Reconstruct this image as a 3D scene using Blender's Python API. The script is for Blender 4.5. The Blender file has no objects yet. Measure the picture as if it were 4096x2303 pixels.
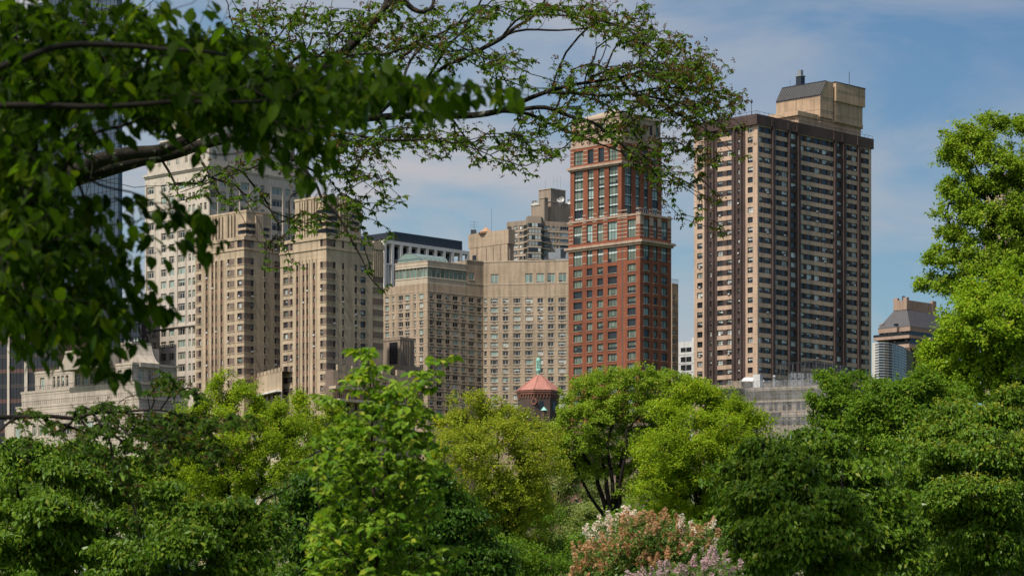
import bpy, math, random
import numpy as np
from mathutils import Matrix, Vector

F, HY, CX, CAMH = 10500.0, 2420.0, 2048.0, 1.7      # focal length and horizon measured in photo pixels
R = math.radians
sc = bpy.context.scene
COL = sc.collection
rnd = random.Random(7)

# ------------------------------------------------------------------ generic helpers
def pt(px, Y):                       # plan point seen at column px, Y metres ahead
    return ((px - CX) / F * Y, Y)
def zat(py, Y):
    return CAMH + (HY - py) / F * Y
def P3(px, py, Y):
    return np.array(((px - CX) / F * Y, Y, zat(py, Y)))
def along(P, e, px):                 # walk from plan point P along e until column px
    r = (px - CX) / F
    t = (r * P[1] - P[0]) / (e[0] - r * e[1])
    return (P[0] + t * e[0], P[1] + t * e[1])
TH = R(46.5)
ER = (math.cos(TH), math.sin(TH))
EL = (-math.sin(TH), math.cos(TH))
def add2(a, b, k=1.0): return (a[0] + b[0] * k, a[1] + b[1] * k)

def tag(o, label=None, cat=None, group=None, kind=None):
    if label: o['label'] = label
    if cat: o['category'] = cat
    if group: o['group'] = group
    if kind: o['kind'] = kind
    return o

def empty(name, loc, label, cat, group=None):
    o = bpy.data.objects.new(name, None)
    COL.objects.link(o)
    o.location = loc
    o.empty_display_size = 1.0
    return tag(o, label, cat, group)

# ------------------------------------------------------------------ materials
MATS = {}
def newmat(name):
    m = bpy.data.materials.new(name)
    m.use_nodes = True
    nt = m.node_tree
    nt.nodes.clear()
    out = nt.nodes.new('ShaderNodeOutputMaterial')
    MATS[name] = m
    return m, nt, out
def N(nt, t, **kw):
    n = nt.nodes.new(t)
    for k, v in kw.items():
        if k.startswith('i_'):
            key = k[2:].replace('_', ' ')
            n.inputs[key].default_value = v
        else:
            setattr(n, k, v)
    return n
def ramp(nt, stops, fac):
    r = nt.nodes.new('ShaderNodeValToRGB')
    while len(r.color_ramp.elements) < len(stops): r.color_ramp.elements.new(.5)
    for e, (p, c) in zip(r.color_ramp.elements, stops):
        e.position = p
        e.color = (*c, 1) if len(c) == 3 else c
    nt.links.new(fac, r.inputs[0])
    return r
def mixc(nt, a, b, fac, mode='MIX'):
    n = nt.nodes.new('ShaderNodeMix'); n.data_type = 'RGBA'; n.blend_type = mode
    for sock, v in ((n.inputs[6], a), (n.inputs[7], b), (n.inputs[0], fac)):
        if isinstance(v, (tuple, list)): sock.default_value = (*v, 1)
        elif isinstance(v, (int, float)): sock.default_value = v
        else: nt.links.new(v, sock)
    return n.outputs[2]

def wall_mat(name, c, var=.14, stain=.25, rough=.9, brick=None, scale=1.0):
    """masonry: base colour, blotchy weathering, faint vertical rain streaks, optional brick courses"""
    m, nt, out = newmat(name)
    L = nt.links.new
    tc = N(nt, 'ShaderNodeTexCoord')
    n1 = N(nt, 'ShaderNodeTexNoise', i_Scale=.09 * scale, i_Detail=5.0, i_Roughness=.65)
    L(tc.outputs['Object'], n1.inputs['Vector'])
    mp = N(nt, 'ShaderNodeMapping'); mp.inputs['Scale'].default_value = (.9, .9, .05)
    L(tc.outputs['Object'], mp.inputs[0])
    n2 = N(nt, 'ShaderNodeTexNoise', i_Scale=1.0 * scale, i_Detail=4.0, i_Roughness=.6)
    L(mp.outputs[0], n2.inputs['Vector'])
    n3 = N(nt, 'ShaderNodeTexNoise', i_Scale=1.7, i_Detail=3.0, i_Roughness=.7)
    L(tc.outputs['Object'], n3.inputs['Vector'])
    d = tuple(x * (1 - var * 1.6) for x in c)
    h = tuple(min(1, x * (1 + var)) for x in c)
    base = ramp(nt, [(.3, d), (.5, c), (.72, h)], n1.outputs[0]).outputs[0]
    if brick:
        b = N(nt, 'ShaderNodeTexBrick', i_Scale=1.0)
        b.inputs['Color1'].default_value = (1, 1, 1, 1); b.inputs['Color2'].default_value = (.78, .78, .8, 1)
        b.inputs['Mortar'].default_value = (*brick, 1)
        b.inputs['Brick Width'].default_value = .45; b.inputs['Row Height'].default_value = .15
        b.inputs['Mortar Size'].default_value = .012
        sp = N(nt, 'ShaderNodeSeparateXYZ'); L(tc.outputs['Object'], sp.inputs[0])
        ad = N(nt, 'ShaderNodeMath', operation='ADD'); L(sp.outputs[0], ad.inputs[0]); L(sp.outputs[1], ad.inputs[1])
        cb = N(nt, 'ShaderNodeCombineXYZ'); L(ad.outputs[0], cb.inputs[0]); L(sp.outputs[2], cb.inputs[1])
        L(cb.outputs[0], b.inputs['Vector'])
        base = mixc(nt, base, b.outputs[0], .8, 'MULTIPLY')
    st = ramp(nt, [(.36, (1 - stain,) * 3), (.56, (1, 1, 1))], n2.outputs[0]).outputs[0]
    base = mixc(nt, base, st, 1.0, 'MULTIPLY')
    gr = ramp(nt, [(.3, (.9, .9, .9)), (.7, (1.06, 1.06, 1.06))], n3.outputs[0]).outputs[0]
    base = mixc(nt, base, gr, 1.0, 'MULTIPLY')
    bs = N(nt, 'ShaderNodeBsdfPrincipled', i_Roughness=rough)
    bs.inputs['Specular IOR Level'].default_value = .25
    L(base, bs.inputs['Base Color'])
    L(bs.outputs[0], out.inputs[0])
    return m

def plain_mat(name, c, rough=.5, metal=0.0, spec=.5, var=.08, nscale=.8):
    m, nt, out = newmat(name)
    tc = N(nt, 'ShaderNodeTexCoord')
    n1 = N(nt, 'ShaderNodeTexNoise', i_Scale=nscale, i_Detail=3.0)
    nt.links.new(tc.outputs['Object'], n1.inputs['Vector'])
    base = ramp(nt, [(.3, tuple(x * (1 - var) for x in c)), (.7, tuple(min(1, x * (1 + var)) for x in c))], n1.outputs[0])
    bs = N(nt, 'ShaderNodeBsdfPrincipled', i_Roughness=rough, i_Metallic=metal)
    bs.inputs['Specular IOR Level'].default_value = spec
    nt.links.new(base.outputs[0], bs.inputs['Base Color'])
    nt.links.new(bs.outputs[0], out.inputs[0])
    return m

def glass_mat(name, c, rough=.04, spec=.6, wav=.02):
    """window pane: what stands behind it in colour, a clear reflective surface with slightly uneven panes"""
    m, nt, out = newmat(name)
    L = nt.links.new
    geo = N(nt, 'ShaderNodeNewGeometry')
    tc = N(nt, 'ShaderNodeTexCoord')
    oi = N(nt, 'ShaderNodeObjectInfo')
    ad = N(nt, 'ShaderNodeMath', operation='ADD'); L(geo.outputs['Random Per Island'], ad.inputs[0]); L(oi.outputs['Random'], ad.inputs[1])
    fr = N(nt, 'ShaderNodeMath', operation='FRACT'); L(ad.outputs[0], fr.inputs[0])
    base = ramp(nt, [(0, tuple(x * .65 for x in c)), (.5, c), (1, tuple(min(1, x * 1.35) for x in c))], fr.outputs[0]).outputs[0]
    n1 = N(nt, 'ShaderNodeTexNoise', i_Scale=.5, i_Detail=1.0)
    L(tc.outputs['Object'], n1.inputs['Vector'])
    bp = N(nt, 'ShaderNodeBump', i_Strength=wav * 4, i_Distance=.3); L(n1.outputs[0], bp.inputs['Height'])
    bs = N(nt, 'ShaderNodeBsdfPrincipled', i_Roughness=rough)
    bs.inputs['Specular IOR Level'].default_value = spec
    L(base, bs.inputs['Base Color']); L(bp.outputs[0], bs.inputs['Normal'])
    L(bs.outputs[0], out.inputs[0])
    return m

def leaf_mat(name, c, c2, trans=.45, gloss=.12, rough=.45, nscale=.35, sat2=None):
    """leaf blades: two-tone per leaf, translucent, lightly glossy"""
    m, nt, out = newmat(name)
    L = nt.links.new
    geo = N(nt, 'ShaderNodeNewGeometry')
    tc = N(nt, 'ShaderNodeTexCoord')
    n1 = N(nt, 'ShaderNodeTexNoise', i_Scale=nscale, i_Detail=2.0)
    L(tc.outputs['Object'], n1.inputs['Vector'])
    a = mixc(nt, c, c2, geo.outputs['Random Per Island'])
    rm = N(nt, 'ShaderNodeMath', operation='MULTIPLY'); L(geo.outputs['Random Per Island'], rm.inputs[0]); rm.inputs[1].default_value = 17.31
    rf = N(nt, 'ShaderNodeMath', operation='FRACT'); L(rm.outputs[0], rf.inputs[0])
    k_ = ramp(nt, [(.90, (0, 0, 0)), (.93, (1, 1, 1))], rf.outputs[0]).outputs[0]
    a = mixc(nt, a, (c2[0] * 1.35, c2[1] * 1.0, c2[2] * 1.2), k_)
    v = ramp(nt, [(.3, (.72, .78, .7)), (.7, (1.2, 1.15, 1.1))], n1.outputs[0]).outputs[0]
    a = mixc(nt, a, v, 1.0, 'MULTIPLY')
    df = N(nt, 'ShaderNodeBsdfDiffuse', i_Roughness=.5); L(a, df.inputs[0])
    tr = N(nt, 'ShaderNodeBsdfTranslucent')
    t2 = mixc(nt, a, (1.15, 1.18, .5), 1.0, 'MULTIPLY'); L(t2, tr.inputs[0])
    m1 = N(nt, 'ShaderNodeMixShader'); m1.inputs[0].default_value = trans
    L(df.outputs[0], m1.inputs[1]); L(tr.outputs[0], m1.inputs[2])
    gl = N(nt, 'ShaderNodeBsdfGlossy', i_Roughness=rough); gl.inputs[0].default_value = (.9, .95, .9, 1)
    lw = N(nt, 'ShaderNodeLayerWeight', i_Blend=.25)
    mm = N(nt, 'ShaderNodeMath', operation='MULTIPLY'); L(lw.outputs['Fresnel'], mm.inputs[0]); mm.inputs[1].default_value = gloss * 4
    m2 = N(nt, 'ShaderNodeMixShader'); L(mm.outputs[0], m2.inputs[0])
    L(m1.outputs[0], m2.inputs[1]); L(gl.outputs[0], m2.inputs[2])
    L(m2.outputs[0], out.inputs[0])
    return m

def bark_mat(name, c, c2, lichen=None, scale=6.0):
    m, nt, out = newmat(name)
    L = nt.links.new
    tc = N(nt, 'ShaderNodeTexCoord')
    mp = N(nt, 'ShaderNodeMapping'); mp.inputs['Scale'].default_value = (1, 1, .3)
    L(tc.outputs['Object'], mp.inputs[0])
    n1 = N(nt, 'ShaderNodeTexNoise', i_Scale=scale, i_Detail=6.0, i_Roughness=.7)
    L(mp.outputs[0], n1.inputs['Vector'])
    base = ramp(nt, [(.35, c), (.65, c2)], n1.outputs[0]).outputs[0]
    if lichen:
        n2 = N(nt, 'ShaderNodeTexNoise', i_Scale=scale * 1.3, i_Detail=3.0); L(tc.outputs['Object'], n2.inputs['Vector'])
        k = ramp(nt, [(.6, (0, 0, 0)), (.66, (1, 1, 1))], n2.outputs[0]).outputs[0]
        base = mixc(nt, base, lichen, k)
    bp = N(nt, 'ShaderNodeBump', i_Strength=.8, i_Distance=.03); L(n1.outputs[0], bp.inputs['Height'])
    bs = N(nt, 'ShaderNodeBsdfPrincipled', i_Roughness=.9); bs.inputs['Specular IOR Level'].default_value = .2
    L(base, bs.inputs['Base Color']); L(bp.outputs[0], bs.inputs['Normal'])
    L(bs.outputs[0], out.inputs[0])
    return m

# ------------------------------------------------------------------ mesh builder
class MB:
    def __init__(s):
        s.v, s.f, s.m, s.mats = [], [], [], []
    def mi(s, mat):
        if mat not in s.mats: s.mats.append(mat)
        return s.mats.index(mat)
    def poly(s, pts, mat):
        k = len(s.v)
        s.v.extend(tuple(p) for p in pts)
        s.f.append(tuple(range(k, k + len(pts)))); s.m.append(s.mi(mat))
    def add(s, verts, faces, mats):
        k = len(s.v)
        s.v.extend(verts)
        for f, mt in zip(faces, mats):
            s.f.append(tuple(i + k for i in f)); s.m.append(s.mi(mt))
    def prism(s, plan, z0, z1, mat, top=None, bottom=False, z1s=None):
        """plan: counter-clockwise seen from above; z1s: own top height per corner"""
        n = len(plan)
        zt = z1s or [z1] * n
        for i in range(n):
            a, b = plan[i], plan[(i + 1) % n]
            s.poly([(a[0], a[1], z0), (b[0], b[1], z0), (b[0], b[1], zt[(i + 1) % n]), (a[0], a[1], zt[i])], mat)
        s.poly([(p[0], p[1], z) for p, z in zip(plan, zt)], top or mat)
        if bottom: s.poly([(p[0], p[1], z0) for p in reversed(plan)], mat)
    def frus(s, p0, p1, z0, z1, mat, top=None):
        n = len(p0)
        for i in range(n):
            j = (i + 1) % n
            s.poly([(*p0[i], z0), (*p0[j], z0), (*p1[j], z1), (*p1[i], z1)], mat)
        s.poly([(*p, z1) for p in p1], top or mat)
    def bar(s, a, b, r, mat, n=4):
        a, b = np.array(a, float), np.array(b, float)
        t = b - a; t /= np.linalg.norm(t) + 1e-9
        u = np.cross(t, (0, 0, 1)) if abs(t[2]) < .9 else np.cross(t, (1, 0, 0))
        u /= np.linalg.norm(u); w = np.cross(t, u)
        ra = [a + r * (math.cos(q) * u + math.sin(q) * w) for q in [2 * math.pi * (i + .5) / n for i in range(n)]]
        rb = [p + (b - a) for p in ra]
        for i in range(n):
            j = (i + 1) % n
            s.poly([ra[i], ra[j], rb[j], rb[i]], mat)
        s.poly(list(reversed(ra)), mat); s.poly(rb, mat)
    def lathe(s, cx, cy, prof, mat, n=12, rot=0.0):
        rings = [[(cx + r * math.cos(rot + 2 * math.pi * i / n), cy + r * math.sin(rot + 2 * math.pi * i / n), z) for i in range(n)] for r, z in prof]
        for a, b in zip(rings, rings[1:]):
            for i in range(n):
                j = (i + 1) % n
                s.poly([a[i], a[j], b[j], b[i]], mat)
        s.poly(rings[-1], mat); s.poly(list(reversed(rings[0])), mat)
    def build(s, name, parent=None, off=(0, 0, 0)):
        me = bpy.data.meshes.new(name)
        v = [(a - off[0], b - off[1], c - off[2]) for a, b, c in s.v]
        me.from_pydata(v, [], s.f)
        for mt in s.mats: me.materials.append(MATS[mt])
        me.polygons.foreach_set('material_index', s.m)
        me.update()
        o = bpy.data.objects.new(name, me)
        COL.objects.link(o)
        if parent: o.parent = parent
        return o

def rect(A, B, depth):               # plan rectangle: front edge A->B (left to right), going back by depth
    d = np.array(B) - np.array(A); d = d / np.linalg.norm(d)
    n = np.array((-d[1], d[0])) * depth
    return [tuple(A), tuple(B), tuple(np.array(B) + n), tuple(np.array(A) + n)]

class Face:
    """vertical facade from plan point A (left) to B (right), seen from the outside"""
    def __init__(s, A, B):
        s.A, s.B = np.array(A, float), np.array(B, float)
        s.L = float(np.linalg.norm(s.B - s.A)); s.d = (s.B - s.A) / s.L
        s.n = np.array((s.d[1], -s.d[0]))
    def u(s, px):
        r = (px - CX) / F
        return float((r * s.A[1] - s.A[0]) / (s.d[0] - r * s.d[1]))
    def Y(s, u): return s.A[1] + s.d[1] * u
    def z(s, px, py): return zat(py, s.Y(s.u(px)))
    def p(s, u, z, out=0.0):
        q = s.A + s.d * u + s.n * out
        return (float(q[0]), float(q[1]), z)
    def quad(s, mb, u0, u1, z0, z1, mat, out=0.0):
        mb.poly([s.p(u0, z0, out), s.p(u1, z0, out), s.p(u1, z1, out), s.p(u0, z1, out)], mat)
    def box(s, mb, u0, u1, z0, z1, out, mat, back=-.05):
        """box standing proud of the face"""
        c = [s.p(u0, 0, back), s.p(u0, 0, out), s.p(u1, 0, out), s.p(u1, 0, back)]
        plan = [c[1][:2], c[2][:2], c[3][:2], c[0][:2]]
        mb.prism(plan, z0, z1, mat, bottom=True)

# ------------------------------------------------------------------ windows
WVAR = {}
def winbox(v, f, m, x0, x1, z0, z1, y0, y1, mat):
    k = len(v)
    v += [(x0, y0, z0), (x1, y0, z0), (x1, y0, z1), (x0, y0, z1), (x0, y1, z0), (x1, y1, z0), (x1, y1, z1), (x0, y1, z1)]
    for q in ((0, 1, 2, 3), (1, 5, 6, 2), (4, 0, 3, 7), (3, 2, 6, 7), (4, 5, 1, 0)):
        f.append(tuple(i + k for i in q)); m.append(mat)
def win_geo(w, h, st, var):
    """frame, bars, panes (with a blind or curtain part way down), sill; local x along wall, y inward, z up"""
    key = (round(w, 2), round(h, 2), st['id'], var)
    if key in WVAR: return WVAR[key]
    v, f, m = [], [], []
    fr, t = st['frame'], st.get('t', .09)
    winbox(v, f, m, 0, t, 0, h, -.05, .08, fr); winbox(v, f, m, w - t, w, 0, h, -.05, .08, fr)
    winbox(v, f, m, t, w - t, 0, t, -.05, .08, fr); winbox(v, f, m, t, w - t, h - t, h, -.05, .08, fr)
    xs = [t] + [w * q for q in st.get('mull', [])] + [w - t]
    b = st.get('bar', .07)
    for q in xs[1:-1]: winbox(v, f, m, q - b / 2, q + b / 2, t, h - t, -.04, .06, fr)
    zs = [t] + [h * q for q in st.get('trans', [])] + [h - t]
    for q in zs[1:-1]: winbox(v, f, m, t, w - t, q - b / 2, q + b / 2, -.045, .06, fr)
    rr = random.Random(sum(i * ord(c) for i, c in enumerate(str(key))))
    drop, bl = st['vars'][var][:2]
    if len(st['vars'][var]) > 2:       # air conditioner in the lower sash
        aw = min(w * .8, .75); ax = (w - aw) / 2
        winbox(v, f, m, ax, ax + aw, t, t + .45, -st.get('rec', .25) - .28, .0, 'metal_grey'); winbox(v, f, m, ax + .08, ax + aw - .08, t + .08, t + .37, -st.get('rec', .25) - .285, -.1, 'white_conc')
    for q in st.get('span', []):       # opaque spandrel band between two floors
        k = len(v); v += [(t, -.02, h * q[0]), (w - t, -.02, h * q[0]), (w - t, -.02, h * q[1]), (t, -.02, h * q[1])]
        f.append((k, k + 1, k + 2, k + 3)); m.append(q[2])
    for a, c in zip(xs, xs[1:]):
        dd = drop
        if dd > 0 and rr.random() < .25: dd = min(1, max(0, dd + rr.uniform(-.4, .3)))
        zc = t + (h - 2 * t) * (1 - dd)
        for z0, z1, mt in ((t, zc, st['glass']), (zc, h - t, bl)):
            if z1 - z0 < .03: continue
            k = len(v); v += [(a, 0, z0), (c, 0, z0), (c, 0, z1), (a, 0, z1)]
            f.append((k, k + 1, k + 2, k + 3)); m.append(mt)
    if st.get('sill'):
        winbox(v, f, m, -.12, w + .12, -.16, -.003, -st.get('rec', .25) - .12, .05, st['sill'])
    WVAR[key] = (v, f, m, {})
    return WVAR[key]

class Bld:
    def __init__(s, name, label, cat, base, group=None):
        s.base = (base[0], base[1], 0.0)
        s.root = empty(name, s.base, label, cat, group)
        s.wall = MB()
        s.wins = []
        s.parts = {}
        s.subs = {}
        s.rr = random.Random(sum(map(ord, label)))
    def part(s, name):
        return s.parts.setdefault(name, MB())
    def win(s, face, u0, u1, z0, z1, st, var=None):
        rec = st.get('rec', .25)
        w = s.wall
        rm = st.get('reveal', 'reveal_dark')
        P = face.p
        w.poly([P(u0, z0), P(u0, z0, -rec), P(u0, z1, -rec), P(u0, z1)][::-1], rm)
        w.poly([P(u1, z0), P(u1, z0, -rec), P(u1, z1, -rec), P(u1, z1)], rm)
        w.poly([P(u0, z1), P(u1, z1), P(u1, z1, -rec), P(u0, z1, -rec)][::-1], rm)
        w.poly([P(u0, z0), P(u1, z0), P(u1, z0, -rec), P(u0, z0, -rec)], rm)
        ws = st['w']
        if var is None: var = s.rr.choices(range(len(ws)), ws)[0]
        s.wins.append((face, u0, z0, round((u1 - u0) * 20) / 20, round((z1 - z0) * 20) / 20, u1 - u0, z1 - z0, st, var, rec))
    def strip(s, face, u0, u1, z0, z1, items, mat):
        """one vertical strip of wall; items: (za, zb, material name | window style [, variant])"""
        z = z0
        for it in sorted(items, key=lambda q: q[0]):
            za, zb, k = it[0], it[1], it[2]
            if zb <= z0 or za >= z1: continue
            za, zb = max(za, z0), min(zb, z1)
            if za > z + 1e-4: face.quad(s.wall, u0, u1, z, za, mat)
            if isinstance(k, str): face.quad(s.wall, u0, u1, za, zb, k)
            else: s.win(face, u0, u1, za, zb, k, it[3] if len(it) > 3 else None)
            z = zb
        if z < z1 - 1e-4: face.quad(s.wall, u0, u1, z, z1, mat)
    def facade(s, face, z0, z1, cols, mat):
        """cols: (u0, u1, items[, strip material]); the gaps between them are plain wall of `mat`"""
        u = 0.0
        for c in sorted(cols, key=lambda q: q[0]):
            a, b = max(c[0], 0), min(c[1], face.L)
            if b <= a + .01: continue
            if a > u + 1e-4: face.quad(s.wall, u, a, z0, z1, mat)
            s.strip(face, max(a, u), b, z0, z1, c[2], c[3] if len(c) > 3 else mat)
            u = b
        if u < face.L - 1e-4: face.quad(s.wall, u, face.L, z0, z1, mat)
    def finish(s, limit=100):
        o = s.wall.build('wall', s.root, s.base)
        built = {}
        for n, mb in s.parts.items():
            if mb.v: built[n] = mb.build(n.split('#')[0], s.root, s.base)
        for c_, p_ in s.subs.items():
            for n in built:
                if n.split('#')[0] == c_ and p_ in built: built[n].parent = built[p_]
        def area(w):
            face, u0, z0, _, _, ww, hh = w[:7]
            A, B = face.p(u0, z0), face.p(u0 + ww, z0 + hh)
            pxa, pxb = A[0] / A[1] * F, B[0] / B[1] * F
            h = hh / A[1] * F
            py = HY - (z0 - CAMH) / A[1] * F
            k = 1.0 if (-20 < py < 1480 and -2040 < pxa < 2040) else .2
            return -abs(pxb - pxa) * h * k
        ws = sorted(s.wins, key=area)
        rest = MB()
        for i, (face, u0, z0, wr, hr, ww, hh, st, var, rec) in enumerate(ws):
            v, f, m, cache = win_geo(wr, hr, st, var)
            q = face.p(u0, z0, -rec)
            sx, sz = ww / wr, hh / hr
            inn = -face.n
            if i < limit:
                if 'me' not in cache:
                    mb = MB(); mb.add(v, f, m)
                    me = bpy.data.meshes.new('window')
                    me.from_pydata(mb.v, [], mb.f)
                    for mt in mb.mats: me.materials.append(MATS[mt])
                    me.polygons.foreach_set('material_index', mb.m)
                    cache['me'] = me
                ob = bpy.data.objects.new('window', cache['me'])
                COL.objects.link(ob); ob.parent = s.root
                ob.matrix_local = Matrix(((face.d[0] * sx, inn[0], 0, q[0] - s.base[0]), (face.d[1] * sx, inn[1], 0, q[1] - s.base[1]),
                                          (0, 0, sz, q[2]), (0, 0, 0, 1)))
            else:
                vv = [(q[0] + a * sx * face.d[0] + b * inn[0], q[1] + a * sx * face.d[1] + b * inn[1], q[2] + c * sz) for a, b, c in v]
                rest.add(vv, f, m)
        if rest.v:
            ob = rest.build('window', s.root, s.base)
            ob['kind'] = 'stuff'

def corner(pxL, pxC, pxR, Y, eL=EL, eR=ER):
    C = pt(pxC, Y)
    return along(C, eL, pxL), C, along(C, eR, pxR)
def quad4(L, C, Rr):                 # counter-clockwise plan of a block from its three visible corners
    return [C, Rr, (L[0] + Rr[0] - C[0], L[1] + Rr[1] - C[1]), L]
def inset(plan, k):                  # push each corner towards (k>0) or away from the middle by k metres
    c = np.mean(np.array(plan), axis=0)
    out = []
    for p in plan:
        d = c - np.array(p); out.append(tuple(np.array(p) + d / np.linalg.norm(d) * k))
    return out
def backs(mb, L, C, Rr, z0, z1, side, roof):
    """the two hidden sides and the roof of a block"""
    D = (L[0] + Rr[0] - C[0], L[1] + Rr[1] - C[1])
    for a, b in ((Rr, D), (D, L)):
        mb.poly([(a[0], a[1], z0), (b[0], b[1], z0), (b[0], b[1], z1), (a[0], a[1], z1)], side)
    mb.poly([(*C, z1), (*Rr, z1), (*D, z1), (*L, z1)], roof)

# ================================================================== BUILDINGS
wall_mat('beige_conc', (.47, .335, .245), .12, .24)
wall_mat('brown_brick', (.085, .058, .052), .2, .22, brick=(.7, .7, .7))
wall_mat('penthouse_conc', (.43, .30, .20), .2, .26)
wall_mat('red_brick', (.245, .083, .045), .16, .2, brick=(.85, .8, .8))
wall_mat('pale_band', (.38, .275, .21), .14, .22)
wall_mat('tan_brick', (.41, .315, .222), .14, .28, brick=(.9, .9, .9))
wall_mat('pale_stone', (.46, .38, .29), .08, .15)
wall_mat('deco_brick', (.48, .375, .258), .15, .28, brick=(.92, .92, .92))
wall_mat('deco_brown', (.19, .14, .11), .12, .15, brick=(.85, .85, .85))
wall_mat('spandrel_red', (.15, .075, .055), .15, .2)
wall_mat('limestone', (.49, .43, .36), .09, .18)
wall_mat('old_limestone', (.42, .36, .295), .13, .25)
wall_mat('grey_brick', (.28, .22, .17), .10, .2)
wall_mat('white_conc', (.60, .57, .53), .06, .12)
wall_mat('white_panel', (.55, .55, .54), .08, .2)
wall_mat('pink_granite', (.33, .235, .18), .10, .15)
wall_mat('scaff_stone', (.36, .28, .195), .10, .2)
wall_mat('dark_brick', (.085, .06, .05), .2, .2, brick=(1.6, 1.5, 1.4))
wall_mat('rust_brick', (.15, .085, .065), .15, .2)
wall_mat('roof_felt', (.10, .095, .09), .2, .2)
plain_mat('tile_pink', (.34, .145, .11), .7, var=.15, nscale=1.5)
plain_mat('copper_green', (.22, .46, .38), .7, var=.18, nscale=2)
plain_mat('copper_brown', (.17, .065, .04), .5, var=.25, nscale=2)
plain_mat('copper_roof', (.33, .19, .11), .7, var=.15)
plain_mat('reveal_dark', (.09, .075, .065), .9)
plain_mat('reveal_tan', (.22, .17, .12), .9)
plain_mat('frame_dark', (.035, .030, .028), .5)
plain_mat('frame_brown', (.085, .042, .035), .5)
plain_mat('frame_green', (.022, .030, .032), .4)
plain_mat('frame_pale', (.42, .38, .32), .6)
plain_mat('frame_cream', (.50, .45, .36), .6)
plain_mat('frame_white', (.58, .56, .52), .6)
plain_mat('metal_dark', (.05, .05, .052), .45, .3)
plain_mat('metal_roof', (.075, .072, .07), .45, .4)
plain_mat('metal_grey', (.30, .31, .32), .4, .5)
plain_mat('black_panel', (.016, .020, .030), .35, var=.2)
plain_mat('slate', (.055, .052, .055), .6, var=.15)
plain_mat('tent_white', (.75, .74, .70), .7)
plain_mat('spandrel_white', (.45, .52, .49), .5)
plain_mat('grill', (.13, .105, .085), .7)
plain_mat('grass_green', (.05, .085, .02), .9, var=.35)
plain_mat('wood_brown', (.12, .075, .055), .7, var=.2)
plain_mat('asphalt', (.05, .05, .052), .9)
glass_mat('glass_dark', (.018, .022, .026))
glass_mat('glass_blue', (.03, .055, .085), spec=.8)
glass_mat('glass_teal', (.13, .20, .175), spec=.7)
glass_mat('glass_black', (.008, .010, .016), spec=.7, wav=.05)
glass_mat('glass_sky', (.05, .085, .13), .03, 1.0, wav=.06)
glass_mat('blind_pale', (.34, .36, .33), .12)
glass_mat('blind_green', (.125, .15, .115), .12)
glass_mat('blind_white', (.50, .52, .50), .15)
glass_mat('blind_teal', (.20, .28, .25), .12)

ZB = -2.0
def style(id, frame, vars, w, **kw):
    return dict(id=id, frame=frame, vars=vars, w=w, glass=kw.pop('glass', 'glass_dark'), **kw)
V_MIX = lambda a, b: [(0, a), (.35, a), (.6, b), (1, a), (1, b)]
S_BT = style('bt', 'frame_dark', [(0, 'blind_pale'), (0, 'blind_pale'), (.35, 'blind_pale'), (.55, 'blind_white'), (1, 'blind_pale'), (1, 'blind_white'), (0, 'blind_pale', 1), (.45, 'blind_white', 1)],
             [4, 3, 3.5, 2.5, 2.0, 1.2, .6, .5], mull=[.68], trans=[], rec=.3, t=.10)
S_BTS = dict(S_BT, id='bts', mull=[.5], trans=[.5])
S_BTB = dict(S_BT, id='btb', glass='glass_blue', w=[5, 3, 3, 1.5, 1, .7, .5, .4])
S_BTN = dict(S_BT, id='btn', mull=[], trans=[.5])
S_RED = style('red', 'frame_green', [(0, 'blind_green'), (1, 'blind_green'), (1, 'blind_green'), (.6, 'blind_green'), (1, 'blind_teal')], [2.5, 5, 3, 1, 1],
              mull=[.3, .7], rec=.3, t=.12, bar=.11)
S_REDN = dict(S_RED, id='redn', mull=[.5])
S_RED2 = dict(S_RED, id='red2', mull=[.3, .7], trans=[.46, .6], span=[(.47, .59, 'spandrel_white')])
S_REDT = dict(S_RED, id='redt', mull=[.3, .7], trans=[.24], span=[(.02, .22, 'spandrel_white')])
S_REDTN = dict(S_REDT, id='redtn', mull=[.5])
S_HOT = style('hot', 'frame_pale', [(0, 'blind_pale'), (0, 'blind_teal'), (.5, 'blind_pale'), (.75, 'blind_pale'), (1, 'blind_teal'), (1, 'blind_pale')],
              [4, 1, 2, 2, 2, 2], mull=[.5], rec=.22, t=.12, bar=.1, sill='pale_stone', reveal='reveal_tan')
S_HOT3 = dict(S_HOT, id='hot3', mull=[.25, .75])
S_HOTN = dict(S_HOT, id='hotn', mull=[], trans=[.5])
S_HOTX = dict(S_HOT, id='hotx', mull=[.5], trans=[.82], vars=[(.9, 'blind_teal'), (1, 'glass_teal')], w=[1, 2], frame='frame_cream')
S_PEN = style('pen', 'frame_cream', [(0, 'glass_teal'), (.5, 'blind_teal')], [5, 2], glass='glass_teal', trans=[.83], rec=.3, t=.1)
S_DEC = style('dec', 'frame_brown', [(0, 'blind_pale'), (.4, 'blind_pale'), (.6, 'blind_teal'), (1, 'blind_pale'), (1, 'blind_green'), (0, 'blind_pale', 1)], [4, 2, 1.5, 1.5, 1, .7],
              mull=[.5], trans=[.82], rec=.3, t=.13, bar=.1)
S_DEC3 = dict(S_DEC, id='dec3', mull=[.25, .75])
S_LIM = style('lim', 'frame_cream', [(0, 'blind_teal'), (.45, 'blind_teal'), (1, 'blind_teal'), (1, 'blind_green')], [5, 2, 3, 1],
              mull=[.3, .7], trans=[.72], rec=.3, t=.14, bar=.12, reveal='reveal_tan')
S_LIMN = dict(S_LIM, id='limn', mull=[], trans=[.72])
S_LIMB = dict(S_LIM, id='limb', mull=[.18, .5, .82], trans=[.8])
S_GRY = style('gry', 'frame_pale', [(0, 'blind_pale'), (.5, 'blind_pale'), (1, 'blind_white'), (1, 'blind_pale')], [2.5, 2, 3, 2], mull=[.5], rec=.25, t=.1)
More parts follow.
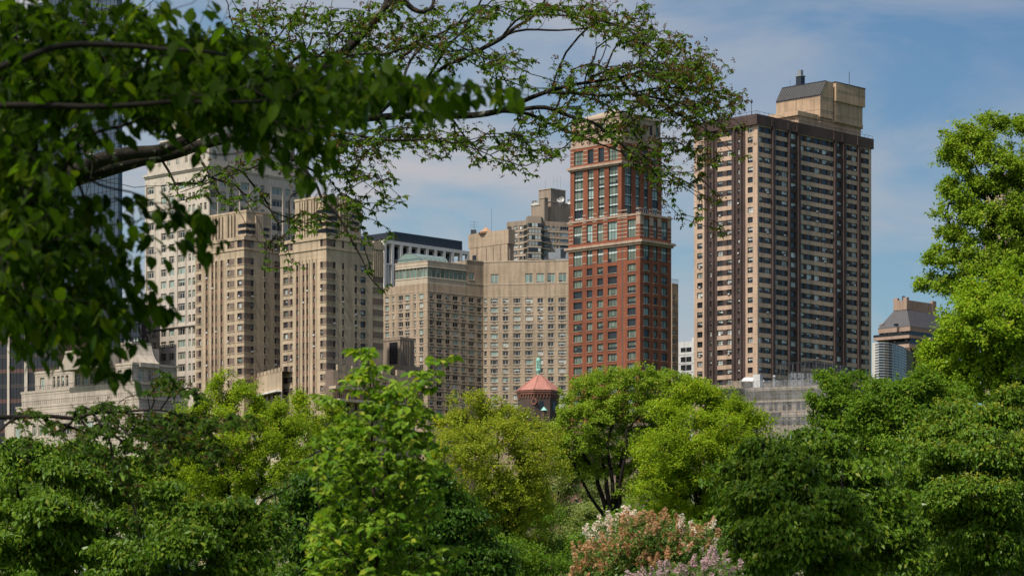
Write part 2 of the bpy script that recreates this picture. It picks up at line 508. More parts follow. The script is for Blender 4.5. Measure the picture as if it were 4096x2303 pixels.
S_GRY4 = dict(S_GRY, id='gry4', mull=[.25, .5, .75])
S_OFF = style('off', 'frame_dark', [(0, 'blind_pale')], [1], mull=[.5], rec=.3)
S_WHT = style('wht', 'frame_dark', [(0, 'blind_pale'), (.5, 'blind_teal')], [3, 1], mull=[.25, .5, .75], rec=.2)
S_MAN = style('man', 'frame_dark', [(0, 'blind_pale'), (.5, 'blind_green'), (1, 'blind_green')], [3, 2, 1], mull=[.33, .67], rec=.3, trans=[.3])

def cols(face, spec, rows, mat=None):
    out = []
    for c in spec:
        a, b, st = c[0], c[1], c[2]
        u0, u1 = sorted((face.u(a), face.u(b)))
        it = [(z0, z1, st) for z0, z1 in rows]
        out.append((u0, u1, it) + ((mat,) if mat else ()))
    return out
def zrows(face, px, top0, pitch, h, n):
    """n rows: window top at py top0 + k*pitch, height h, measured at column px"""
    return [(face.z(px, top0 + k * pitch + h), face.z(px, top0 + k * pitch)) for k in range(n)]

# ------------------------------------------------ brown and beige striped slab tower
def brown_tower():
    L, C, Rr = corner(2776, 3030, 3485, 748)
    b = Bld('apartment_tower', 'tall brown brick and beige striped tower under a beige concrete penthouse', 'apartment tower', C)
    fl, fr = Face(L, C), Face(C, Rr)
    NR, pitch, h = 30, 40.1, 23
    rows = zrows(fr, 3030, 504, pitch, h, NR)
    pz = zat(499, 748); zt = zat(457, 748)
    def banded(win):                 # window in a brown strip, beige band between floors
        it = []
        for z0, z1 in rows:
            it.append((z0, z1, win if win else 'brown_brick'))
        return it
    def add(face, spec, mat_gap='beige_conc'):
        out = []
        for a, c, kind in spec:
            u0, u1 = face.u(a), face.u(c)
            if kind == 'brown': out.append((u0, u1, [], 'brown_brick'))
            elif kind == 'strip': out.append((u0, u1, banded(None), 'beige_conc'))
            else:
                st, mt = kind
                out.append((u0, u1, banded(st), mt))
        return out
    lf = [(2789, 2810, (S_BTS, 'beige_conc')), (2817, 2838.5, 'brown'), (2838.5, 2848, (S_BTN, 'brown_brick')), (2848, 2869, 'brown'),
          (2869, 2870, 'strip'), (2870, 2891, (S_BTS, 'beige_conc')), (2891, 2907, 'strip'), (2907, 2926, (S_BTS, 'beige_conc')),
          (2926, 2950, 'brown'), (2950, 2959, (S_BTN, 'brown_brick')), (2959, 2982, 'brown'), (2990.6, 3011, (S_BTS, 'beige_conc'))]
    rf = [(3035.2, 3051, (S_BTB, 'beige_conc')), (3051, 3060, 'strip'), (3060, 3081, (S_BT, 'beige_conc')), (3081, 3084.5, 'strip'),
          (3084.5, 3098.5, 'brown'), (3099, 3114.5, (S_BTB, 'beige_conc')), (3114.5, 3126.8, 'strip'), (3126.8, 3149.7, (S_BT, 'beige_conc')),
          (3149.7, 3163, 'brown'), (3163, 3185, (S_BT, 'brown_brick')), (3185, 3199.5, 'brown'),
          (3200, 3218, (S_BT, 'beige_conc')), (3218, 3227, 'strip'), (3227, 3248, (S_BT, 'beige_conc')), (3248, 3258, 'strip'),
          (3258, 3279, (S_BT, 'beige_conc')), (3279, 3289, 'strip'), (3289, 3312, (S_BT, 'beige_conc')), (3312, 3320.6, 'strip'),
          (3320.6, 3333, (S_BTN, 'beige_conc')), (3333, 3346.4, 'brown'), (3346.4, 3366, (S_BT, 'brown_brick')), (3366, 3381.5, 'brown'),
          (3382, 3397, (S_BT, 'beige_conc')), (3397, 3407.5, 'strip'), (3407.5, 3427, (S_BT, 'beige_conc')), (3427, 3428, 'strip'),
          (3428, 3441, 'brown'), (3441.5, 3451, (S_BTN, 'beige_conc')), (3451, 3460, 'strip'), (3460, 3475, (S_BTS, 'beige_conc'))]
    b.facade(fl, ZB, pz, add(fl, lf), 'beige_conc')
    b.facade(fr, ZB, pz, add(fr, rf), 'beige_conc')
    backs(b.wall, L, C, Rr, ZB, pz - .02, 'beige_conc', 'roof_felt')
    # string lines at every floor of the plain beige margins
    for z0, z1 in rows:
        for f, a, c in ((fl, 2984, 3029.5), (fl, 2777, 2788), (fr, 3031, 3034)):
            f.box(b.wall, f.u(a), f.u(c), z0 - .35, z0 - .27, .03, 'pale_stone')
    # pilasters
    for f, a, c in ((fr, 3087, 3096), (fr, 3152, 3158), (fr, 3188, 3198), (fr, 3335, 3343), (fr, 3369, 3380), (fr, 3429, 3439),
                    (fl, 2826, 2834), (fl, 2851, 2858), (fl, 2936, 2942), (fl, 2964, 2970)):
        f.box(b.wall, f.u(a), f.u(c), ZB, pz + .3, .55, 'brown_brick')
    # brown parapet band
    pp = b.part('parapet')
    out = inset(quad4(L, C, Rr), -.9)
    pp.prism(out, pz, zt, 'brown_brick', 'roof_felt', bottom=True)
    fo = Face(out[0], out[1])
    for a in (3090, 3155, 3190, 3338, 3373, 3433):
        u = fo.u(a); fo.box(pp, u - .5, u + .5, pz + .2, zt - .5, .2, 'brown_brick')
    rail = b.part('roof_railing')
    zr = zt + .9
    for f in (Face(out[3], out[0]), Face(out[0], out[1])):
        n = int(f.L / 2.0)
        for i in range(n + 1):
            rail.bar(f.p(f.L * i / n, zt, -.5), f.p(f.L * i / n, zr, -.5), .05, 'metal_dark')
        rail.bar(f.p(0, zr, -.5), f.p(f.L, zr, -.5), .05, 'metal_dark')
    lp = b.part('roof_lamp')
    q = along(C, EL, 3006)
    lp.lathe(q[0], q[1], [(.1, zt), (.07, zt + 3.0), (.06, zt + 3.2), (.32, zt + 3.6), (.36, zt + 4.1), (.12, zt + 4.4), (.05, zt + 4.7)], 'metal_dark', 8)
    # penthouse: stepped base, main box with a sloping metal roof, service block beyond a slot
    ph = b.part('penthouse')
    Y0 = 768
    l2, c2, r2 = corner(3070, 3192, 3452, Y0)
    zb1 = zat(460, Y0); zt1 = zat(442, Y0)
    base = quad4(l2, c2, r2)
    ph.prism(inset(base, .8), zt - 3, zb1 - .02, 'penthouse_conc', 'roof_felt')
    ph.prism(base, zb1, zt1, 'penthouse_conc', 'roof_felt', bottom=True)
    fb = Face(inset(base, .8)[0], inset(base, .8)[1])
    for a, w, hh in ((3270, 1.1, 1.6), (3381, .8, 1.9), (3236, .4, .5), (3318, .3, .4), (3408, .3, .4)):
        u = fb.u(a); fb.box(ph, u - w / 2, u + w / 2, zb1 - 2.3 - hh, zb1 - 2.3, .03, 'black_panel')
    Y1 = 775
    l3, c3, r3 = corner(3105, 3281, 3333, Y1)
    q3 = quad4(l3, c3, r3)
    zm, ztop = zat(380, Y1), zat(326, Y1 + 3)
    ph.prism(q3, zt1 - .5, zm, 'penthouse_conc', 'roof_felt')
    nb = (np.array(r3) - np.array(c3)); nb = nb / np.linalg.norm(nb)
    k = 3.0
    tl, tc = add2(l3, nb, k), add2(c3, nb, k)
    # wedge shaped top: left slope in metal, gable ends in concrete
    D3 = q3[2]
    ph.poly([(*c3, zm), (*r3, zm), (*r3, ztop), (*tc, ztop)], 'penthouse_conc')
    ph.poly([(*r3, zm), (*D3, zm), (*D3, ztop), (*r3, ztop)], 'penthouse_conc')
    ph.poly([(*D3, zm), (*l3, zm), (*tl, ztop), (*D3, ztop)], 'penthouse_conc')
    ph.poly([(*tc, ztop), (*r3, ztop), (*D3, ztop), (*tl, ztop)], 'roof_felt')
    mr = b.part('metal_roof')
    def sl(s, t, o=0.0):
        p0 = np.array((*l3, zm)) * (1 - s) + np.array((*c3, zm)) * s
        p1 = np.array((*tl, ztop)) * (1 - s) + np.array((*tc, ztop)) * s
        nrm = np.array((-nb[0], -nb[1], .55)); nrm /= np.linalg.norm(nrm)
        return p0 * (1 - t) + p1 * t + nrm * o
    mr.poly([sl(0, 0, .05), sl(1, 0, .05), sl(1, 1, .05), sl(0, 1, .05)], 'metal_roof')
    for i in range(25):
        s_ = i / 24
        mr.bar(sl(s_, 0, .1), sl(s_, 1, .1), .09, 'metal_dark')
    mr.bar(sl(0, 1, .12), sl(1, 1, .12), .14, 'black_panel'); mr.bar(sl(0, 0, .12), sl(1, 0, .12), .14, 'black_panel')
    for zz in (zm - 4.2, zm - 8.0, zm - .35):
        for f, w in ((Face(l3, c3), 0), (Face(c3, r3), 0)):
            f.box(ph, .05, f.L - .05, zz, zz + .14, .05, 'pale_band')
    sb = b.part('service_block')
    s0 = add2(r3, nb, .9)
    s1 = along(s0, ER, 3450)
    e1 = np.array(l3) - np.array(c3); e1 = e1 / np.linalg.norm(e1)
    blk = [s0, s1, add2(s1, e1, 10), add2(s0, e1, 10)]
    zs = zat(330, Y1 + 5)
    sb.prism(blk, zt1 - 1, zs - 5.5, 'penthouse_conc', 'roof_felt')
    ov = [add2(add2(s0, nb, -.15), e1, -.5), add2(add2(s1, nb, .7), e1, -.5), add2(add2(s1, nb, .7), e1, 10.3), add2(add2(s0, nb, -.15), e1, 10.3)]
    sb.prism(ov, zs - 5.5, zs, 'penthouse_conc', 'roof_felt', bottom=True)
    f = Face(s0, s1)
    for zz in (zs - 9.6, zs - 13): f.box(sb, .05, f.L - .05, zz, zz + .14, .05, 'pale_band')
    f = Face(ov[0], ov[1]); f.box(sb, .1, f.L - .1, zs - 2.2, zs - 2.08, .04, 'pale_band')
    sb.prism([add2(q, n_, .12) for q, n_ in zip(ov, ((-1, -1), (1, -1), (1, 1), (-1, 1)))], zs, zs + .25, 'metal_dark', 'metal_dark', bottom=True)
    sb.bar((*along(s0, ER, 3397), zs), (*along(s0, ER, 3397), zs + 4.2), .12, 'metal_dark')
    sb.prism([add2(add2(r3, e1, 2.5), nb, -.1), add2(s0, e1, 2.5), add2(s0, e1, 9), add2(add2(r3, e1, 9), nb, -.1)], zt1 - 1, ztop - 2, 'black_panel')
    ch = b.part('chimney')
    cc = along(add2(tc, nb, 2.5), EL, 3201.5)
    def sq(c, r_): return [add2(add2(c, nb, a * r_), e1, d * r_) for a, d in ((-1, -1), (1, -1), (1, 1), (-1, 1))]
    zc0 = ztop - .5
    ch.prism(sq(cc, 0.95), zc0, zc0 + 3.6, 'black_panel', bottom=True)
    ch.prism(sq(cc, 1.15), zc0 + 3.6, zc0 + 3.9, 'metal_grey', bottom=True)
    ch.prism(sq(cc, .62), zc0 + 3.9, zc0 + 5.6, 'metal_grey')
    for a in (3160, 3176, 3181):
        q = along(add2(tl, nb, 1.0), (-e1[0], -e1[1]), a)
        ch2 = b.part('mast#%d' % a); ch2.bar((*q, ztop - .2), (*q, ztop + (2.2 if a == 3160 else .9)), .06, 'metal_dark')
    b.subs = {'chimney': 'penthouse', 'metal_roof': 'penthouse', 'service_block': 'penthouse', 'mast': 'penthouse', 'roof_railing': 'parapet'}
    b.finish()
brown_tower()

# ------------------------------------------------ red brick tower with stepped crown
def red_tower():
    L, C, Rr = corner(2274, 2560, 2685, 650)
    b = Bld('apartment_tower', 'red brick stepped tower with pale banding and dark green windows', 'apartment tower', C)
    f1, f2 = Face(L, C), Face(C, Rr)
    zc = f1.z(2543, 958)             # cornice under the second tier
    zw = f1.z(2560, 858)             # roof of the front wing
    wl = [(2293.8, 2328.5), (2347, 2369.4), (2389, 2412.4), (2431.5, 2467.8), (2510, 2543)]
    wr = [(2575, 2597), (2614, 2629), (2646, 2669)]
    rl = zrows(f1, 2526, 1054, 44.1, 29.5, 18)
    tall = (f1.z(2526, 1040), f1.z(2526, 966)); tall2 = (f1.z(2526, 950), f1.z(2526, 876))
    sty = lambda a, c: S_REDN if c - a < 25 else S_RED
    def face_cols(f, ws, mat=None):
        out = []
        for a, c in ws:
            st = sty(a, c)
            s2 = dict(S_RED2, id='red2' + str(st['mull']), mull=st['mull'])
            out.append((f.u(a), f.u(c), [(z0, z1, st) for z0, z1 in rl] + [(*tall, s2), (*tall2, s2)]))
        return out
    b.facade(f1, ZB, zw, face_cols(f1, wl), 'red_brick')
    b.facade(f2, ZB, zw, face_cols(f2, wr), 'red_brick')
    backs(b.wall, L, C, Rr, ZB, zw - .02, 'red_brick', 'roof_felt')
    for z0, z1 in rl:                # floor joints and window sills in pale stone
        for f, ws in ((f1, wl), (f2, wr)):
            f.box(b.wall, .02, f.L - .02, z0 - .75, z0 - .68, .015, 'rust_brick')
            for a, c in ws: f.box(b.wall, f.u(a) - .1, f.u(c) + .1, z0 - .14, z0 - .003, .12, 'pale_band')
    f1.box(b.wall, f1.u(2489), f1.u(2492.5), ZB, zw - .5, .04, 'reveal_dark')  # dark strip painted in place of the recess and its shade
    tr = b.part('stone_trim')
    pl = quad4(L, C, Rr)
    tr.prism(inset(pl, -1.2), zc - .7, zc - .1, 'pale_band', bottom=True)
    tr.prism(inset(pl, -.6), zc - 1.2, zc - .72, 'pale_band', bottom=True)
    gaps = lambda f, ws, lo, hi: [(p, q) for p, q in zip([lo] + [w[1] for w in ws], [w[0] for w in ws] + [hi])]
    for f, ws, lo, hi in ((f1, wl, 2274.5, 2559.6), (f2, wr, 2560.4, 2684.5)):
        for k in range(8):           # banded brickwork of the upper two floors
            zz = zc + .9 + k * .95
            for a, c in gaps(f, ws, lo, hi):
                if c - a > 3: f.box(tr, f.u(a) + .1, f.u(c) - .1, zz, zz + .26, .06, 'pale_band')
        for zz in (zc - 2.6, zc - 4.6):
            for a, c in gaps(f, ws, lo, hi): f.box(tr, f.u(a) + .1, f.u(c) - .1, zz, zz + .2, .06, 'pale_band')
    # beige facing on the upper part of the wing's right side
    f2.box(b.wall, .02, f2.u(2574), zc + 3.8, zw - .2, .05, 'pale_band'); f1.box(b.wall, f1.u(2545), f1.L - .02, zc + 3.8, zw - .2, .05, 'pale_band')
    for a, c in ((2598, 2613), (2630, 2645), (2670, 2684.5)): f2.box(b.wall, f2.u(a), f2.u(c), zc + 3.8, zw - .2, .05, 'pale_band')
    tr.prism(inset(pl, -.35), zw - .02, zw + .45, 'pale_band', 'roof_felt', bottom=True)
    rl2 = b.part('terrace_railing')
    for f in (f2,):
        n = 14
        for i in range(n + 1): rl2.bar(f.p(f.L * i / n, zw + .4, -.4), f.p(f.L * i / n, zw + 1.6, -.4), .05, 'metal_grey')
        rl2.bar(f.p(0, zw + 1.6, -.4), f.p(f.L, zw + 1.6, -.4), .06, 'metal_grey')
    # upper shaft
    C2 = along(C, EL, 2486)
    L2 = along(C2, EL, 2281); R2 = along(C2, ER, 2647)
    g1, g2 = Face(L2, C2), Face(C2, R2)
    zs = g1.z(2297, 676)             # cornice above the shaft
    ze = g1.z(2297, 590)             # top of the banded storey
    ul = [(2297, 2332.6), (2351, 2374), (2393.5, 2416.7), (2435, 2471)]
    ur = [(2500, 2526), (2543, 2559), (2576, 2591.6), (2608.6, 2633)]
    zb = zs - .8; h5 = (zb - (zw + .6)) / 5
    rows5 = [(zb - (i + 1) * h5, zb - i * h5) for i in range(5)]
    pair = (zs + .7, ze - 1.2)
    def ucols(f, ws):
        out = []
        for a, c in ws:
            st = S_REDTN if c - a < 25 else S_REDT
            s2 = dict(S_RED2, id='red2u' + str(st['mull']), mull=st['mull'], span=[], trans=[.3, .62])
            out.append((f.u(a), f.u(c), [(z0 + .004, z1 - .004, st) for z0, z1 in rows5] + [(*pair, s2)]))
        return out
    b.facade(g1, zw, ze, ucols(g1, ul), 'red_brick'); b.facade(g2, zw, ze, ucols(g2, ur), 'red_brick')
    backs(b.wall, L2, C2, R2, zw, ze - .02, 'red_brick', 'roof_felt')
    p2 = quad4(L2, C2, R2)
    tr.prism(inset(p2, -.9), zs - .35, zs + .25, 'pale_band', bottom=True)
    tr.prism(inset(p2, -.45), zs - .75, zs - .36, 'pale_band', bottom=True)
    for f, ws, lo, hi in ((g1, ul, 2281.5, 2485.6), (g2, ur, 2486.4, 2646.5)):
        for k in range(5):
            zz = zs + .9 + k * 1.05
            for a, c in gaps(f, ws, lo, hi): f.box(tr, f.u(a) + .1, f.u(c) - .1, zz, zz + .26, .06, 'pale_band')
    cr = b.part('crown')
    for k in range(4):               # beige attic storeys, stepping in
        q = inset(p2, .25 + k * .02)
    za = ze + 6.2
    at = inset(p2, .3)
    a1, a2 = Face(at[3], at[0]), Face(at[0], at[1])
    arow = [(ze + 2.6, ze + 4.9)]
    s_at = dict(S_REDN, id='redat')
    for f in (a1, a2):
        n = 7 if f is a1 else 6
        cs = [(f.L * (i + .3) / n, f.L * (i + .72) / n, [(z0, z1, s_at) for z0, z1 in arow]) for i in range(n)]
        b.facade(f, ze, za, cs, 'pale_band')
    backs(b.wall, at[3], at[0], at[1], ze, za - .02, 'pale_band', 'roof_felt')
    cr.prism(inset(p2, -.1), ze - .5, ze - .02, 'pale_band', bottom=True)
    cr.prism(inset(at, -.4), za, za + .5, 'pale_band', bottom=True)
    z = za + .5
    zpk = g1.z(2440, 410)
    n = 8; hstep = (zpk - z) / n
    ins = [1.2 + i * 1.5 for i in range(n)]
    for i in range(n):               # stepped pyramid of stone courses
        cr.prism(inset(p2, ins[i]), z, z + hstep - .22, 'pale_band')
        cr.prism(inset(p2, ins[i] - .25), z + hstep - .22, z + hstep, 'pale_stone', bottom=True)
        z += hstep
    b.finish()
red_tower()

# ------------------------------------------------ tan hotel slab folded round a hollow corner
def hotel():
    Y1 = 800
    P1 = pt(1710, Y1)
    eL2 = (-.78, .626); eR2 = (.745, .667)
    P0 = along(P1, eL2, 1460)
    P2 = along(P1, eR2, 1934)
    e3 = (.99, -.14)
    P3_ = along(P2, e3, 2300)
    b = Bld('hotel', 'broad tan brick slab block folded round a hollow corner with a glass penthouse', 'hotel', P1)
    fa, fb, fc = Face(P0, P1), Face(P1, P2), Face(P2, P3_)
    NR, pitch, h = 15, 35.5, 19.5
    rows = zrows(fb, 1726, 1174, pitch, h, NR)
    zl = fc.z(1934, 1139)            # ledge over the top full row
    zt = fc.z(1934, 1049)
    zg0, zg1 = fb.z(1710, 1106), fb.z(1710, 1068)   # glass storey
    zbk = fb.z(1710, 1132)
    zp = fb.z(1710, 1040)
    def grilled(sty, skip=False):
        it = []
        for z0, z1 in rows:
            it += [(z0, z1, sty)]
            if not skip: it += [(z0 - .85, z0 - .42, 'grill')]
        return it
    def mk(f, spec, extra=()):
        out = []
        for a, c in spec:
            w = c - a
            st = S_HOTN if w < 12.5 else (S_HOT3 if w > 27 else S_HOT)
            u0, u1 = f.u(a), f.u(c)
            base = [(z0, z1, st) for z0, z1 in rows] + list(extra)
            if w > 14:
                g0, g1 = u0 + (u1 - u0) * .25, u0 + (u1 - u0) * .7
            out.append((u0, u1, base))
        return out
    A = [(1540, 1556), (1570, 1577), (1594, 1612), (1620, 1638), (1655.6, 1663), (1677, 1693)]
    Bm = [(1718.7, 1733), (1746, 1768), (1782, 1799), (1811, 1832), (1845, 1861.5), (1874, 1896), (1909, 1925)]
    Cr = [(1936.5, 1948), (1962, 1992), (2010.5, 2033.7), (2053, 2082), (2100.6, 2131), (2149.6, 2172.8), (2191, 2215), (2233, 2264)]
    big = (fc.z(2100, 1131), fc.z(2100, 1094))
    ca, cb = mk(fa, A), mk(fb, Bm)
    cc = []
    for a, c in Cr:
        o = mk(fc, [(a, c)])[0]
        cc.append(o)
    zg = zbk
    b.facade(fa, ZB, zg, ca, 'tan_brick')
    b.facade(fb, ZB, zg, cb, 'tan_brick')
    b.facade(fc, ZB, zl, cc, 'tan_brick')
    # upper wall of the right hand part and of the piece next to the hollow corner
    up = [(1963.6, 1993), (2101, 2131), (2146, 2177), (2189, 2220), (2235, 2266)]
    b.facade(fc, zl, zt, [(fc.u(a), fc.u(c), [(*big, S_HOTX)]) for a, c in up], 'tan_brick')
    ub = fb.u(1866)
    fb2 = Face(fb.p(ub, 0)[:2], P2)
    b.facade(fb2, zg, zt, [(fb2.u(1876), fb2.u(1897), [(fb2.z(1886, 1119), fb2.z(1886, 1090), S_HOTX)])], 'tan_brick')
    for z0, z1 in rows:              # grey cooling grilles and pale string courses
        for f, sp in ((fa, A), (fb, Bm), (fc, Cr)):
            for a, c in sp:
                if c - a > 12:
                    m = (f.u(a) + f.u(c)) / 2
                    f.box(b.wall, m - .55, m + .55, z0 - .72, z0 - .3, .03, 'grill')
            f.box(b.wall, .01, f.L - .01, z0 - 1.02, z0 - .84, .05, 'pale_stone')
    for f in (fb2, fc): f.box(b.wall, .01, f.L - .01, zl - .1, zl + .12, .08, 'pale_stone')
    for f in (fc,): f.box(b.wall, .01, f.L - .01, rows[0][1] + .55, rows[0][1] + .72, .06, 'pale_stone')
    for f in (fa, fb): f.box(b.wall, .01, f.L - .01, rows[0][1] + .62, rows[0][1] + .8, .06, 'pale_stone')
    # back volume
    back = [P0, P1, P2, P3_, add2(P3_, (4, 26)), add2(P2, (8, 30)), add2(P0, (10, 26))]
    for i in range(3, len(back)):
        p, q = back[i], back[(i + 1) % len(back)]
        b.wall.poly([(*p, ZB), (*q, ZB), (*q, zg), (*p, zg)], 'tan_brick')
    b.wall.poly([(*p, zg - .02) for p in back], 'roof_felt')
    qb = fb2.p(0, 0)[:2]
    r1 = [P2, P3_, add2(P3_, (4, 26)), add2(P2, (8, 30)), add2(qb, (-14, 16))]
    ru = [qb] + r1
    for p, q in ((P3_, add2(P3_, (4, 26))), (add2(P3_, (4, 26)), add2(P2, (8, 30))), (add2(P2, (8, 30)), add2(qb, (-14, 16))), (add2(qb, (-14, 16)), qb)):
        b.wall.poly([(*p, zg), (*q, zg), (*q, zt), (*p, zt)], 'tan_brick')
    b.wall.poly([(*p, zt) for p in ru], 'roof_felt')
    cp = b.part('coping')
    for f in (fb2, fc): f.box(cp, -.05, f.L, zt, zt + .3, .12, 'pale_stone', back=-.5)
    # glass penthouse
    pg = b.part('penthouse')
    G1 = add2(P1, (0, 0)); G0 = along(P1, eL2, 1581); G2 = qb
    ga, gb = Face(G0, G1), Face(G1, G2)
    wg = []
    for f, n in ((ga, 9), (gb, 9)):
        cs = []
        for i in range(n):
            cs.append((f.L * i / n + .06, f.L * (i + 1) / n - .06, [(zg0, zg1, S_PEN)]))
        b.facade(f, zg, zp, cs, 'pale_stone')
        f.box(b.wall, .0, f.L, zg1 + .1, zg1 + .3, .12, 'frame_cream'); f.box(b.wall, 0, f.L, zg0 - .3, zg0 - .1, .12, 'frame_cream')
        f.box(b.wall, 0, f.L, zp - .25, zp, .1, 'pale_stone')
        f.box(b.wall, 0, f.L, zp - 1.5, zp - 1.42, .03, 'grill')
    dg = add2(G0, (np.array(G2) - np.array(G1)))
    for p, q in ((G2, dg), (dg, G0)): b.wall.poly([(*p, zg), (*q, zg), (*q, zp), (*p, zp)], 'pale_stone')
    b.wall.poly([(*p, zp - .3) for p in (G0, G1, G2, dg)], 'roof_felt')
    sk = b.part('skylight')          # barrel vault of glass on the penthouse roof
    base = add2(G1, eL2, 3.6)
    ax = np.array((eR2[0], eR2[1], 0)); sd = np.array((eL2[0], eL2[1], 0))
    o = np.array((*base, zp - .1)) + ax * 0.5
    Ln, Rd, ns = 11.5, 4.6, 10
    pr = lambda t, i: o + ax * t + sd * (Rd - Rd * math.cos(math.pi * i / ns)) + np.array((0, 0, Rd * .62 * math.sin(math.pi * i / ns)))
    for i in range(ns): sk.poly([pr(0, i), pr(Ln, i), pr(Ln, i + 1), pr(0, i + 1)], 'blind_teal')
    for t in (0, Ln): sk.poly([pr(t, i) for i in range(ns + 1)], 'blind_teal')
    for j in range(7):
        for i in range(ns): sk.bar(pr(Ln * j / 6, i), pr(Ln * j / 6, i + 1), .09, 'metal_grey')
    rr_ = b.part('roof_railing')
    for f in (ga, gb):
        n = 14
        for i in range(n + 1): rr_.bar(f.p(f.L * i / n, zp, -.3), f.p(f.L * i / n, zp + 1.1, -.3), .05, 'metal_grey')
        rr_.bar(f.p(0, zp + 1.1, -.3), f.p(f.L, zp + 1.1, -.3), .05, 'metal_grey')
    # roof plant at the right end
    pl_ = b.part('roof_plant')
    for a, w, hh, m in ((2205, 2.2, 3.2, 'metal_grey'), (2245, 4.2, 4.4, 'metal_grey'), (2190, 1.2, 2.3, 'metal_dark'), (2270, 1.6, 2.4, 'metal_grey'), (2222, 5, 1.0, 'metal_dark')):
        c = add2(fc.p(fc.u(a), 0)[:2], (.3, 4.5))
        pl_.prism([add2(c, (-w / 2, -1)), add2(c, (w / 2, -1)), add2(c, (w / 2, 1)), add2(c, (-w / 2, 1))], zt, zt + hh, m)
    for a in (2235, 2250):
        c = add2(fc.p(fc.u(a), 0)[:2], (.3, 3.46)); pl_.prism([add2(c, (-.85, 0)), add2(c, (.85, 0)), add2(c, (.85, .03)), add2(c, (-.85, .03))], zt + 1.4, zt + 4.2, 'black_panel')
    b.finish()
    # beige windowless mechanical block on the hotel roof, with the copper cone over its tank
    l, c, r = corner(1878, 2030, 2055, 830)
    m = Bld('rooftop_block', 'beige windowless rooftop block with panel joints and a copper cone on top', 'rooftop block', c)
    zt2, z0 = zat(917, 830), zt - 20
    w = m.wall
    pl4 = quad4(l, c, r)
    w.prism(pl4, z0, zt2 - 4.5, 'tan_brick', 'roof_felt')
    cap = inset(pl4, -.5)
    w.prism(cap, zt2 - 4.5, zt2, 'tan_brick', 'roof_felt', bottom=True)
    f1, f2 = Face(l, c), Face(c, r)
    for k in (0.2, .45, .63, .81): f1.box(w, f1.L * k - .12, f1.L * k + .12, z0, zt2 - 4.5, .2, 'grey_brick')
    for k in (.35, .7): f2.box(w, f2.L * k - .12, f2.L * k + .12, z0, zt2 - 4.5, .2, 'grey_brick')
    f1.box(w, .02, f1.L - .02, zt2 - 14, zt2 - 13.8, .05, 'grey_brick')
    f1.box(w, f1.u(1890), f1.u(1905), zat(1034, 835), zat(1013, 835), .06, 'black_panel')
    g1 = Face(cap[3], cap[0])
    for k in (.25, .5, .75): g1.box(w, g1.L * k - .04, g1.L * k + .04, zt2 - 4.4, zt2 - .1, .03, 'grey_brick')
    cn = m.part('copper_cone')
    cq = np.mean(np.array(pl4), axis=0); cq = along(tuple(cq), EL, 1944)
    cn.lathe(cq[0], cq[1] , [(2.3, zt2 - .4), (2.5, zt2 + .15), (.25, zt2 + 1.75), (.14, zt2 + 2.0), (.05, zt2 + 2.5)], 'copper_roof', 12)
    an = m.part('antenna')
    q = along(tuple(np.array(l) + .5), (1, -.5), 1897)
    an.bar((*q, zt2), (*q, zt2 + 4.2), .06, 'metal_dark')
    for zz, wd in ((3.9, 1.6), (3.1, 1.2), (2.4, 1.5)): an.bar((q[0] - wd, q[1], zt2 + zz), (q[0] + wd, q[1], zt2 + zz), .04, 'metal_dark')
    q2 = along(q, (1, 0), 1966); an.bar((*q2, zt2), (*q2, zt2 + 8.3), .06, 'metal_dark')
    sc_ = m.part('chimney'); q3 = (l[0] + 1.3, l[1] - .2)
    sc_.prism([add2(q3, (-.9, 0)), add2(q3, (.9, 0)), add2(q3, (.9, 1.5)), add2(q3, (-.9, 1.5))], zt2 - .1, zt2 + 1.5, 'metal_dark')
    m.finish()
hotel()

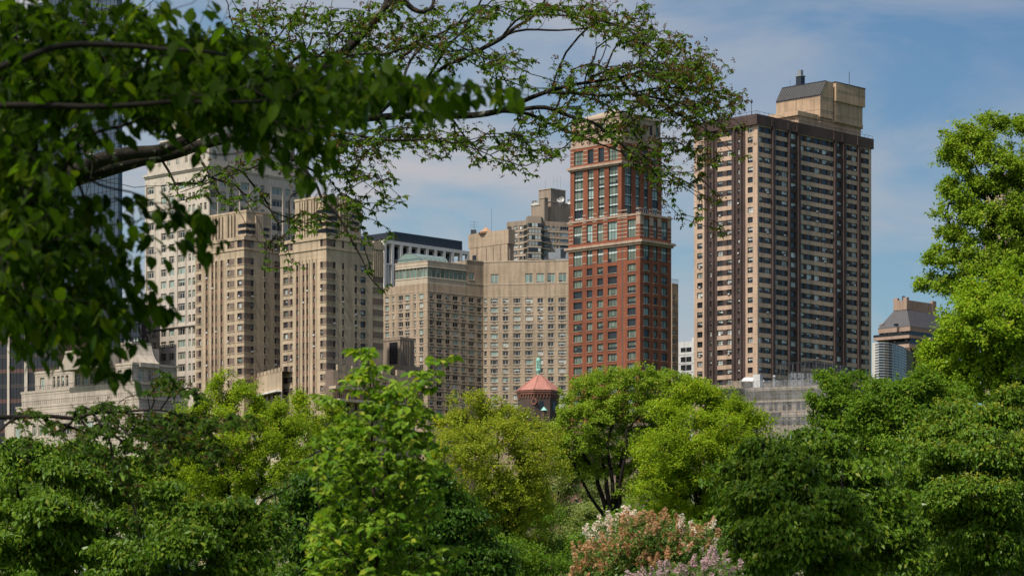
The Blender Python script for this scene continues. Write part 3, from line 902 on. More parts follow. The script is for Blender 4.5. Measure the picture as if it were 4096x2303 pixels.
# ------------------------------------------------ twin-towered art deco apartment house (each tower its own thing on the shared base)
def deco_tower(kind, label, pxs, Y, spec_l, spec_r, row0, pitch, refpx, ztop_px, shaft_px, crown):
    L, C, Rr = corner(*pxs, Y)
    b = Bld('deco_tower', label, 'apartment tower', C)
    f1, f2 = Face(L, C), Face(C, Rr)
    h = 25
    zt = zat(shaft_px, Y)
    rows = [(a, c) for a, c in [(f1.z(refpx, row0 + k * pitch + h / 2), f1.z(refpx, row0 + k * pitch - h / 2)) for k in range(-1, 14)] if c < zt - 1]
    pen = (zat(shaft_px + 39, Y), zat(shaft_px + 10, Y))
    def mk(f, spec):
        out = []
        for a, c, k in spec:
            u0, u1 = f.u(a), f.u(c)
            it = []
            for z0, z1 in rows:
                if z1 > pen[0] - 2.2: continue
                if k == 'brown': it.append((z0, z1, 'deco_brown'))
                elif k == 'spandrel':
                    it.append((z0, z1, S_DEC)); it.append((z0 - 1.3, z0 - .002, 'spandrel_red'))
                elif k == 'wide': it.append((z0, z1, S_DEC3))
                else: it.append((z0, z1, S_DEC))
            if k != 'brown' and k != 'spandrel' or k == 'brown': it.append((*pen, 'deco_brown' if k == 'brown' else (S_DEC3 if c - a > 14 else S_DEC)))
            out.append((u0, u1, it))
        return out
    b.facade(f1, ZB, zt, mk(f1, spec_l), 'deco_brick'); b.facade(f2, ZB, zt, mk(f2, spec_r), 'deco_brick')
    backs(b.wall, L, C, Rr, ZB, zt - .02, 'deco_brick', 'roof_felt')
    for z0, z1 in rows:              # thin sills running round the banded corners
        if z1 > pen[0] - 2: continue
        for f, spec in ((f1, spec_l), (f2, spec_r)):
            run = [q for q in spec if q[2] in ('brown', 'win', 'wide')]
            for a, c, k in run:
                f.box(b.wall, max(.01, f.u(a) - .15), min(f.L - .01, f.u(c) + .15), z0 - .22, z0 - .02, .12, 'deco_brick')
    for a, c, k in spec_l:           # raised piers beside the tall window strips
        if k == 'spandrel':
            u0, u1 = f1.u(a), f1.u(c)
            for u in (u0 - .2, u1 + .2): f1.box(b.wall, u - .16, u + .16, ZB, pen[0] - 3, .22, 'deco_brick')
    b.part('cornice').prism(inset(quad4(L, C, Rr), -.35), zt - .7, zt + .25, 'deco_brick', 'roof_felt', bottom=True)
    b.part('cornice#2').prism(inset(quad4(L, C, Rr), -.3), pen[0] - .75, pen[0] - .35, 'deco_brick', bottom=True)
    # fluted crown with louvred corner slots
    cr = b.part('crown')
    l, c, r = corner(*crown[0], Y + 4)
    q = quad4(l, c, r)
    zc = zat(crown[1], Y + 4)
    cr.prism(q, zt - .5, zc, 'deco_brick', 'roof_felt')
    cr.prism(inset(q, -.2), zc - .1, zc + .5, 'deco_brick', 'roof_felt', bottom=True)
    g1, g2 = Face(l, c), Face(c, r)
    for f, ks in ((g1, (.16, .24, .32, .40, .55, .63, .71)), (g2, (.38, .46, .54, .62))):
        for k in ks:
            u = f.L * k
            f.box(cr, u - .28, u + .28, zt + .3, zc - .4, .45, 'deco_brick')
            f.box(cr, u + .29, u + .5, zt + .3, zc - .6, .02, 'reveal_dark')
    lou = b.part('louvre')
    for k in range(4):               # curved concrete lips across the corner with dark slots between
        z = zc - 3.4 - k * 1.75
        lip = [g1.p(g1.L - 3.6, 0, .1)[:2], g1.p(g1.L - 1.2, 0, .75)[:2], add2(c, (0.0, -1.0)), g2.p(1.4, 0, .75)[:2], g2.p(4.4, 0, .1)[:2], add2(c, (0, 3))]
        lou.prism(lip, z, z + .5, 'deco_brick', bottom=True)
        dk = [g1.p(g1.L - 3.5, 0, .04)[:2], add2(c, (0.0, -.12)), g2.p(4.3, 0, .04)[:2], add2(c, (0, 3))]
        lou.prism(dk, z - .9, z - .001, 'black_panel', bottom=True)
    for k in range(3):
        z = zc - 3.9 - k * 1.75
        lou = b.part('louvre#2')
        g2.box(lou, g2.L - 4.2, g2.L - .6, z, z + .5, .3, 'deco_brick'); g2.box(lou, g2.L - 4.0, g2.L - .8, z - .8, z - .002, .03, 'black_panel')
    return b, L, C, Rr, zt
b1, *_ = deco_tower('a', 'left beige deco tower with brown corner bands, the slimmer of the twin towers', (780, 976, 1135), 733,
    [(785, 795.5, 'brown'), (795.5, 805, 'win'), (824.5, 833, 'spandrel'), (848, 856, 'spandrel'), (862.5, 869.5, 'spandrel'), (884, 892.7, 'spandrel'),
     (909.5, 918, 'win'), (919, 938, 'brown'), (949, 968, 'wide'), (968.2, 975.9, 'brown')],
    [(976.3, 1004, 'brown'), (1004, 1014.5, 'win'), (1056, 1063, 'win'), (1098, 1107, 'win'), (1107.2, 1130, 'brown')],
    1189 + 43.7 * -5, 43.7, 855, 0, 948, ((826, 985, 1084), 846))
f_ = None
b1.finish()
b2, L_, C_, R_, zt_ = deco_tower('b', 'right beige deco tower with brown corner bands and a blank right flank', (1121, 1305, 1486), 708,
    [(1132, 1135, 'brown'), (1135, 1151.5, 'wide'), (1152, 1162, 'brown'), (1162, 1170.5, 'win'), (1186, 1195, 'spandrel'), (1212, 1220, 'spandrel'), (1227, 1235, 'spandrel'),
     (1253, 1262, 'spandrel'), (1281, 1290.6, 'win'), (1290.8, 1304.8, 'brown')],
    [(1305.3, 1333, 'brown'), (1333, 1342, 'win'), (1368.5, 1376, 'win'), (1418.6, 1428, 'win'), (1442.5, 1462, 'wide')],
    1194 - 45 * 5, 45, 1286, 0, 944, ((1180, 1303, 1444), 787))
# blank right flank with a rounded fan ornament
g = Face(R_, along(R_, ER, 1533)); fl_ = b2.part('flank')
zf = zat(985, 715)
fl_.prism(rect(g.A, g.B, 14), ZB, zf, 'deco_brick', 'roof_felt')
for k in range(7):
    z = zf - 9 - k * 3.05
    g.box(fl_, .4, g.L + .05, z, z + 1.7, .04, 'deco_brown')
orn = b2.part('fan_ornament')
m_ = g.L * .55
for rr_ in (2.6, 2.05, 1.5, .95):
    pts = [(m_ + rr_ * math.cos(math.pi * i / 12), zf + rr_ * math.sin(math.pi * i / 12)) for i in range(13)]
    dep = .1 + (2.6 - rr_) * .12
    orn.poly([g.p(u, z, dep) for u, z in pts], 'deco_brick'); 
    for (ua, za), (ub, zb) in zip(pts, pts[1:]): orn.poly([g.p(ua, za, dep), g.p(ua, za, -2), g.p(ub, zb, -2), g.p(ub, zb, dep)], 'deco_brown' if rr_ < 2.5 else 'deco_brick')
for k in (-1.9, -1.2, -.5, .2, .9, 1.6): g.box(orn, m_ + k, m_ + k + .35, zf - 7.5, zf - .5, .25, 'deco_brick')
b2.finish()

def deco_base():
    C = pt(1333, 700)
    b = Bld('low_rise_building', 'low beige terraced base with brown balcony fences beneath the deco towers', 'apartment building', C)
    w = b.wall
    A = along(C, EL, 1302); Rr = along(C, ER, 1660)
    f = Face(C, Rr)
    z1, z2, z3 = zat(1478, 700), zat(1545, 700), zat(1597, 700)
    st = dict(S_DEC, id='base')
    cs = [(f.u(a), f.u(c), [(zat(1540, 700), zat(1512, 700), st), (zat(1590, 700), zat(1558, 700), st), (zat(1640, 700), zat(1608, 700), S_DEC3)]) for a, c in ((1356, 1368), (1384, 1398), (1418, 1428), (1450, 1464), (1490, 1504), (1530, 1545), (1575, 1590))]
    b.facade(f, ZB, z1, cs, 'deco_brick')
    backs(w, A, C, Rr, ZB, z1 - .02, 'deco_brick', 'roof_felt')
    for u in np.arange(1.5, f.L - 3, 5.5): f.box(w, u, u + 3.2, z1, z1 + 1.5, .05, 'deco_brick', back=-.5)
    g = Face(A, C); g.quad(w, 0, g.L, ZB, z1, 'deco_brown')
    fe = b.part('balcony_fence'); sl = b.part('balcony_slab')
    for z, o in ((z2, 2.6), (z3, 4.2)):
        f.box(sl, -1.5, f.L, z - .7, z, o, 'pale_stone')
        u = -1.0
        k = 0
        while u < f.L:
            a = f.p(u, z, o - .2); c_ = f.p(u + (.5 if k % 2 else -.5) * .5, z + 2.0, o - .2)
            fe.bar(a, c_, .09, 'wood_brown'); u += .42; k += 1
        fe.bar(f.p(-1, z + 2, o - .2), f.p(f.L, z + 2, o - .2), .08, 'wood_brown'); fe.bar(f.p(-1, z + .3, o - .2), f.p(f.L, z + .3, o - .2), .08, 'wood_brown')
    # low wing between the towers
    Bq = pt(1000, 742); Bp = (pt(1128, 716))
    h = Face(Bq, Bp)
    za = zat(1492, 722)
    cs = [(u, u + 3.4, [(za - 8.5, za - 5.6, S_DEC3)]) for u in np.arange(.6, h.L - 3.5, 4.0)]
    b.facade(h, ZB, za, cs, 'deco_brick')
    w.poly([h.p(0, za - .01), h.p(h.L, za - .01), h.p(h.L, za - .01, -14), h.p(0, za - .01, -14)], 'roof_felt')
    for u in np.arange(.4, h.L - 1, 3.1): h.box(w, u, u + 1.8, za, za + 1.2, .04, 'deco_brick', back=-.5)
    aw = b.part('awning'); h.box(aw, .5, h.L - .4, za - 5.5, za - 5.1, 1.6, 'tent_white')
    b.finish()
    # plant house with a dark tall window and fluted flank, between deco tower and hotel
    l, c, r = corner(1531, 1600, 1657, 745)
    m = Bld('plant_house', 'brown rooftop plant house with one tall dark window and vertical flutes', 'rooftop block', c)
    zt = zat(1350, 745); w = m.wall
    w.prism(quad4(l, c, r), zt - 22, zt, 'grey_brick', 'roof_felt')
    f1, f2 = Face(l, c), Face(c, r)
    f1.box(w, f1.u(1559), f1.u(1590), zat(1452, 745), zat(1367, 745), .05, 'glass_black')
    for k in np.linspace(f1.u(1559), f1.u(1590), 4): f1.box(w, k - .06, k + .06, zat(1452, 745), zat(1367, 745), .12, 'frame_dark')
    for k in np.linspace(zat(1452, 745), zat(1367, 745), 9): f1.box(w, f1.u(1559), f1.u(1590), k - .05, k + .05, .11, 'frame_dark')
    for k in range(4): f2.box(w, f2.L * (.12 + k * .17), f2.L * (.12 + k * .17) + .3, zt - 11, zt - .8, .25, 'grey_brick')
    w.prism(inset(quad4(l, c, r), -.2), zt - .6, zt + .2, 'grey_brick', 'roof_felt', bottom=True)
    w.prism(inset(quad4(*corner(1531, 1618, 1692, 742)), 0), zt - 22, zat(1461, 742), 'grey_brick', 'roof_felt')
    la = m.part('ladder')
    for o in (.4, 1.2): la.bar(f2.p(f2.L - o, zt - 10, .6), f2.p(f2.L - o, zt - 2, .6), .05, 'metal_dark')
    for k in range(10): la.bar(f2.p(f2.L - .4, zt - 9.5 + k * .8, .6), f2.p(f2.L - 1.2, zt - 9.5 + k * .8, .6), .04, 'metal_dark')
    m.finish()
deco_base()

# ------------------------------------------------ black roofed office hall with a white colonnade
def office():
    Y = 860
    C = pt(1535, Y)
    b = Bld('office_building', 'white colonnaded building with a long black roof volume', 'office building', C)
    A = along(C, EL, 1440); Rr = along(C, ER, 1877)
    f = Face(C, Rr); w = b.wall
    zt = zat(958, Y); zs = zat(1051, Y)
    uR = f.u(1849)
    w.prism(rect(f.p(.0, 0, -4)[:2], f.p(uR, 0, -4)[:2], 34), ZB, zt - .1, 'glass_black', 'roof_felt')
    rf = b.part('roof_volume')
    C2 = along(f.p(0, 0, -1.5)[:2], ER, 1577.5); R2 = along(C2, ER, 1849); L2 = along(C2, EL, 1440)
    rf.prism(quad4(L2, C2, R2), zt + .3, zat(926, C2[1]), 'black_panel', bottom=True)
    fr_ = b.part('colonnade')
    rect_ = rect(f.p(0, 0, 0.2)[:2], f.p(f.L, 0, .2)[:2], 34)
    fr_.prism(rect_, zt - 1.1, zt, 'white_conc', 'white_conc', bottom=True)
    n = 11
    for i in range(n):
        u = f.L * i / (n - 1)
        u = min(max(u, .55), f.L - .55)
        f.box(fr_, u - .55, u + .55, ZB, zt - 1.1, .2, 'white_conc', back=-1.0)
    for z in [zs - k * 9.2 for k in range(0, 9)]:
        f.box(fr_, .01, f.L, z - .5, z, .19, 'white_conc', back=-3)
    for i in range(n * 2 - 2):
        if i % 2:
            u = f.L * i / (2 * n - 2); f.box(fr_, u - .3, u + .3, ZB, zs - .5, .1, 'white_conc', back=-.8)
    rl = b.part('railing')
    rl.bar(f.p(0, zs + 1.3, 0), f.p(f.L, zs + 1.3, 0), .07, 'metal_dark')
    for i in range(40): rl.bar(f.p(f.L * i / 39, zs, 0), f.p(f.L * i / 39, zs + 1.3, 0), .05, 'metal_dark')
    b.finish()
office()

# ------------------------------------------------ grey-brown tower with corner bays and balconies
def bay_tower():
    Y = 930
    # stepped plan: left wing, central bay, balcony recess, right wing
    C = pt(2110, Y)
    e1 = (-.80, .60); e2 = (.93, .37)
    A = along(C, e1, 2027); B = along(C, e2, 2290)
    b = Bld('bay_tower', 'grey brown apartment tower with glazed bays, balconies and a stepped windowless top', 'apartment tower', C)
    f1, f2 = Face(A, C), Face(C, B)
    pitch = 24.7
    zt = zat(880, Y)
    rows = [(zat(914 + k * pitch, Y), zat(899 + k * pitch, Y)) for k in range(12)]
    def mk(f, spec): return [(f.u(a), f.u(c), [(z0, z1, st) for z0, z1 in rows]) for a, c, st in spec]
    b.facade(f1, ZB, zt, mk(f1, [(2030, 2046, S_GRY), (2054, 2070, S_GRY), (2078, 2090, S_GRY), (2094, 2106, S_OFF)]), 'grey_brick')
    b.facade(f2, ZB, zt, mk(f2, [(2176, 2198, S_GRY), (2207, 2219, S_GRY), (2227, 2233, S_GRY), (2241, 2275, S_GRY4)]), 'grey_brick')
    backs(b.wall, A, C, B, ZB, zt - .02, 'grey_brick', 'roof_felt')
    for f in (f1, f2):
        for z0, z1 in rows: f.box(b.wall, .01, f.L - .01, z0 - .85, z0 - .5, .12, 'pale_stone')
    # central projecting bay
    by = b.part('bay')
    V = [along(C, e1, 2112), None]
    q0 = pt(2113, Y - 4.5); q1 = pt(2165, Y - 3.5)
    fb = Face(q0, q1)
    plan = [q0, q1, f2.p(f2.u(2174), 0, -.1)[:2], f1.p(f1.u(2104), 0, -.1)[:2]]
    plan = [q0, q1, along(C, e2, 2174), add2(C, (0, 3)), along(C, e1, 2103)]
    zb = zt + .8
    by.prism(plan, ZB, zb, 'grey_brick', 'roof_felt')
    for z0, z1 in rows:
        for f in (fb, Face(plan[4], q0), Face(q1, plan[2])):
            f.box(by, .15, f.L - .15, z0, z1, .06, 'blind_pale')
            n = max(2, int(f.L / 1.1))
            for i in range(n + 1):
                u = .15 + (f.L - .3) * i / n; f.box(by, u - .07, u + .07, z0, z1, .12, 'frame_dark')
            for i in range(n):
                if b.rr.random() < .35:
                    u = .15 + (f.L - .3) * i / n; f.box(by, u + .08, u + (f.L - .3) / n - .08, z0 + .02, z1 - .02, .09, 'glass_dark')
            f.box(by, .01, f.L - .01, z0 - .6, z0 - .3, .14, 'pale_stone')
    ba = b.part('balcony')
    for z0, z1 in rows[:4]:          # balconies either side of the bay
        for p0, p1 in ((pt(2090, Y - 2.5), pt(2112, Y - 3)), (pt(2166, Y - 3), pt(2200, Y - .5))):
            ff = Face(p0, p1)
            ba.prism(rect(ff.A, ff.B, 5), z0 - .85, z0 - .6, 'pale_stone', bottom=True)
            ba.bar(ff.p(0, z0 + .5), ff.p(ff.L, z0 + .5), .06, 'metal_dark')
            for i in range(8): ba.bar(ff.p(ff.L * i / 7, z0 - .6), ff.p(ff.L * i / 7, z0 + .5), .05, 'metal_dark')
    # windowless stepped top
    tp = b.part('rooftop_block')
    l, c, r = corner(2126, 2200, 2285, Y + 9)
    def blk(l_, c_, r_, yy, pyt, z0):
        q = quad4(*corner(l_, c_, r_, yy))
        zz = zat(pyt, yy); tp.prism(q, z0, zz, 'grey_brick', 'roof_felt'); tp.prism(inset(q, -.25), zz, zz + .25, 'pale_stone', 'roof_felt', bottom=True)
    blk(2125, 2172, 2300, Y + 10, 817, zt - 1)
    blk(2186, 2203, 2300, Y + 8, 806, zt - 1)
    blk(2155, 2203, 2262, Y + 12, 755, zt - 1)
    blk(2160, 2178, 2192, Y + 5, 792, zt - 1)
    an = b.part('antenna')
    for a, hh in ((2182, 3.4), (2215, 5.0), (2228, 5.4), (2242, 4.6)):
        q = pt(a, Y + 14 - (2203 - a) * .0); z = zat(757, Y + 14)
        an.bar((*q, z - .5), (*q, z + hh), .07, 'metal_grey'); an.bar((q[0] - .4, q[1], z + hh * .55), (q[0] + .4, q[1], z + hh * .55), .06, 'metal_grey')
    ds = b.part('satellite_dish')
    for a, py, s in ((2134, 813, .9), (2142, 811, .8), (2147, 812, .7), (2235, 799, .8), (2240, 803, .6), (2247, 797, 1.0), (2276, 807, .9)):
        q = pt(a, Y + 6 if a < 2200 else Y + 5); z = zat(py, q[1])
        ds.bar((*q, z - 2.0), (*q, z), .07, 'metal_grey')
        ring = [(q[0] + s * math.cos(2 * math.pi * i / 10) * .9, q[1] - .15, z + s * math.sin(2 * math.pi * i / 10)) for i in range(10)]
        for i in range(10): ds.poly([ring[i], ring[(i + 1) % 10], (q[0] + .1, q[1] + .25, z)], 'white_conc')
    b.finish()
bay_tower()

# ------------------------------------------------ tall limestone tower behind the deco towers
def lime_tower():
    Y = 790
    L, C, Rr = corner(580, 834, 1244, Y)
    b = Bld('limestone_tower', 'tall pale limestone apartment tower with cream window frames behind the foreground branches', 'apartment tower', C)
    f1, f2 = Face(L, C), Face(C, Rr)
    zc = f1.z(640, 700)
    rows = zrows(f1, 655, 740, 48.2, 29, 18)
    s1 = [(588, 618, S_LIMB), (644, 665, S_LIM), (676, 697, S_LIM), (712, 742, S_LIMB), (754, 763.5, S_LIMN), (770, 780, S_LIMN), (799.6, 809, S_LIMN), (816, 826, S_LIMN)]
    s2 = [(839, 868, S_LIMB), (884, 904, S_LIM), (916, 938, S_LIM), (961, 997, S_LIMB), (1015, 1030, S_LIM), (1042, 1058, S_LIM), (1086, 1128, S_LIMB), (1142, 1159, S_LIM), (1171, 1188, S_LIM), (1205, 1215, S_LIMN), (1224, 1234, S_LIMN)]
    mk = lambda f, s: [(f.u(a), f.u(c), [(z0, z1, st) for z0, z1 in rows]) for a, c, st in s]
    b.facade(f1, ZB, zc, mk(f1, s1), 'limestone'); b.facade(f2, ZB, zc, mk(f2, s2), 'limestone')
    backs(b.wall, L, C, Rr, ZB, zc - .02, 'limestone', 'roof_felt')
    tr = b.part('cornice')
    q = quad4(L, C, Rr)
    tr.prism(inset(q, -.7), zc, zc + .6, 'limestone', 'roof_felt', bottom=True); tr.prism(inset(q, -.35), zc - .5, zc - .02, 'limestone', bottom=True)
    zl = f1.z(655, 1308); b.part('ledge').prism(inset(q, -.45), zl - .5, zl, 'limestone', bottom=True)
    for f, s in ((f1, s1), (f2, s2)):      # slender bay mullion lines
        for a, c, st in s:
            if st is S_LIMB:
                for u in (f.u(a) - .25, f.u(c) + .25): f.box(b.wall, u - .15, u + .15, zl, zc - 2, .25, 'limestone')
    # set-back upper storeys with terrace railings
    up = b.part('upper_storeys')
    rl = b.part('terrace_railing')
    zz = zc + .6
    z2 = f1.z(640, 578)
    for i, (ls, pyt) in enumerate((((590, 836, 1236), 560), ((640, 840, 1180), 520), ((688, 850, 1120), 395), ((730, 860, 1060), 330))):
        l, c, r = corner(*ls, Y + 4 + i * 2)
        z1 = zat(pyt, Y)
        qq = quad4(l, c, r)
        g1, g2 = Face(l, c), Face(c, r)
        for f in (g1, g2):
            n = int(f.L / 4.2)
            rr_ = [(z1 - 4.9 - k * 4.2, z1 - 2.4 - k * 4.2) for k in range(int((z1 - zz) / 4.2)) if z1 - 4.9 - k * 4.2 > zz + .3]
            b.facade(f, zz, z1, [(f.L * (k + .3) / n, f.L * (k + .62) / n, [(a, c_, S_LIM) for a, c_ in rr_]) for k in range(n)], 'limestone')
        backs(b.wall, l, c, r, zz, z1 - .02, 'limestone', 'roof_felt')
        up.prism(inset(qq, -.4), z1, z1 + .5, 'limestone', 'roof_felt', bottom=True)
        for f in (g1, g2):
            f = Face(f.p(0, 0, .2)[:2], f.p(f.L, 0, .2)[:2])
            rl.bar(f.p(0, z1 + 1.8), f.p(f.L, z1 + 1.8), .07, 'metal_dark'); rl.bar(f.p(0, z1 + .8), f.p(f.L, z1 + .8), .05, 'metal_dark')
            for k in range(int(f.L / 1.6) + 1): rl.bar(f.p(1.6 * k, z1 + .5), f.p(1.6 * k, z1 + 1.8), .05, 'metal_dark')
        zz = z1
    b.finish()
lime_tower()

# ------------------------------------------------ low limestone block with terraces and scrolled gables
def low_lime():
    Y = 655
    C0 = pt(528, Y)
    b = Bld('terraced_building', 'low weathered limestone block stepping back in railed terraces below scrolled gables', 'apartment building', C0)
    lv = [  # left px, corner px, right px, depth, top py at corner, bottom py at corner
        (140, 528, 708, Y, 1450, 1530), (86, 545, 735, Y - 3.5, 1527, 1590), (66, 556, 750, Y - 6, 1587, 1650), (20, 572, 770, Y - 9.5, 1642, 1750), (-60, 590, 790, Y - 13, 1742, 2420)]
    rl = b.part('terrace_railing'); tr = b.part('cornice')
    spec = [(.055, .10, S_LIMB), (.19, .215, S_LIMN), (.235, .262, S_LIMN), (.28, .307, S_LIMN), (.325, .352, S_LIMN), (.42, .475, S_LIM), (.50, .555, S_LIM), (.58, .635, S_LIM),
            (.72, .755, S_LIM), (.78, .82, S_LIM), (.86, .9, S_LIM)]
    for i, (lx, cx, rx, y, pt_, pb) in enumerate(lv):
        l, c, r = corner(lx, cx, rx, y)
        z1, z0 = zat(pt_, y), zat(pb, y) - .5
        if i == 4: z0 = ZB
        f1, f2 = Face(l, c), Face(c, r)
        nr = max(1, int((z1 - max(z0, 0)) / 4.0)) if i < 4 else 9
        rows = []
        for k in range(nr):
            a = z1 - 1.5 - k * 4.3
            rows.append((a - 2.9, a))
        rows = [q for q in rows if q[0] > z0 + .1]
        sh = (i % 2) * .018
        b.facade(f1, z0, z1, [(f1.L * (a + sh), f1.L * (c_ + sh), [(p, q, st) for p, q in rows]) for a, c_, st in spec], 'old_limestone')
        b.facade(f2, z0, z1, [(f2.L * a, f2.L * c_, [(p, q, S_LIM) for p, q in rows]) for a, c_ in ((.16, .25), (.36, .45), (.58, .67), (.78, .87))], 'old_limestone')
        backs(b.wall, l, c, r, z0, z1 - .02, 'old_limestone', 'roof_felt')
        q = quad4(l, c, r)
        tr.prism(inset(q, -.3), z1 - .45, z1 + .15, 'old_limestone', 'roof_felt', bottom=True)
        tr.prism(inset(q, -.15), z1 - 1.1, z1 - .9, 'old_limestone', bottom=True)
        if i > 0:
            for f in (f1, f2):
                zz = z1 + .15
                rl.bar(f.p(.2, zz + 1.15, -.2), f.p(f.L - .2, zz + 1.15, -.2), .06, 'metal_dark')
                n = int(f.L / .9)
                for k in range(n): rl.bar(f.p(.2 + .9 * k, zz, -.2), f.p(.2 + .9 * k, zz + 1.15, -.2), .045, 'metal_dark')
    # scrolled gables on the roof
    gb = b.part('gable')
    zt = zat(1450, Y) - .3
    def scroll(outline, off):        # outline: (px, py) of the front of a gable wall, left to right
        c = pt(outline[-1][0], Y + off); l = along(c, EL, outline[0][0])
        f = Face(l, c)
        top = [(f.u(a), zat(b_, f.Y(f.u(a)))) for a, b_ in outline]
        poly = [(0, zt - .6)] + top + [(f.L, zt - .6)]
        fr = [f.p(u, z) for u, z in poly]; bk = [f.p(u, z, -6) for u, z in poly]
        gb.poly(fr[::-1], 'old_limestone'); gb.poly(bk, 'old_limestone')
        n = len(poly)
        for k in range(n): gb.poly([fr[k], bk[k], bk[(k + 1) % n], fr[(k + 1) % n]][::-1], 'old_limestone')
        for (u0, z0_), (u1, z1_) in zip(top, top[1:]):       # coping along the flat tops
            if abs(z1_ - z0_) < .8 and u1 - u0 > 1: f.box(gb, u0 - .1, u1 + .1, max(z0_, z1_) - .35, max(z0_, z1_) + .2, .2, 'old_limestone', back=-5.9)
    scroll([(448, 1396), (481, 1391), (482, 1379), (486, 1374), (530, 1371), (533, 1388), (536, 1402), (541, 1418), (548, 1432), (557, 1444), (562, 1448)], 1)
    scroll([(237, 1470), (246, 1455), (253, 1438), (258, 1420), (262, 1408), (300, 1404), (398, 1398), (400, 1452)], 1)
    l, c, r = corner(500, 533, 636, Y + 4)
    b.part('rooftop_block').prism(quad4(l, c, r), zt, zat(1387, Y + 4), 'old_limestone', 'roof_felt')
    f = Face(c, r)
    f.box(b.part('rooftop_block'), f.u(556), f.u(569), zat(1430, Y + 4), zat(1402, Y + 4), .05, 'glass_dark')
    hd = b.part('roof_hedge')
    f = Face(along(C0, ER, 590), along(C0, ER, 652))
    rr_ = random.Random(3)
    for k in range(60):
        q = f.p(rr_.uniform(0, f.L), zt + .9 * math.sqrt(rr_.random()), -rr_.uniform(1, 2.5))
        hd.lathe(q[0], q[1], [(.15, q[2] - .3), (.5, q[2]), (.3, q[2] + .35)], 'grass_green', 6, rr_.random())
    b.finish()
low_lime()

# ------------------------------------------------ dark and blue glass towers at the left
def glass_towers():
    # black glass tower with beige stone piers
    C = pt(232, 700); A = along(C, (-.95, .31), -500)
    b = Bld('black_glass_tower', 'black glass tower with narrow beige stone piers at the far left', 'office tower', C)
    f = Face(A, C)
    zt = zat(1290, 700)
    b.wall.prism(rect(A, C, 30), ZB, zt, 'glass_black', 'roof_felt')
    for a, w in ((-300, 9), (-180, 9), (-60, 9), (32, 9), (100, 13)): f.box(b.wall, f.u(a), f.u(a + w), ZB, zt + .5, .5, 'limestone')
    for k in range(40):
        z = zt - 4.0 * k
        f.box(b.wall, .01, f.L - .01, z - 1.1, z, .05, 'frame_brown' if k % 2 else 'frame_dark')
    for a in range(-480, 230, 14): f.box(b.wall, f.u(a) - .04, f.u(a) + .04, ZB, zt, .12, 'frame_dark')
    b.finish()
    # far taller beige and dark tower behind at the very edge
    l, c, r = corner(-420, 40, 128, 900)
    b = Bld('stone_pier_tower', 'tall dark tower with a beige stone edge seen through leaves at the left', 'office tower', c)
    zt = zat(150, 900)
    b.wall.prism(quad4(l, c, r), ZB, zt, 'black_panel', 'roof_felt')
    f = Face(c, r); 
    for a in (42, 84, 118): f.box(b.wall, f.u(a), f.u(a + 9), ZB, zt + .4, .4, 'pale_band')
    for k in range(60): f.box(b.wall, .01, f.L - .01, zt - 4 * k - 1.2, zt - 4 * k, .08, 'frame_brown')
    b.finish()
    # pale blue curtain-wall tower
    l, c, r = corner(130, 474, 489, 960)
    b = Bld('blue_glass_tower', 'tall pale blue glass curtain wall tower behind the leaves', 'office tower', c)
    zt = zat(-70, 960)
    b.wall.prism(quad4(l, c, r), ZB, zt, 'glass_sky', 'roof_felt')
    g = b.part('glazing_bars')
    for f, n in ((Face(l, c), 22), (Face(c, r), 2)):
        for k in range(n + 1):
            u = .1 + (f.L - .2) * k / n; f.box(g, u - .07, u + .07, 60, zt, .1, 'metal_dark')
        for k in range(46): f.box(g, .01, f.L - .01, zt - 4.2 * k - .14, zt - 4.2 * k, .12, 'metal_dark'); f.box(g, .01, f.L - .01, zt - 4.2 * k - 1.25, zt - 4.2 * k - 1.17, .06, 'metal_dark')
    b.finish()
    # dark bronze glass building with balconies
    l, c, r = corner(300, 566, 640, 790)
    b = Bld('dark_glass_building', 'dark blue glass building with balcony bands left of the limestone tower', 'office building', c)
    zt = zat(1217, 790)
    b.wall.prism(quad4(l, c, r), ZB, zt, 'glass_black', 'roof_felt')
    f = Face(l, c)
    bd = b.part('balcony')
    for k in range(30):
        z = zt - 4.4 - k * 4.0
        f.box(bd, .01, f.L - .01, z - 1.3, z, .7, 'black_panel')
    f.box(b.wall, .01, f.L, zt - 4.2, zt + .3, .2, 'black_panel')
    for k in range(26): u = f.L * k / 25; f.box(b.wall, u - .06, u + .06, ZB, zt - 4.2, .15, 'metal_dark')
    for a in (500, 512, 536, 548): f.box(b.wall, f.u(a), f.u(a + 7), zat(1362, 790), zat(1343, 790), .2, 'blind_pale')
    mz = b.part('mast'); q = f.p(f.u(509), 0, -2); mz.bar((q[0], q[1], zt), (q[0], q[1], zt + 1.6), .06, 'metal_dark')
    b.finish()
glass_towers()

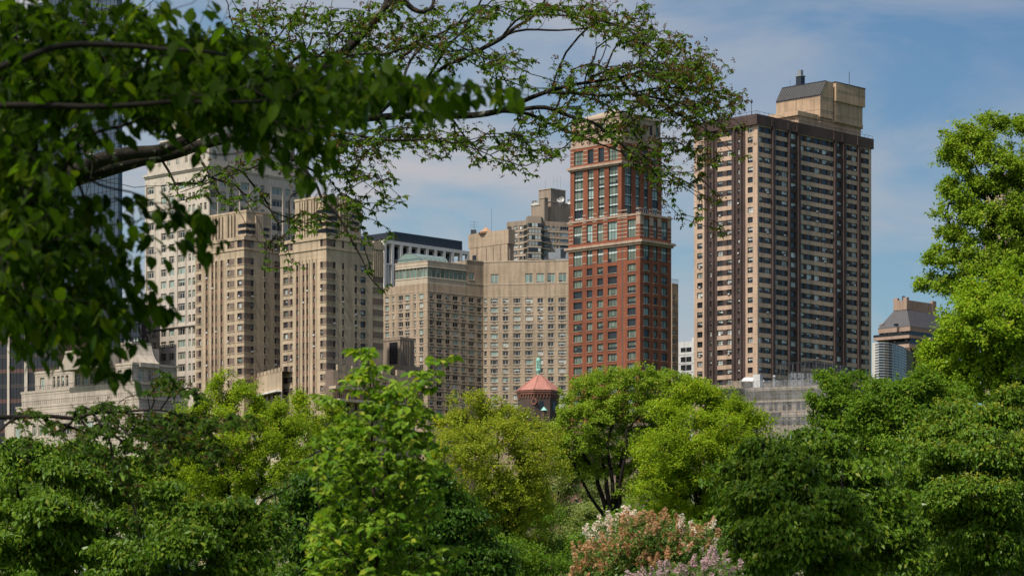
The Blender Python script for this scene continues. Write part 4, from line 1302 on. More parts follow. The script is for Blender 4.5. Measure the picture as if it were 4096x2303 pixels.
# ------------------------------------------------ slices of buildings between the towers
def slices():
    l, c, r = corner(2600, 2688, 2713, 800)
    b = Bld('narrow_wing', 'narrow tan wing with small windows right beside the red brick tower', 'apartment building', c)
    f1, f2 = Face(l, c), Face(c, r)
    zt = zat(1133, 800)
    rows = [(zat(1178 + k * 35.6 + 19, 800), zat(1178 + k * 35.6, 800)) for k in range(14)]
    b.facade(f2, ZB, zt, [(f2.u(2690.5), f2.u(2702), [(a, q, S_HOT) for a, q in rows])], 'tan_brick')
    b.facade(f1, ZB, zt, [], 'tan_brick'); backs(b.wall, l, c, r, ZB, zt - .02, 'tan_brick', 'roof_felt')
    for z0, z1 in rows: f2.box(b.wall, .01, f2.L - .01, z0 - 1.0, z0 - .82, .05, 'pale_stone')
    rl = b.part('roof_railing')
    for f in (f1, f2):
        rl.bar(f.p(0, zt + 1.3), f.p(f.L, zt + 1.3), .06, 'metal_dark')
        for k in range(8): rl.bar(f.p(f.L * k / 7, zt), f.p(f.L * k / 7, zt + 1.3), .05, 'metal_dark')
    b.finish()
    A, B = pt(2660, 880), pt(2860, 868)
    b = Bld('white_building', 'plain white building with strip windows in the gap beside the striped tower', 'apartment building', A)
    f = Face(A, B); zt = f.z(2740, 1366)
    rr = [(f.z(2740, 1408), f.z(2740, 1390)), (f.z(2740, 1448), f.z(2740, 1427)), (f.z(2740, 1482), f.z(2740, 1459)), (f.z(2740, 1518), f.z(2740, 1496)), (f.z(2740, 1555), f.z(2740, 1532))]
    b.facade(f, ZB, zt, [(f.u(a), f.u(q), [(p, s, S_WHT) for p, s in rr]) for a, q in ((2723, 2743), (2744.5, 2766), (2790, 2812))], 'white_panel')
    d = rect(A, B, 25)
    for i in (1, 2, 3): b.wall.poly([(*d[i], ZB), (*d[(i + 1) % 4], ZB), (*d[(i + 1) % 4], zt), (*d[i], zt)], 'white_panel')
    b.wall.poly([(*p, zt) for p in d], 'roof_felt')
    for k in (1418, 1453, 1488): f.box(b.wall, .01, f.L - .01, f.z(2740, k) - .1, f.z(2740, k), .04, 'metal_grey')
    pb = b.part('rooftop_block'); pb.prism(rect(f.p(f.u(2747), 0, -3)[:2], f.p(f.u(2790), 0, -3)[:2], 8), zt, zt + 1.5, 'white_panel')
    b.finish()
slices()

# ------------------------------------------------ stone building wrapped in scaffolding
def net_mat():
    m, nt, out = newmat('net')
    d = N(nt, 'ShaderNodeBsdfDiffuse'); d.inputs[0].default_value = (.42, .41, .41, 1)
    t = N(nt, 'ShaderNodeBsdfTransparent'); mx = N(nt, 'ShaderNodeMixShader')
    tc = N(nt, 'ShaderNodeTexCoord'); n1 = N(nt, 'ShaderNodeTexNoise', i_Scale=.4, i_Detail=4.0)
    nt.links.new(tc.outputs['Object'], n1.inputs['Vector'])
    r = ramp(nt, [(.3, (.10,) * 3), (.7, (.34,) * 3)], n1.outputs[0])
    nt.links.new(r.outputs[0], mx.inputs[0]); nt.links.new(t.outputs[0], mx.inputs[1]); nt.links.new(d.outputs[0], mx.inputs[2]); nt.links.new(mx.outputs[0], out.inputs[0])
net_mat()
def scaffold():
    e = (.90, -.43)
    A = pt(2868, 700); B = along(A, e, 3330)
    f = Face(A, B)
    b = Bld('stone_building', 'beige stone building with tall dark windows behind scaffolding', 'building', A)
    zt = f.z(3100, 1552); zc = f.z(3100, 1600)
    rw = (f.z(3100, 1642), f.z(3100, 1604)); r2 = (f.z(3100, 1702), f.z(3100, 1671)); r3 = (f.z(3100, 1770), f.z(3100, 1735))
    st = dict(S_OFF, id='sc', mull=[.5], trans=[.5])
    px = [(2900, 2912), (2940, 2952), (2980, 2992), (3043, 3056), (3075, 3088), (3098, 3110.5), (3130, 3145), (3151, 3166), (3185.5, 3201), (3206, 3222), (3246, 3255), (3260, 3278), (3295, 3308)]
    b.facade(f, ZB, zt, [(f.u(a), f.u(c), [(*rw, st), (*r2, st), (*r3, st)]) for a, c in px], 'scaff_stone')
    d = rect(A, B, 26)
    for i in (1, 2, 3): b.wall.poly([(*d[i], ZB), (*d[(i + 1) % 4], ZB), (*d[(i + 1) % 4], zt), (*d[i], zt)], 'scaff_stone')
    b.wall.poly([(*p, zt - .02) for p in d], 'roof_felt')
    f.box(b.wall, .01, f.L, zt - .9, zt + .3, .9, 'pale_stone'); f.box(b.wall, .01, f.L, zt - 1.5, zt - .91, .45, 'pale_stone')
    f.box(b.wall, .01, f.L, zc - .5, zc, .5, 'pale_stone')
    f.box(b.wall, f.u(3125), f.L, f.z(3100, 1667), f.z(3100, 1650), .2, 'pale_stone'); f.box(b.wall, 1, f.u(3124), f.z(3100, 1662), f.z(3100, 1652), .5, 'metal_dark')
    rb = b.part('rooftop_block')
    zr = zat(1519, 712)
    rb.prism(rect(pt(2925, 716), pt(2990, 714), 8), zt, zr, 'scaff_stone', 'roof_felt')
    cq = rect(pt(3012, 705), pt(3040, 704), 2); rb2 = b.part('chimney'); rb2.prism(cq, zt, zat(1497, 705), 'white_panel', 'white_panel')
    pp = b.part('vent_pipe'); q = pt(3097, 704)
    pp.lathe(q[0], q[1], [(.4, zt), (.4, zat(1512, 704)), (.5, zat(1510, 704)), (.5, zat(1505, 704)), (.3, zat(1500, 704))], 'metal_grey', 10)
    b.finish()
    t = Bld('roof_tent', 'white canvas tent canopy on the roof behind the scaffolding', 'tent', pt(3012, 712))
    c0 = pt(3010, 716)
    y0, z0, z1 = 712, zat(1521, 712), zat(1506, 712)
    l, r = pt(2966, 712), pt(3057, 712)
    q = [l, r, add2(r, (0, 7)), add2(l, (0, 7))]
    top = [(l[0] * .35 + r[0] * .65 - 3.0, 714.5), (l[0] * .35 + r[0] * .65, 714.5), (l[0] * .35 + r[0] * .65, 716.5), (l[0] * .35 + r[0] * .65 - 3.0, 716.5)]
    t.wall.frus(q, top, z0, z1, 'tent_white')
    for a in q: t.wall.bar((*a, zt - .5), (*a, z0), .06, 'metal_grey')
    t.wall.prism(q, z0 - .25, z0 - .01, 'tent_white', bottom=True)
    t.finish()
    s = Bld('scaffolding', 'grey steel scaffolding frames with netting over the beige stone building', 'scaffolding', A)
    po = s.part('poles'); nt_ = s.part('netting')
    ztop = f.z(3100, 1524)
    zs = [ztop - 2.1 * k for k in range(11)]
    u = 0.0; i = 0
    while u <= f.L:
        po.bar(f.p(u, 2.0, 1.9), f.p(u, ztop + .3, 1.9), .06, 'metal_grey'); po.bar(f.p(u, 2.0, 1.1), f.p(u, ztop - 1, 1.1), .05, 'metal_grey')
        for k, z in enumerate(zs[:-1]):
            if u + 2.2 <= f.L:
                po.bar(f.p(u, z, 1.9), f.p(u + 2.2, z, 1.9), .045, 'metal_grey')
                if k % 3 != 2: po.bar(f.p(u, z, 1.92), f.p(u + 2.2, zs[k + 1], 1.92), .035, 'metal_grey')
                if k % 2 == 0: po.bar(f.p(u + .9, z, 1.2), f.p(u + .9, zs[k + 1], 1.2), .035, 'metal_grey')
                if k % 3 == 1: f.box(po, u, u + 2.2, z - .1, z, 1.8, 'wood_brown', back=1.1)
            po.bar(f.p(u, z, 1.1), f.p(u, z, 1.9), .04, 'metal_grey')
        u += 2.2
    n = int(f.L / 1.1)
    for k in range(n):               # netting hangs in slight swags between the poles
        u0, u1 = f.L * k / n, f.L * (k + 1) / n
        sag = lambda q: 2.0 + .10 * math.sin(q * 2.4)
        za = ztop + .1 - .25 * abs(math.sin(u0 * 1.43)); zb = ztop + .1 - .25 * abs(math.sin(u1 * 1.43))
        nt_.poly([f.p(u0, 4, sag(u0)), f.p(u1, 4, sag(u1)), f.p(u1, zb, sag(u1)), f.p(u0, za, sag(u0))], 'net')
    s.finish()
    # dark scaffold cage on the roof
    l, c, r = corner(3108, 3250, 3384, 716)
    l = pt(3108, 722); r = pt(3384, 728); c = pt(3256, 712)
    g = Bld('scaffold_cage', 'dark steel scaffold cage around a grey plant box before the striped tower', 'scaffolding', c)
    f1, f2 = Face(l, c), Face(c, r)
    za, zb = zt, zat(1444, 715)
    po = g.part('poles')
    for f, n in ((f1, 9), (f2, 12)):
        for k in range(n + 1):
            u = f.L * k / n
            po.bar(f.p(u, za), f.p(u, zb), .09, 'metal_dark'); po.bar(f.p(u, za, -3), f.p(u, zb, -3), .07, 'metal_dark'); po.bar(f.p(u, zb - .1), f.p(u, zb - .1, -3), .06, 'metal_dark')
        for z in np.linspace(za + 1.2, zb - .1, 4): po.bar(f.p(0, z), f.p(f.L, z), .08, 'metal_dark'); po.bar(f.p(0, z, -3), f.p(f.L, z, -3), .06, 'metal_dark')
        for k in range(0, n, 3): po.bar(f.p(f.L * k / n, za), f.p(f.L * (k + 1) / n, zb), .05, 'metal_grey')
    lv = g.part('louvre')
    for k in range(12): u = f2.L * (k + .5) / 12; f2.box(lv, u - .35, u - .05, za + 2.2, zb - .3, .05, 'metal_dark', back=-.6)
    bx = g.part('plant_box'); bx.prism(rect(pt(3158, 719), pt(3300, 719), 4), za, zat(1491, 719), 'metal_grey', 'metal_grey')
    fx = Face(pt(3158, 719), pt(3300, 719))
    for a in (3165, 3190, 3212, 3262, 3285): fx.box(bx, fx.u(a), fx.u(a + 12), zat(1519, 719), zat(1513, 719), .05, 'black_panel')
    g.finish()
scaffold()

# ------------------------------------------------ curved glass slab and mansard tower at the right
def right_side():
    b = Bld('curved_building', 'low curved white and glass slab in front of the mansard tower', 'office building', pt(3515, 900))
    y0 = 900
    A = pt(3490, 902); B = pt(3515, 898)
    f = Face(A, B); zt = zat(1371, 900)
    pts = []
    for k in range(15):
        a = k / 14
        px = 3515 + (3652 - 3515) * math.sin(a * math.pi / 2) ** .85
        pts.append(pt(px, 898 + 62 * a ** 1.7 ))
    plan = [A, B] + pts[1:] + [pt(3640, 985), pt(3500, 985)]
    b.wall.prism(plan, ZB, zt, 'glass_sky', 'white_conc')
    f.box(b.wall, 0, f.u(3501), ZB, zt + .2, .1, 'white_conc')
    sl = b.part('floor_band')
    for k in range(26):
        z = zt - k * .92
        for p, q in zip(pts, pts[1:]):
            g = Face(p, q); g.box(sl, -.02, g.L + .02, z - .2, z + .02, .25, 'white_conc')
        f.box(sl, f.u(3501), f.L, z - .42, z, .12, 'white_conc')
    for k in range(14):
        if k % 1 == 0: sl.bar((*pts[k], ZB), (*pts[k], zt), .07, 'metal_grey')
    b.finish()
    Y = 960
    l, c, r = corner(3508, 3640, 3830, Y)
    b = Bld('mansard_tower', 'pinkish stone tower with a steep dark slate roof right of the striped tower', 'apartment tower', c)
    w = b.wall; q = quad4(l, c, r)
    zc = zat(1303, Y)
    # stepped storeys
    tiers = [(zat(1322, Y), zc, 0.0), (zat(1352, Y), zat(1340, Y), 1.2), (zat(1390, Y), zat(1376, Y), 2.0)]
    w.prism(inset(q, .9), zat(1345, Y), tiers[0][0], 'glass_dark', 'roof_felt')
    w.prism(inset(q, .4), tiers[0][0], zc, 'pink_granite', 'roof_felt', bottom=True)
    w.prism(inset(q, .2), zat(1380, Y), tiers[1][0], 'glass_dark', 'roof_felt')
    w.prism(inset(q, -1.6), tiers[1][0], tiers[1][1], 'pink_granite', 'roof_felt', bottom=True)
    w.prism(inset(q, -2.0), tiers[2][0], tiers[2][1], 'pink_granite', 'roof_felt', bottom=True)
    for bi, (f, zz0, zz1) in enumerate(((Face(inset(q, .9)[3], inset(q, .9)[0]), zat(1342, Y), zat(1325, Y)), (Face(inset(q, .2)[3], inset(q, .2)[0]), zat(1374, Y), zat(1356, Y)))):
        n = 14
        bl = b.part('blind_strip#%d' % bi)
        for k in range(n):
            if b.rr.random() < .6: f.box(bl, f.L * k / n + .1, f.L * (k + 1) / n - .25, zz0, zz1, .05, 'blind_pale')
        for k in range(n + 1): f.box(bl, max(.02, f.L * k / n - .1), f.L * k / n + .05, zz0, zz1, .1, 'frame_dark')
    l4, c4, r4 = inset(q, 0.2)[3], inset(q, .2)[0], inset(q, .2)[1]
    f1, f2 = Face(l4, c4), Face(c4, r4)
    zz = tiers[2][0]
    rows = [(zz - 2.9 - k * 3.05, zz - .9 - k * 3.05) for k in range(14)]
    b.facade(f1, ZB, zz, [(f1.L * a, f1.L * c_, [(p, s, S_MAN) for p, s in rows]) for a, c_ in ((.08, .25), (.35, .5), (.6, .75), (.82, .96))], 'pink_granite')
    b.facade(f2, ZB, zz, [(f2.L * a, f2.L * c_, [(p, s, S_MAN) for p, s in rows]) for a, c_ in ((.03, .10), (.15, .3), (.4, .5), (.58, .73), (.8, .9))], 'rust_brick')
    backs(b.wall, l4, c4, r4, ZB, zz - .02, 'pink_granite', 'roof_felt')
    rl = b.part('balcony_railing')
    for q_, z in ((inset(q, -1.5), tiers[1][1]), (inset(q, -1.9), tiers[2][1])):
        for f in (Face(q_[3], q_[0]), Face(q_[0], q_[1])):
            f.box(rl, 0, f.L, z, z + .9, .02, 'glass_dark', back=-.05)
    rf = b.part('roof')
    lt, ct, rt = corner(3574, 3627, 3745, Y + 6)
    top = quad4(lt, ct, rt)
    zr = zat(1238, Y + 6)
    rf.frus(inset(q, .3), inset(top, .2), zc, zr, 'slate', 'slate')
    gg = Face(inset(q, .3)[3], inset(q, .3)[0])
    pa = b.part('parapet')
    pa.prism(top, zr, zat(1199, Y + 6), 'pink_granite', 'roof_felt', bottom=True)
    f = Face(top[3], top[0]); f2_ = Face(top[0], top[1])
    zp = zat(1199, Y + 6)
    for ff, a, c_ in ((f, 0, 1.9), (f, f.L - 1.6, f.L), (f2_, 0, 1.4), (f2_, f2_.L - 2.5, f2_.L)): ff.box(pa, a + .01, c_ - .01, zr + .2, zp + 1.0, .06, 'pink_granite', back=-1.0)
    for ff in (f, f2_):
        for k in range(1, int(ff.L / 1.4)): ff.box(pa, 1.4 * k - .04, 1.4 * k + .04, zr + .1, zp - .1, .03, 'rust_brick')
    ch = b.part('chimney'); q5 = along(top[0], (-.3, 1), 3615); ch.prism(rect(add2(q5, (-.5, 0)), add2(q5, (.5, 0)), 1), zp, zp + 1.7, 'metal_dark')
    dm = b.part('dormer_hatch')
    zz0 = zat(1301, Y + .8); dm.prism(rect(pt(3575, Y + 3.0), pt(3584, Y + 2.2), 1.4), zz0, zz0 + .85, 'black_panel')
    b.subs = {'dormer_hatch': 'roof', 'chimney': 'parapet'}
    b.finish()
    # pale tower behind the tall right tree
    l, c, r = corner(3938, 4045, 4330, 900)
    b = Bld('pale_tower', 'pale stone tower with broad windows mostly hidden behind the tall tree at the right edge', 'apartment tower', c)
    f1, f2 = Face(l, c), Face(c, r)
    zt = zat(765, 900)
    rows = [(zt - 3.9 - 3.7 * k, zt - 1.4 - 3.7 * k) for k in range(32)]
    for f, n in ((f1, 5), (f2, 11)):
        b.facade(f, ZB, zt, [(f.L * (k + .2) / n, f.L * (k + .75) / n, [(p, s, S_LIM) for p, s in rows]) for k in range(n)], 'pale_band')
    backs(b.wall, l, c, r, ZB, zt - .02, 'pale_band', 'roof_felt')
    tp = b.part('upper_storeys'); q = quad4(*corner(3985, 4060, 4330, 905))
    tp.prism(q, zt - .5, zat(690, 905), 'pale_band', 'roof_felt'); tp.prism(quad4(*corner(4050, 4085, 4330, 910)), zt, zat(640, 910), 'pale_band', 'roof_felt')
    for ff in (Face(q[3], q[0]), Face(q[0], q[1])):
        ff.box(tp, .3, ff.L - .3, zt + 1.5, zt + 4, .05, 'glass_dark')
        for k in range(12): ff.box(tp, ff.L * k / 12 - .2 + .3, ff.L * k / 12 + .3, zt + 1.4, zt + 4.1, .15, 'pale_band')
    b.finish()
right_side()

# ------------------------------------------------ octagonal brick tower with pink tiled roof and green copper lantern
def octagon():
    Y = 600
    c = pt(2154, Y)
    b = Bld('octagonal_tower', 'octagonal dark brick tower with a pink tiled cone roof and green copper lantern', 'church tower', c)
    k = Y / F
    ph = R(-35 - 22)
    ang = [ph + R(45 * i) for i in range(8)]
    ring = lambda r: [(c[0] + r * math.cos(a), c[1] + r * math.sin(a)) for a in ang]
    Re, Rw = 92 * k, 83 * k
    ze, zap = zat(1564, Y), zat(1500, Y)
    w = b.wall
    w.prism(ring(Rw), ZB, ze - .2, 'dark_brick', 'roof_felt')
    co = b.part('cornice')
    co.prism(ring(Re * .985), ze - .45, ze - .02, 'copper_brown', bottom=True)
    co.prism(ring(Rw + .28), ze - .95, ze - .45, 'copper_brown', bottom=True)
    rw = ring(Rw)
    for i in range(8):               # arched corbel table
        A, B = rw[i], rw[(i + 1) % 8]
        f = Face(A, B)
        if f.n[1] > .5: continue
        n = 5
        for j in range(n + 1):
            u = f.L * j / n
            f.box(co, max(.02, u - .12), min(f.L - .02, u + .12), ze - 1.75, ze - .9, .22, 'copper_brown')
        for j in range(n):
            for t in range(5):
                a0 = math.pi * t / 5; a1 = math.pi * (t + 1) / 5; um = f.L * (j + .5) / n; r_ = f.L / n / 2
                f.box(co, um - r_ * math.cos(a0) , um - r_ * math.cos(a1), ze - 1.45 + .45 * math.sin((a0 + a1) / 2), ze - .9, .16, 'copper_brown')
    rf = b.part('roof')
    rt = ring(.42)
    eav = ring(Re)
    nst = 14
    for i in range(8):               # tile courses as shallow steps
        j = (i + 1) % 8
        for t in range(nst):
            a, d = t / nst, (t + 1) / nst
            lerp = lambda p, q, s: (p[0] * (1 - s) + q[0] * s, p[1] * (1 - s) + q[1] * s)
            z0, z1 = ze + (zap - ze) * a, ze + (zap - ze) * d
            p0, p1 = lerp(eav[i], rt[i], a), lerp(eav[j], rt[j], a)
            p2, p3 = lerp(eav[j], rt[j], d), lerp(eav[i], rt[i], d)
            rf.poly([(*p0, z0 + .05), (*p1, z0 + .05), (*p2, z1), (*p3, z1)], 'tile_pink')
            rf.poly([(*p0, z0), (*p1, z0), (*p1, z0 + .05), (*p0, z0 + .05)], 'tile_pink')
        rf.bar((*eav[i], ze + .08), (*rt[i], zap + .08), .1, 'tile_pink', 6)
    rf.poly([(*p, ze - .02) for p in reversed(eav)], 'copper_brown')
    ve = b.part('roof_vent'); q = (pt(2192, Y - 3.4)); zv = zat(1549, Y - 3.4)
    ve.bar((*q, zv - .4), (*q, zv + .25), .1, 'metal_dark', 8); ve.bar((*q, zv + .2), (q[0] - .2, q[1], zv + .4), .12, 'metal_dark', 8)
    ln = b.part('lantern')
    z = lambda py: zat(py, Y)
    ln.lathe(c[0], c[1], [(.42, z(1506)), (.34, z(1500)), (.34, z(1493)), (.55, z(1484)), (.62, z(1479)), (.5, z(1476))], 'copper_green', 12)
    for i in range(8):
        a = 2 * math.pi * i / 8
        ln.bar((c[0] + .45 * math.cos(a), c[1] + .45 * math.sin(a), z(1477)), (c[0] + .45 * math.cos(a), c[1] + .45 * math.sin(a), z(1443)), .09, 'copper_green', 6)
    ln.lathe(c[0], c[1], [(.18, z(1477)), (.15, z(1443))], 'copper_green', 8)
    ln.lathe(c[0], c[1], [(.52, z(1445)), (.55, z(1440)), (.5, z(1436)), (.42, z(1431)), (.3, z(1430.5))], 'copper_green', 12)
    rs = b.part('round_window')
    for i in range(8):
        f = Face(rw[i], rw[(i + 1) % 8])
        mpx = (f.A + f.B) / 2; px = mpx[0] / mpx[1] * F + CX
        if f.n[1] < -.8 and px < 2154:
            uc = f.u(2136.5); zc = zat(1604, f.Y(uc))
            ns = 24
            P = lambda r, a, o: f.p(uc + r * math.cos(a), zc + r * math.sin(a), o)
            for t in range(ns):
                a0, a1 = 2 * math.pi * t / ns, 2 * math.pi * (t + 1) / ns
                ro, ri = .80, .52
                rs.poly([P(ro, a0, .16), P(ro, a1, .16), P(ri, a1, .12), P(ri, a0, .12)], 'copper_brown')
                rs.poly([P(ro, a0, -.05), P(ro, a1, -.05), P(ro, a1, .16), P(ro, a0, .16)], 'copper_brown')
            rs.poly([P(.52, 2 * math.pi * t / ns, .03) for t in range(ns)], 'glass_black')
            for t in range(12):
                a0 = 2 * math.pi * t / 12
                rs.poly([P(.54, a0 - .12, .1), P(.54, a0 + .12, .1), P(.38, a0, .1)], 'copper_brown')
            rs.poly([P(.53, 2 * math.pi * t / ns, .08) for t in range(0)] or [P(.1, 2.1 * t, .08) for t in range(3)], 'copper_brown')
        elif f.n[1] < -.2 and px > 2154:
            f.box(b.part('slit_window#%d' % i), f.L * .3, f.L * .6, ze - 4.6, ze - 2.6, .04, 'glass_black')
    tu = b.part('turret')            # small copper capped turret at its foot
    q = pt(2176, Y - 9); zz = zat(1641, Y - 9)
    tu.lathe(q[0], q[1], [(.62, -1), (.62, zz)], 'dark_brick', 8)
    tu.lathe(q[0], q[1], [(.78, zz), (.72, zz + .08), (.15, zz + .75), (.05, zz + .85)], 'copper_green', 8)
    b.subs = {'roof_vent': 'roof'}
    b.finish()
octagon()

# ------------------------------------------------ brick houses glimpsed behind the park trees
def park_edge():
    for name, label, xs, Y, pt_, mat, cat in (
        ('brick_house', 'dim red brown brick house glimpsed between elm trunks', (2190, 2330, 2480), 580, 1700, 'rust_brick', 'house'),
        ('stone_house', 'pale brown stone house with cornices glimpsed through the elm crown', (2400, 2590, 2760), 570, 1690, 'deco_brown', 'house'),
        ('beige_house', 'beige house with wide windows glimpsed left of the young tree', (1000, 1230, 1420), 600, 1690, 'pale_stone', 'house')):
        l, c, r = corner(*xs, Y)
        b = Bld(name, label, cat, c)
        zt = zat(pt_, Y); f1, f2 = Face(l, c), Face(c, r)
        rows = [(zt - 4 - 3.6 * k, zt - 1.9 - 3.6 * k) for k in range(14) if zt - 4 - 3.6 * k > 0]
        for f in (f1, f2):
            n = max(3, int(f.L / 3.2))
            b.facade(f, ZB, zt, [(f.L * (k + .33) / n, f.L * (k + .67) / n, [(p, s, S_RED) for p, s in rows]) for k in range(n)], mat)
        backs(b.wall, l, c, r, ZB, zt - .02, mat, 'roof_felt')
        b.part('cornice').prism(inset(quad4(l, c, r), -.6), zt - .6, zt + .2, mat, 'roof_felt', bottom=True)
        b.finish(40)
park_edge()

# ================================================================== TREES
leaf_mat('leaf_fore', (.016, .042, .002), (.075, .145, .007), .64, .012, .5, nscale=.8)  # colour carries canopy shade (dark tone) and backlit glow (bright tone)
leaf_mat('leaf_elm', (.060, .125, .010), (.11, .185, .018), .5, .03, .45, nscale=.5)
leaf_mat('leaf_bough', (.030, .075, .005), (.070, .125, .011), .4, .04, .45, nscale=.5)  # darker leaf copy: the shade on the low bough is in its colour
leaf_mat('leaf_sapling', (.085, .20, .010), (.25, .37, .03), .45, .05, .45, nscale=1.0)
leaf_mat('leaf_lime', (.19, .30, .010), (.30, .40, .022), .40, .03, .5, nscale=.25)
leaf_mat('leaf_spring', (.165, .29, .012), (.27, .39, .025), .40, .03, .5, nscale=.25)
leaf_mat('leaf_yellow', (.21, .28, .014), (.36, .41, .04), .40, .03, .5, nscale=.25)
leaf_mat('leaf_fresh', (.165, .275, .016), (.28, .39, .04), .40, .03, .5, nscale=.25)
leaf_mat('leaf_mid', (.09, .19, .012), (.165, .27, .022), .4, .04, .5, nscale=.3)
leaf_mat('leaf_pale', (.20, .27, .08), (.29, .35, .12), .4, .03, .55, nscale=.2)
leaf_mat('leaf_dogwood', (.060, .14, .008), (.155, .25, .02), .30, .08, .4, nscale=.6)
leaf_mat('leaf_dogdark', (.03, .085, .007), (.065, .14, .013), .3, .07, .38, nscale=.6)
leaf_mat('leaf_lilac', (.08, .16, .03), (.14, .23, .05), .4, .05, .45, nscale=1.0)
leaf_mat('bloom_olive', (.20, .25, .025), (.29, .33, .05), .3, .0, .6, nscale=1.0)
leaf_mat('bloom_rust', (.42, .215, .105), (.58, .39, .26), .35, .0, .6, nscale=1.5)
leaf_mat('bloom_white', (.85, .76, .76), (.75, .62, .64), .35, .0, .6, nscale=1.5)
leaf_mat('bloom_pink', (.42, .27, .34), (.54, .42, .48), .35, .0, .6, nscale=1.5)
leaf_mat('seed_brown', (.10, .060, .028), (.17, .105, .045), .25, .0, .6, nscale=1.0)
bark_mat('bark_elm', (.007, .006, .004), (.024, .019, .013), (.12, .13, .10), 7)  # elm and dark bark darkened: shade on the limbs put into the colour
bark_mat('bark_dark', (.006, .005, .004), (.019, .015, .011), None, 5)
bark_mat('bark_grey', (.03, .026, .02), (.085, .075, .06), None, 8)
bark_mat('bark_red', (.018, .011, .008), (.05, .032, .024), None, 12)

def mesh_from(name, V, faces_idx, mats, mat_idx=None, parent=None, off=(0, 0, 0)):
    """V (n,3); faces_idx: list of integer arrays (m,k), one per face size"""
    me = bpy.data.meshes.new(name)
    V = np.ascontiguousarray(V - np.array(off), dtype=np.float32)
    me.vertices.add(len(V)); me.vertices.foreach_set('co', V.ravel())
    loops = np.concatenate([f.ravel() for f in faces_idx]).astype(np.int32)
    tot = np.concatenate([np.full(len(f), f.shape[1], np.int32) for f in faces_idx])
    start = np.concatenate(([0], np.cumsum(tot)[:-1])).astype(np.int32)
    me.loops.add(len(loops)); me.loops.foreach_set('vertex_index', loops)
    me.polygons.add(len(tot)); me.polygons.foreach_set('loop_start', start)
    for m in mats: me.materials.append(MATS[m])
    me.update(calc_edges=True); me.validate()
    o = bpy.data.objects.new(name, me); COL.objects.link(o)
    if parent: o.parent = parent
    return o

def nrm(a): return a / (np.linalg.norm(a, axis=-1, keepdims=True) + 1e-9)

# leaf templates: x across, y along the leaf, z up out of the blade
T_NEAR = (np.array([(0, 0, 0), (0, .5, -.05), (0, 1, -.16), (-.24, .22, .05), (-.25, .6, .02), (.24, .22, .05), (.25, .6, .02)]),
          [np.array([(0, 1, 4, 3), (0, 5, 6, 1)]), np.array([(1, 2, 4), (1, 6, 2)])])
T_MID = (np.array([(0, 0, 0), (-.27, .45, .07), (0, 1, -.1), (.27, .45, .07)]), [np.array([(0, 2, 1), (0, 3, 2)])])
T_TUFT = (np.array([(0, 0, 0), (-.42, .5, .1), (0, 1, -.08), (.42, .5, .1)]), [np.array([(0, 2, 1), (0, 3, 2)])])

def leaves(pos, axis, normal, size, tmpl):
    y = nrm(axis); z = normal - (normal * y).sum(-1, keepdims=True) * y; z = nrm(z); x = np.cross(y, z)
    t, faces = tmpl
    s = size[:, None, None]
    V = pos[:, None, :] + s * (t[None, :, 0, None] * x[:, None, :] + t[None, :, 1, None] * y[:, None, :] + t[None, :, 2, None] * z[:, None, :])
    n, k = len(pos), len(t)
    base = (np.arange(n) * k)[:, None, None]
    F_ = [(f[None] + base).reshape(-1, f.shape[1]) for f in faces]
    return V.reshape(-1, 3), F_

def grow(skel, par, rad, att, bf=.35, seg=.5, sag=0.0, rng=None, wob=.08):
    """balanced spanning tree: each target joins the branch it can reach cheapest, giving natural forks"""
    pos = [np.array(p, float) for p in skel]; par = list(par); rad = list(rad)
    pl = []
    for i, p in enumerate(par): pl.append(0.0 if p < 0 else pl[p] + np.linalg.norm(pos[i] - pos[p]))
    att = np.array(att); n = len(att)
    alive = np.ones(n, bool)
    P = np.array(pos); L = np.array(pl)
    D = np.linalg.norm(att[:, None] - P[None], axis=2)
    cost = D + bf * L[None]
    bn = cost.argmin(1); bc = cost[np.arange(n), bn]
    tip = [0] * len(pos)
    tips = np.zeros(n, int)
    for _ in range(n):
        a = int(np.where(alive, bc, 1e9).argmin()); alive[a] = False
        i0 = int(bn[a]); p0 = pos[i0]; d = att[a] - p0; dist = np.linalg.norm(d)
        k = max(1, int(math.ceil(dist / seg)))
        dirp = (p0 - pos[par[i0]]) if par[i0] >= 0 else np.array((0, 0, 1.0))
        dirp = dirp / (np.linalg.norm(dirp) + 1e-9)
        ctrl = p0 + d * .5 + (dirp * dist - d) * .16 + np.array((0, 0, -sag * dist)) + rng.normal(0, wob, 3) * dist * .5
        last = i0; new = []
        for s in range(1, k + 1):
            t = s / k
            q = (1 - t) ** 2 * p0 + 2 * t * (1 - t) * ctrl + t * t * att[a]
            if s < k: q = q + rng.normal(0, wob * .25, 3) * seg
            pl.append(pl[last] + np.linalg.norm(q - pos[last])); pos.append(q); par.append(last); rad.append(0.0); tip.append(0)
            last = len(pos) - 1; new.append(last)
        tips[a] = last
        rem = np.nonzero(alive)[0]
        if len(rem):
            Q = np.array([pos[j] for j in new]); c = np.linalg.norm(att[rem][:, None] - Q[None], axis=2) + bf * np.array([pl[j] for j in new])[None]
            j = c.argmin(1); cc = c[np.arange(len(rem)), j]
            up = cc < bc[rem]
            bc[rem[up]] = cc[up]; bn[rem[up]] = np.array(new)[j[up]]
    return np.array(pos), np.array(par), np.array(rad), tips

def radii(pos, par, rad, r_tip, r_root):
    n = len(pos)
    cnt = np.zeros(n)
    kids = np.zeros(n, int)
    for i in range(n):
        if par[i] >= 0: kids[par[i]] += 1
    cnt[kids == 0] = 1
    for i in range(n - 1, -1, -1):
        if par[i] >= 0: cnt[par[i]] += cnt[i]
    p = math.log(max(r_root / r_tip, 1.1)) / math.log(max(cnt.max(), 2))
    r = r_tip * np.maximum(cnt, 1) ** p
    return np.where(rad > 0, np.maximum(rad, 0), r), cnt

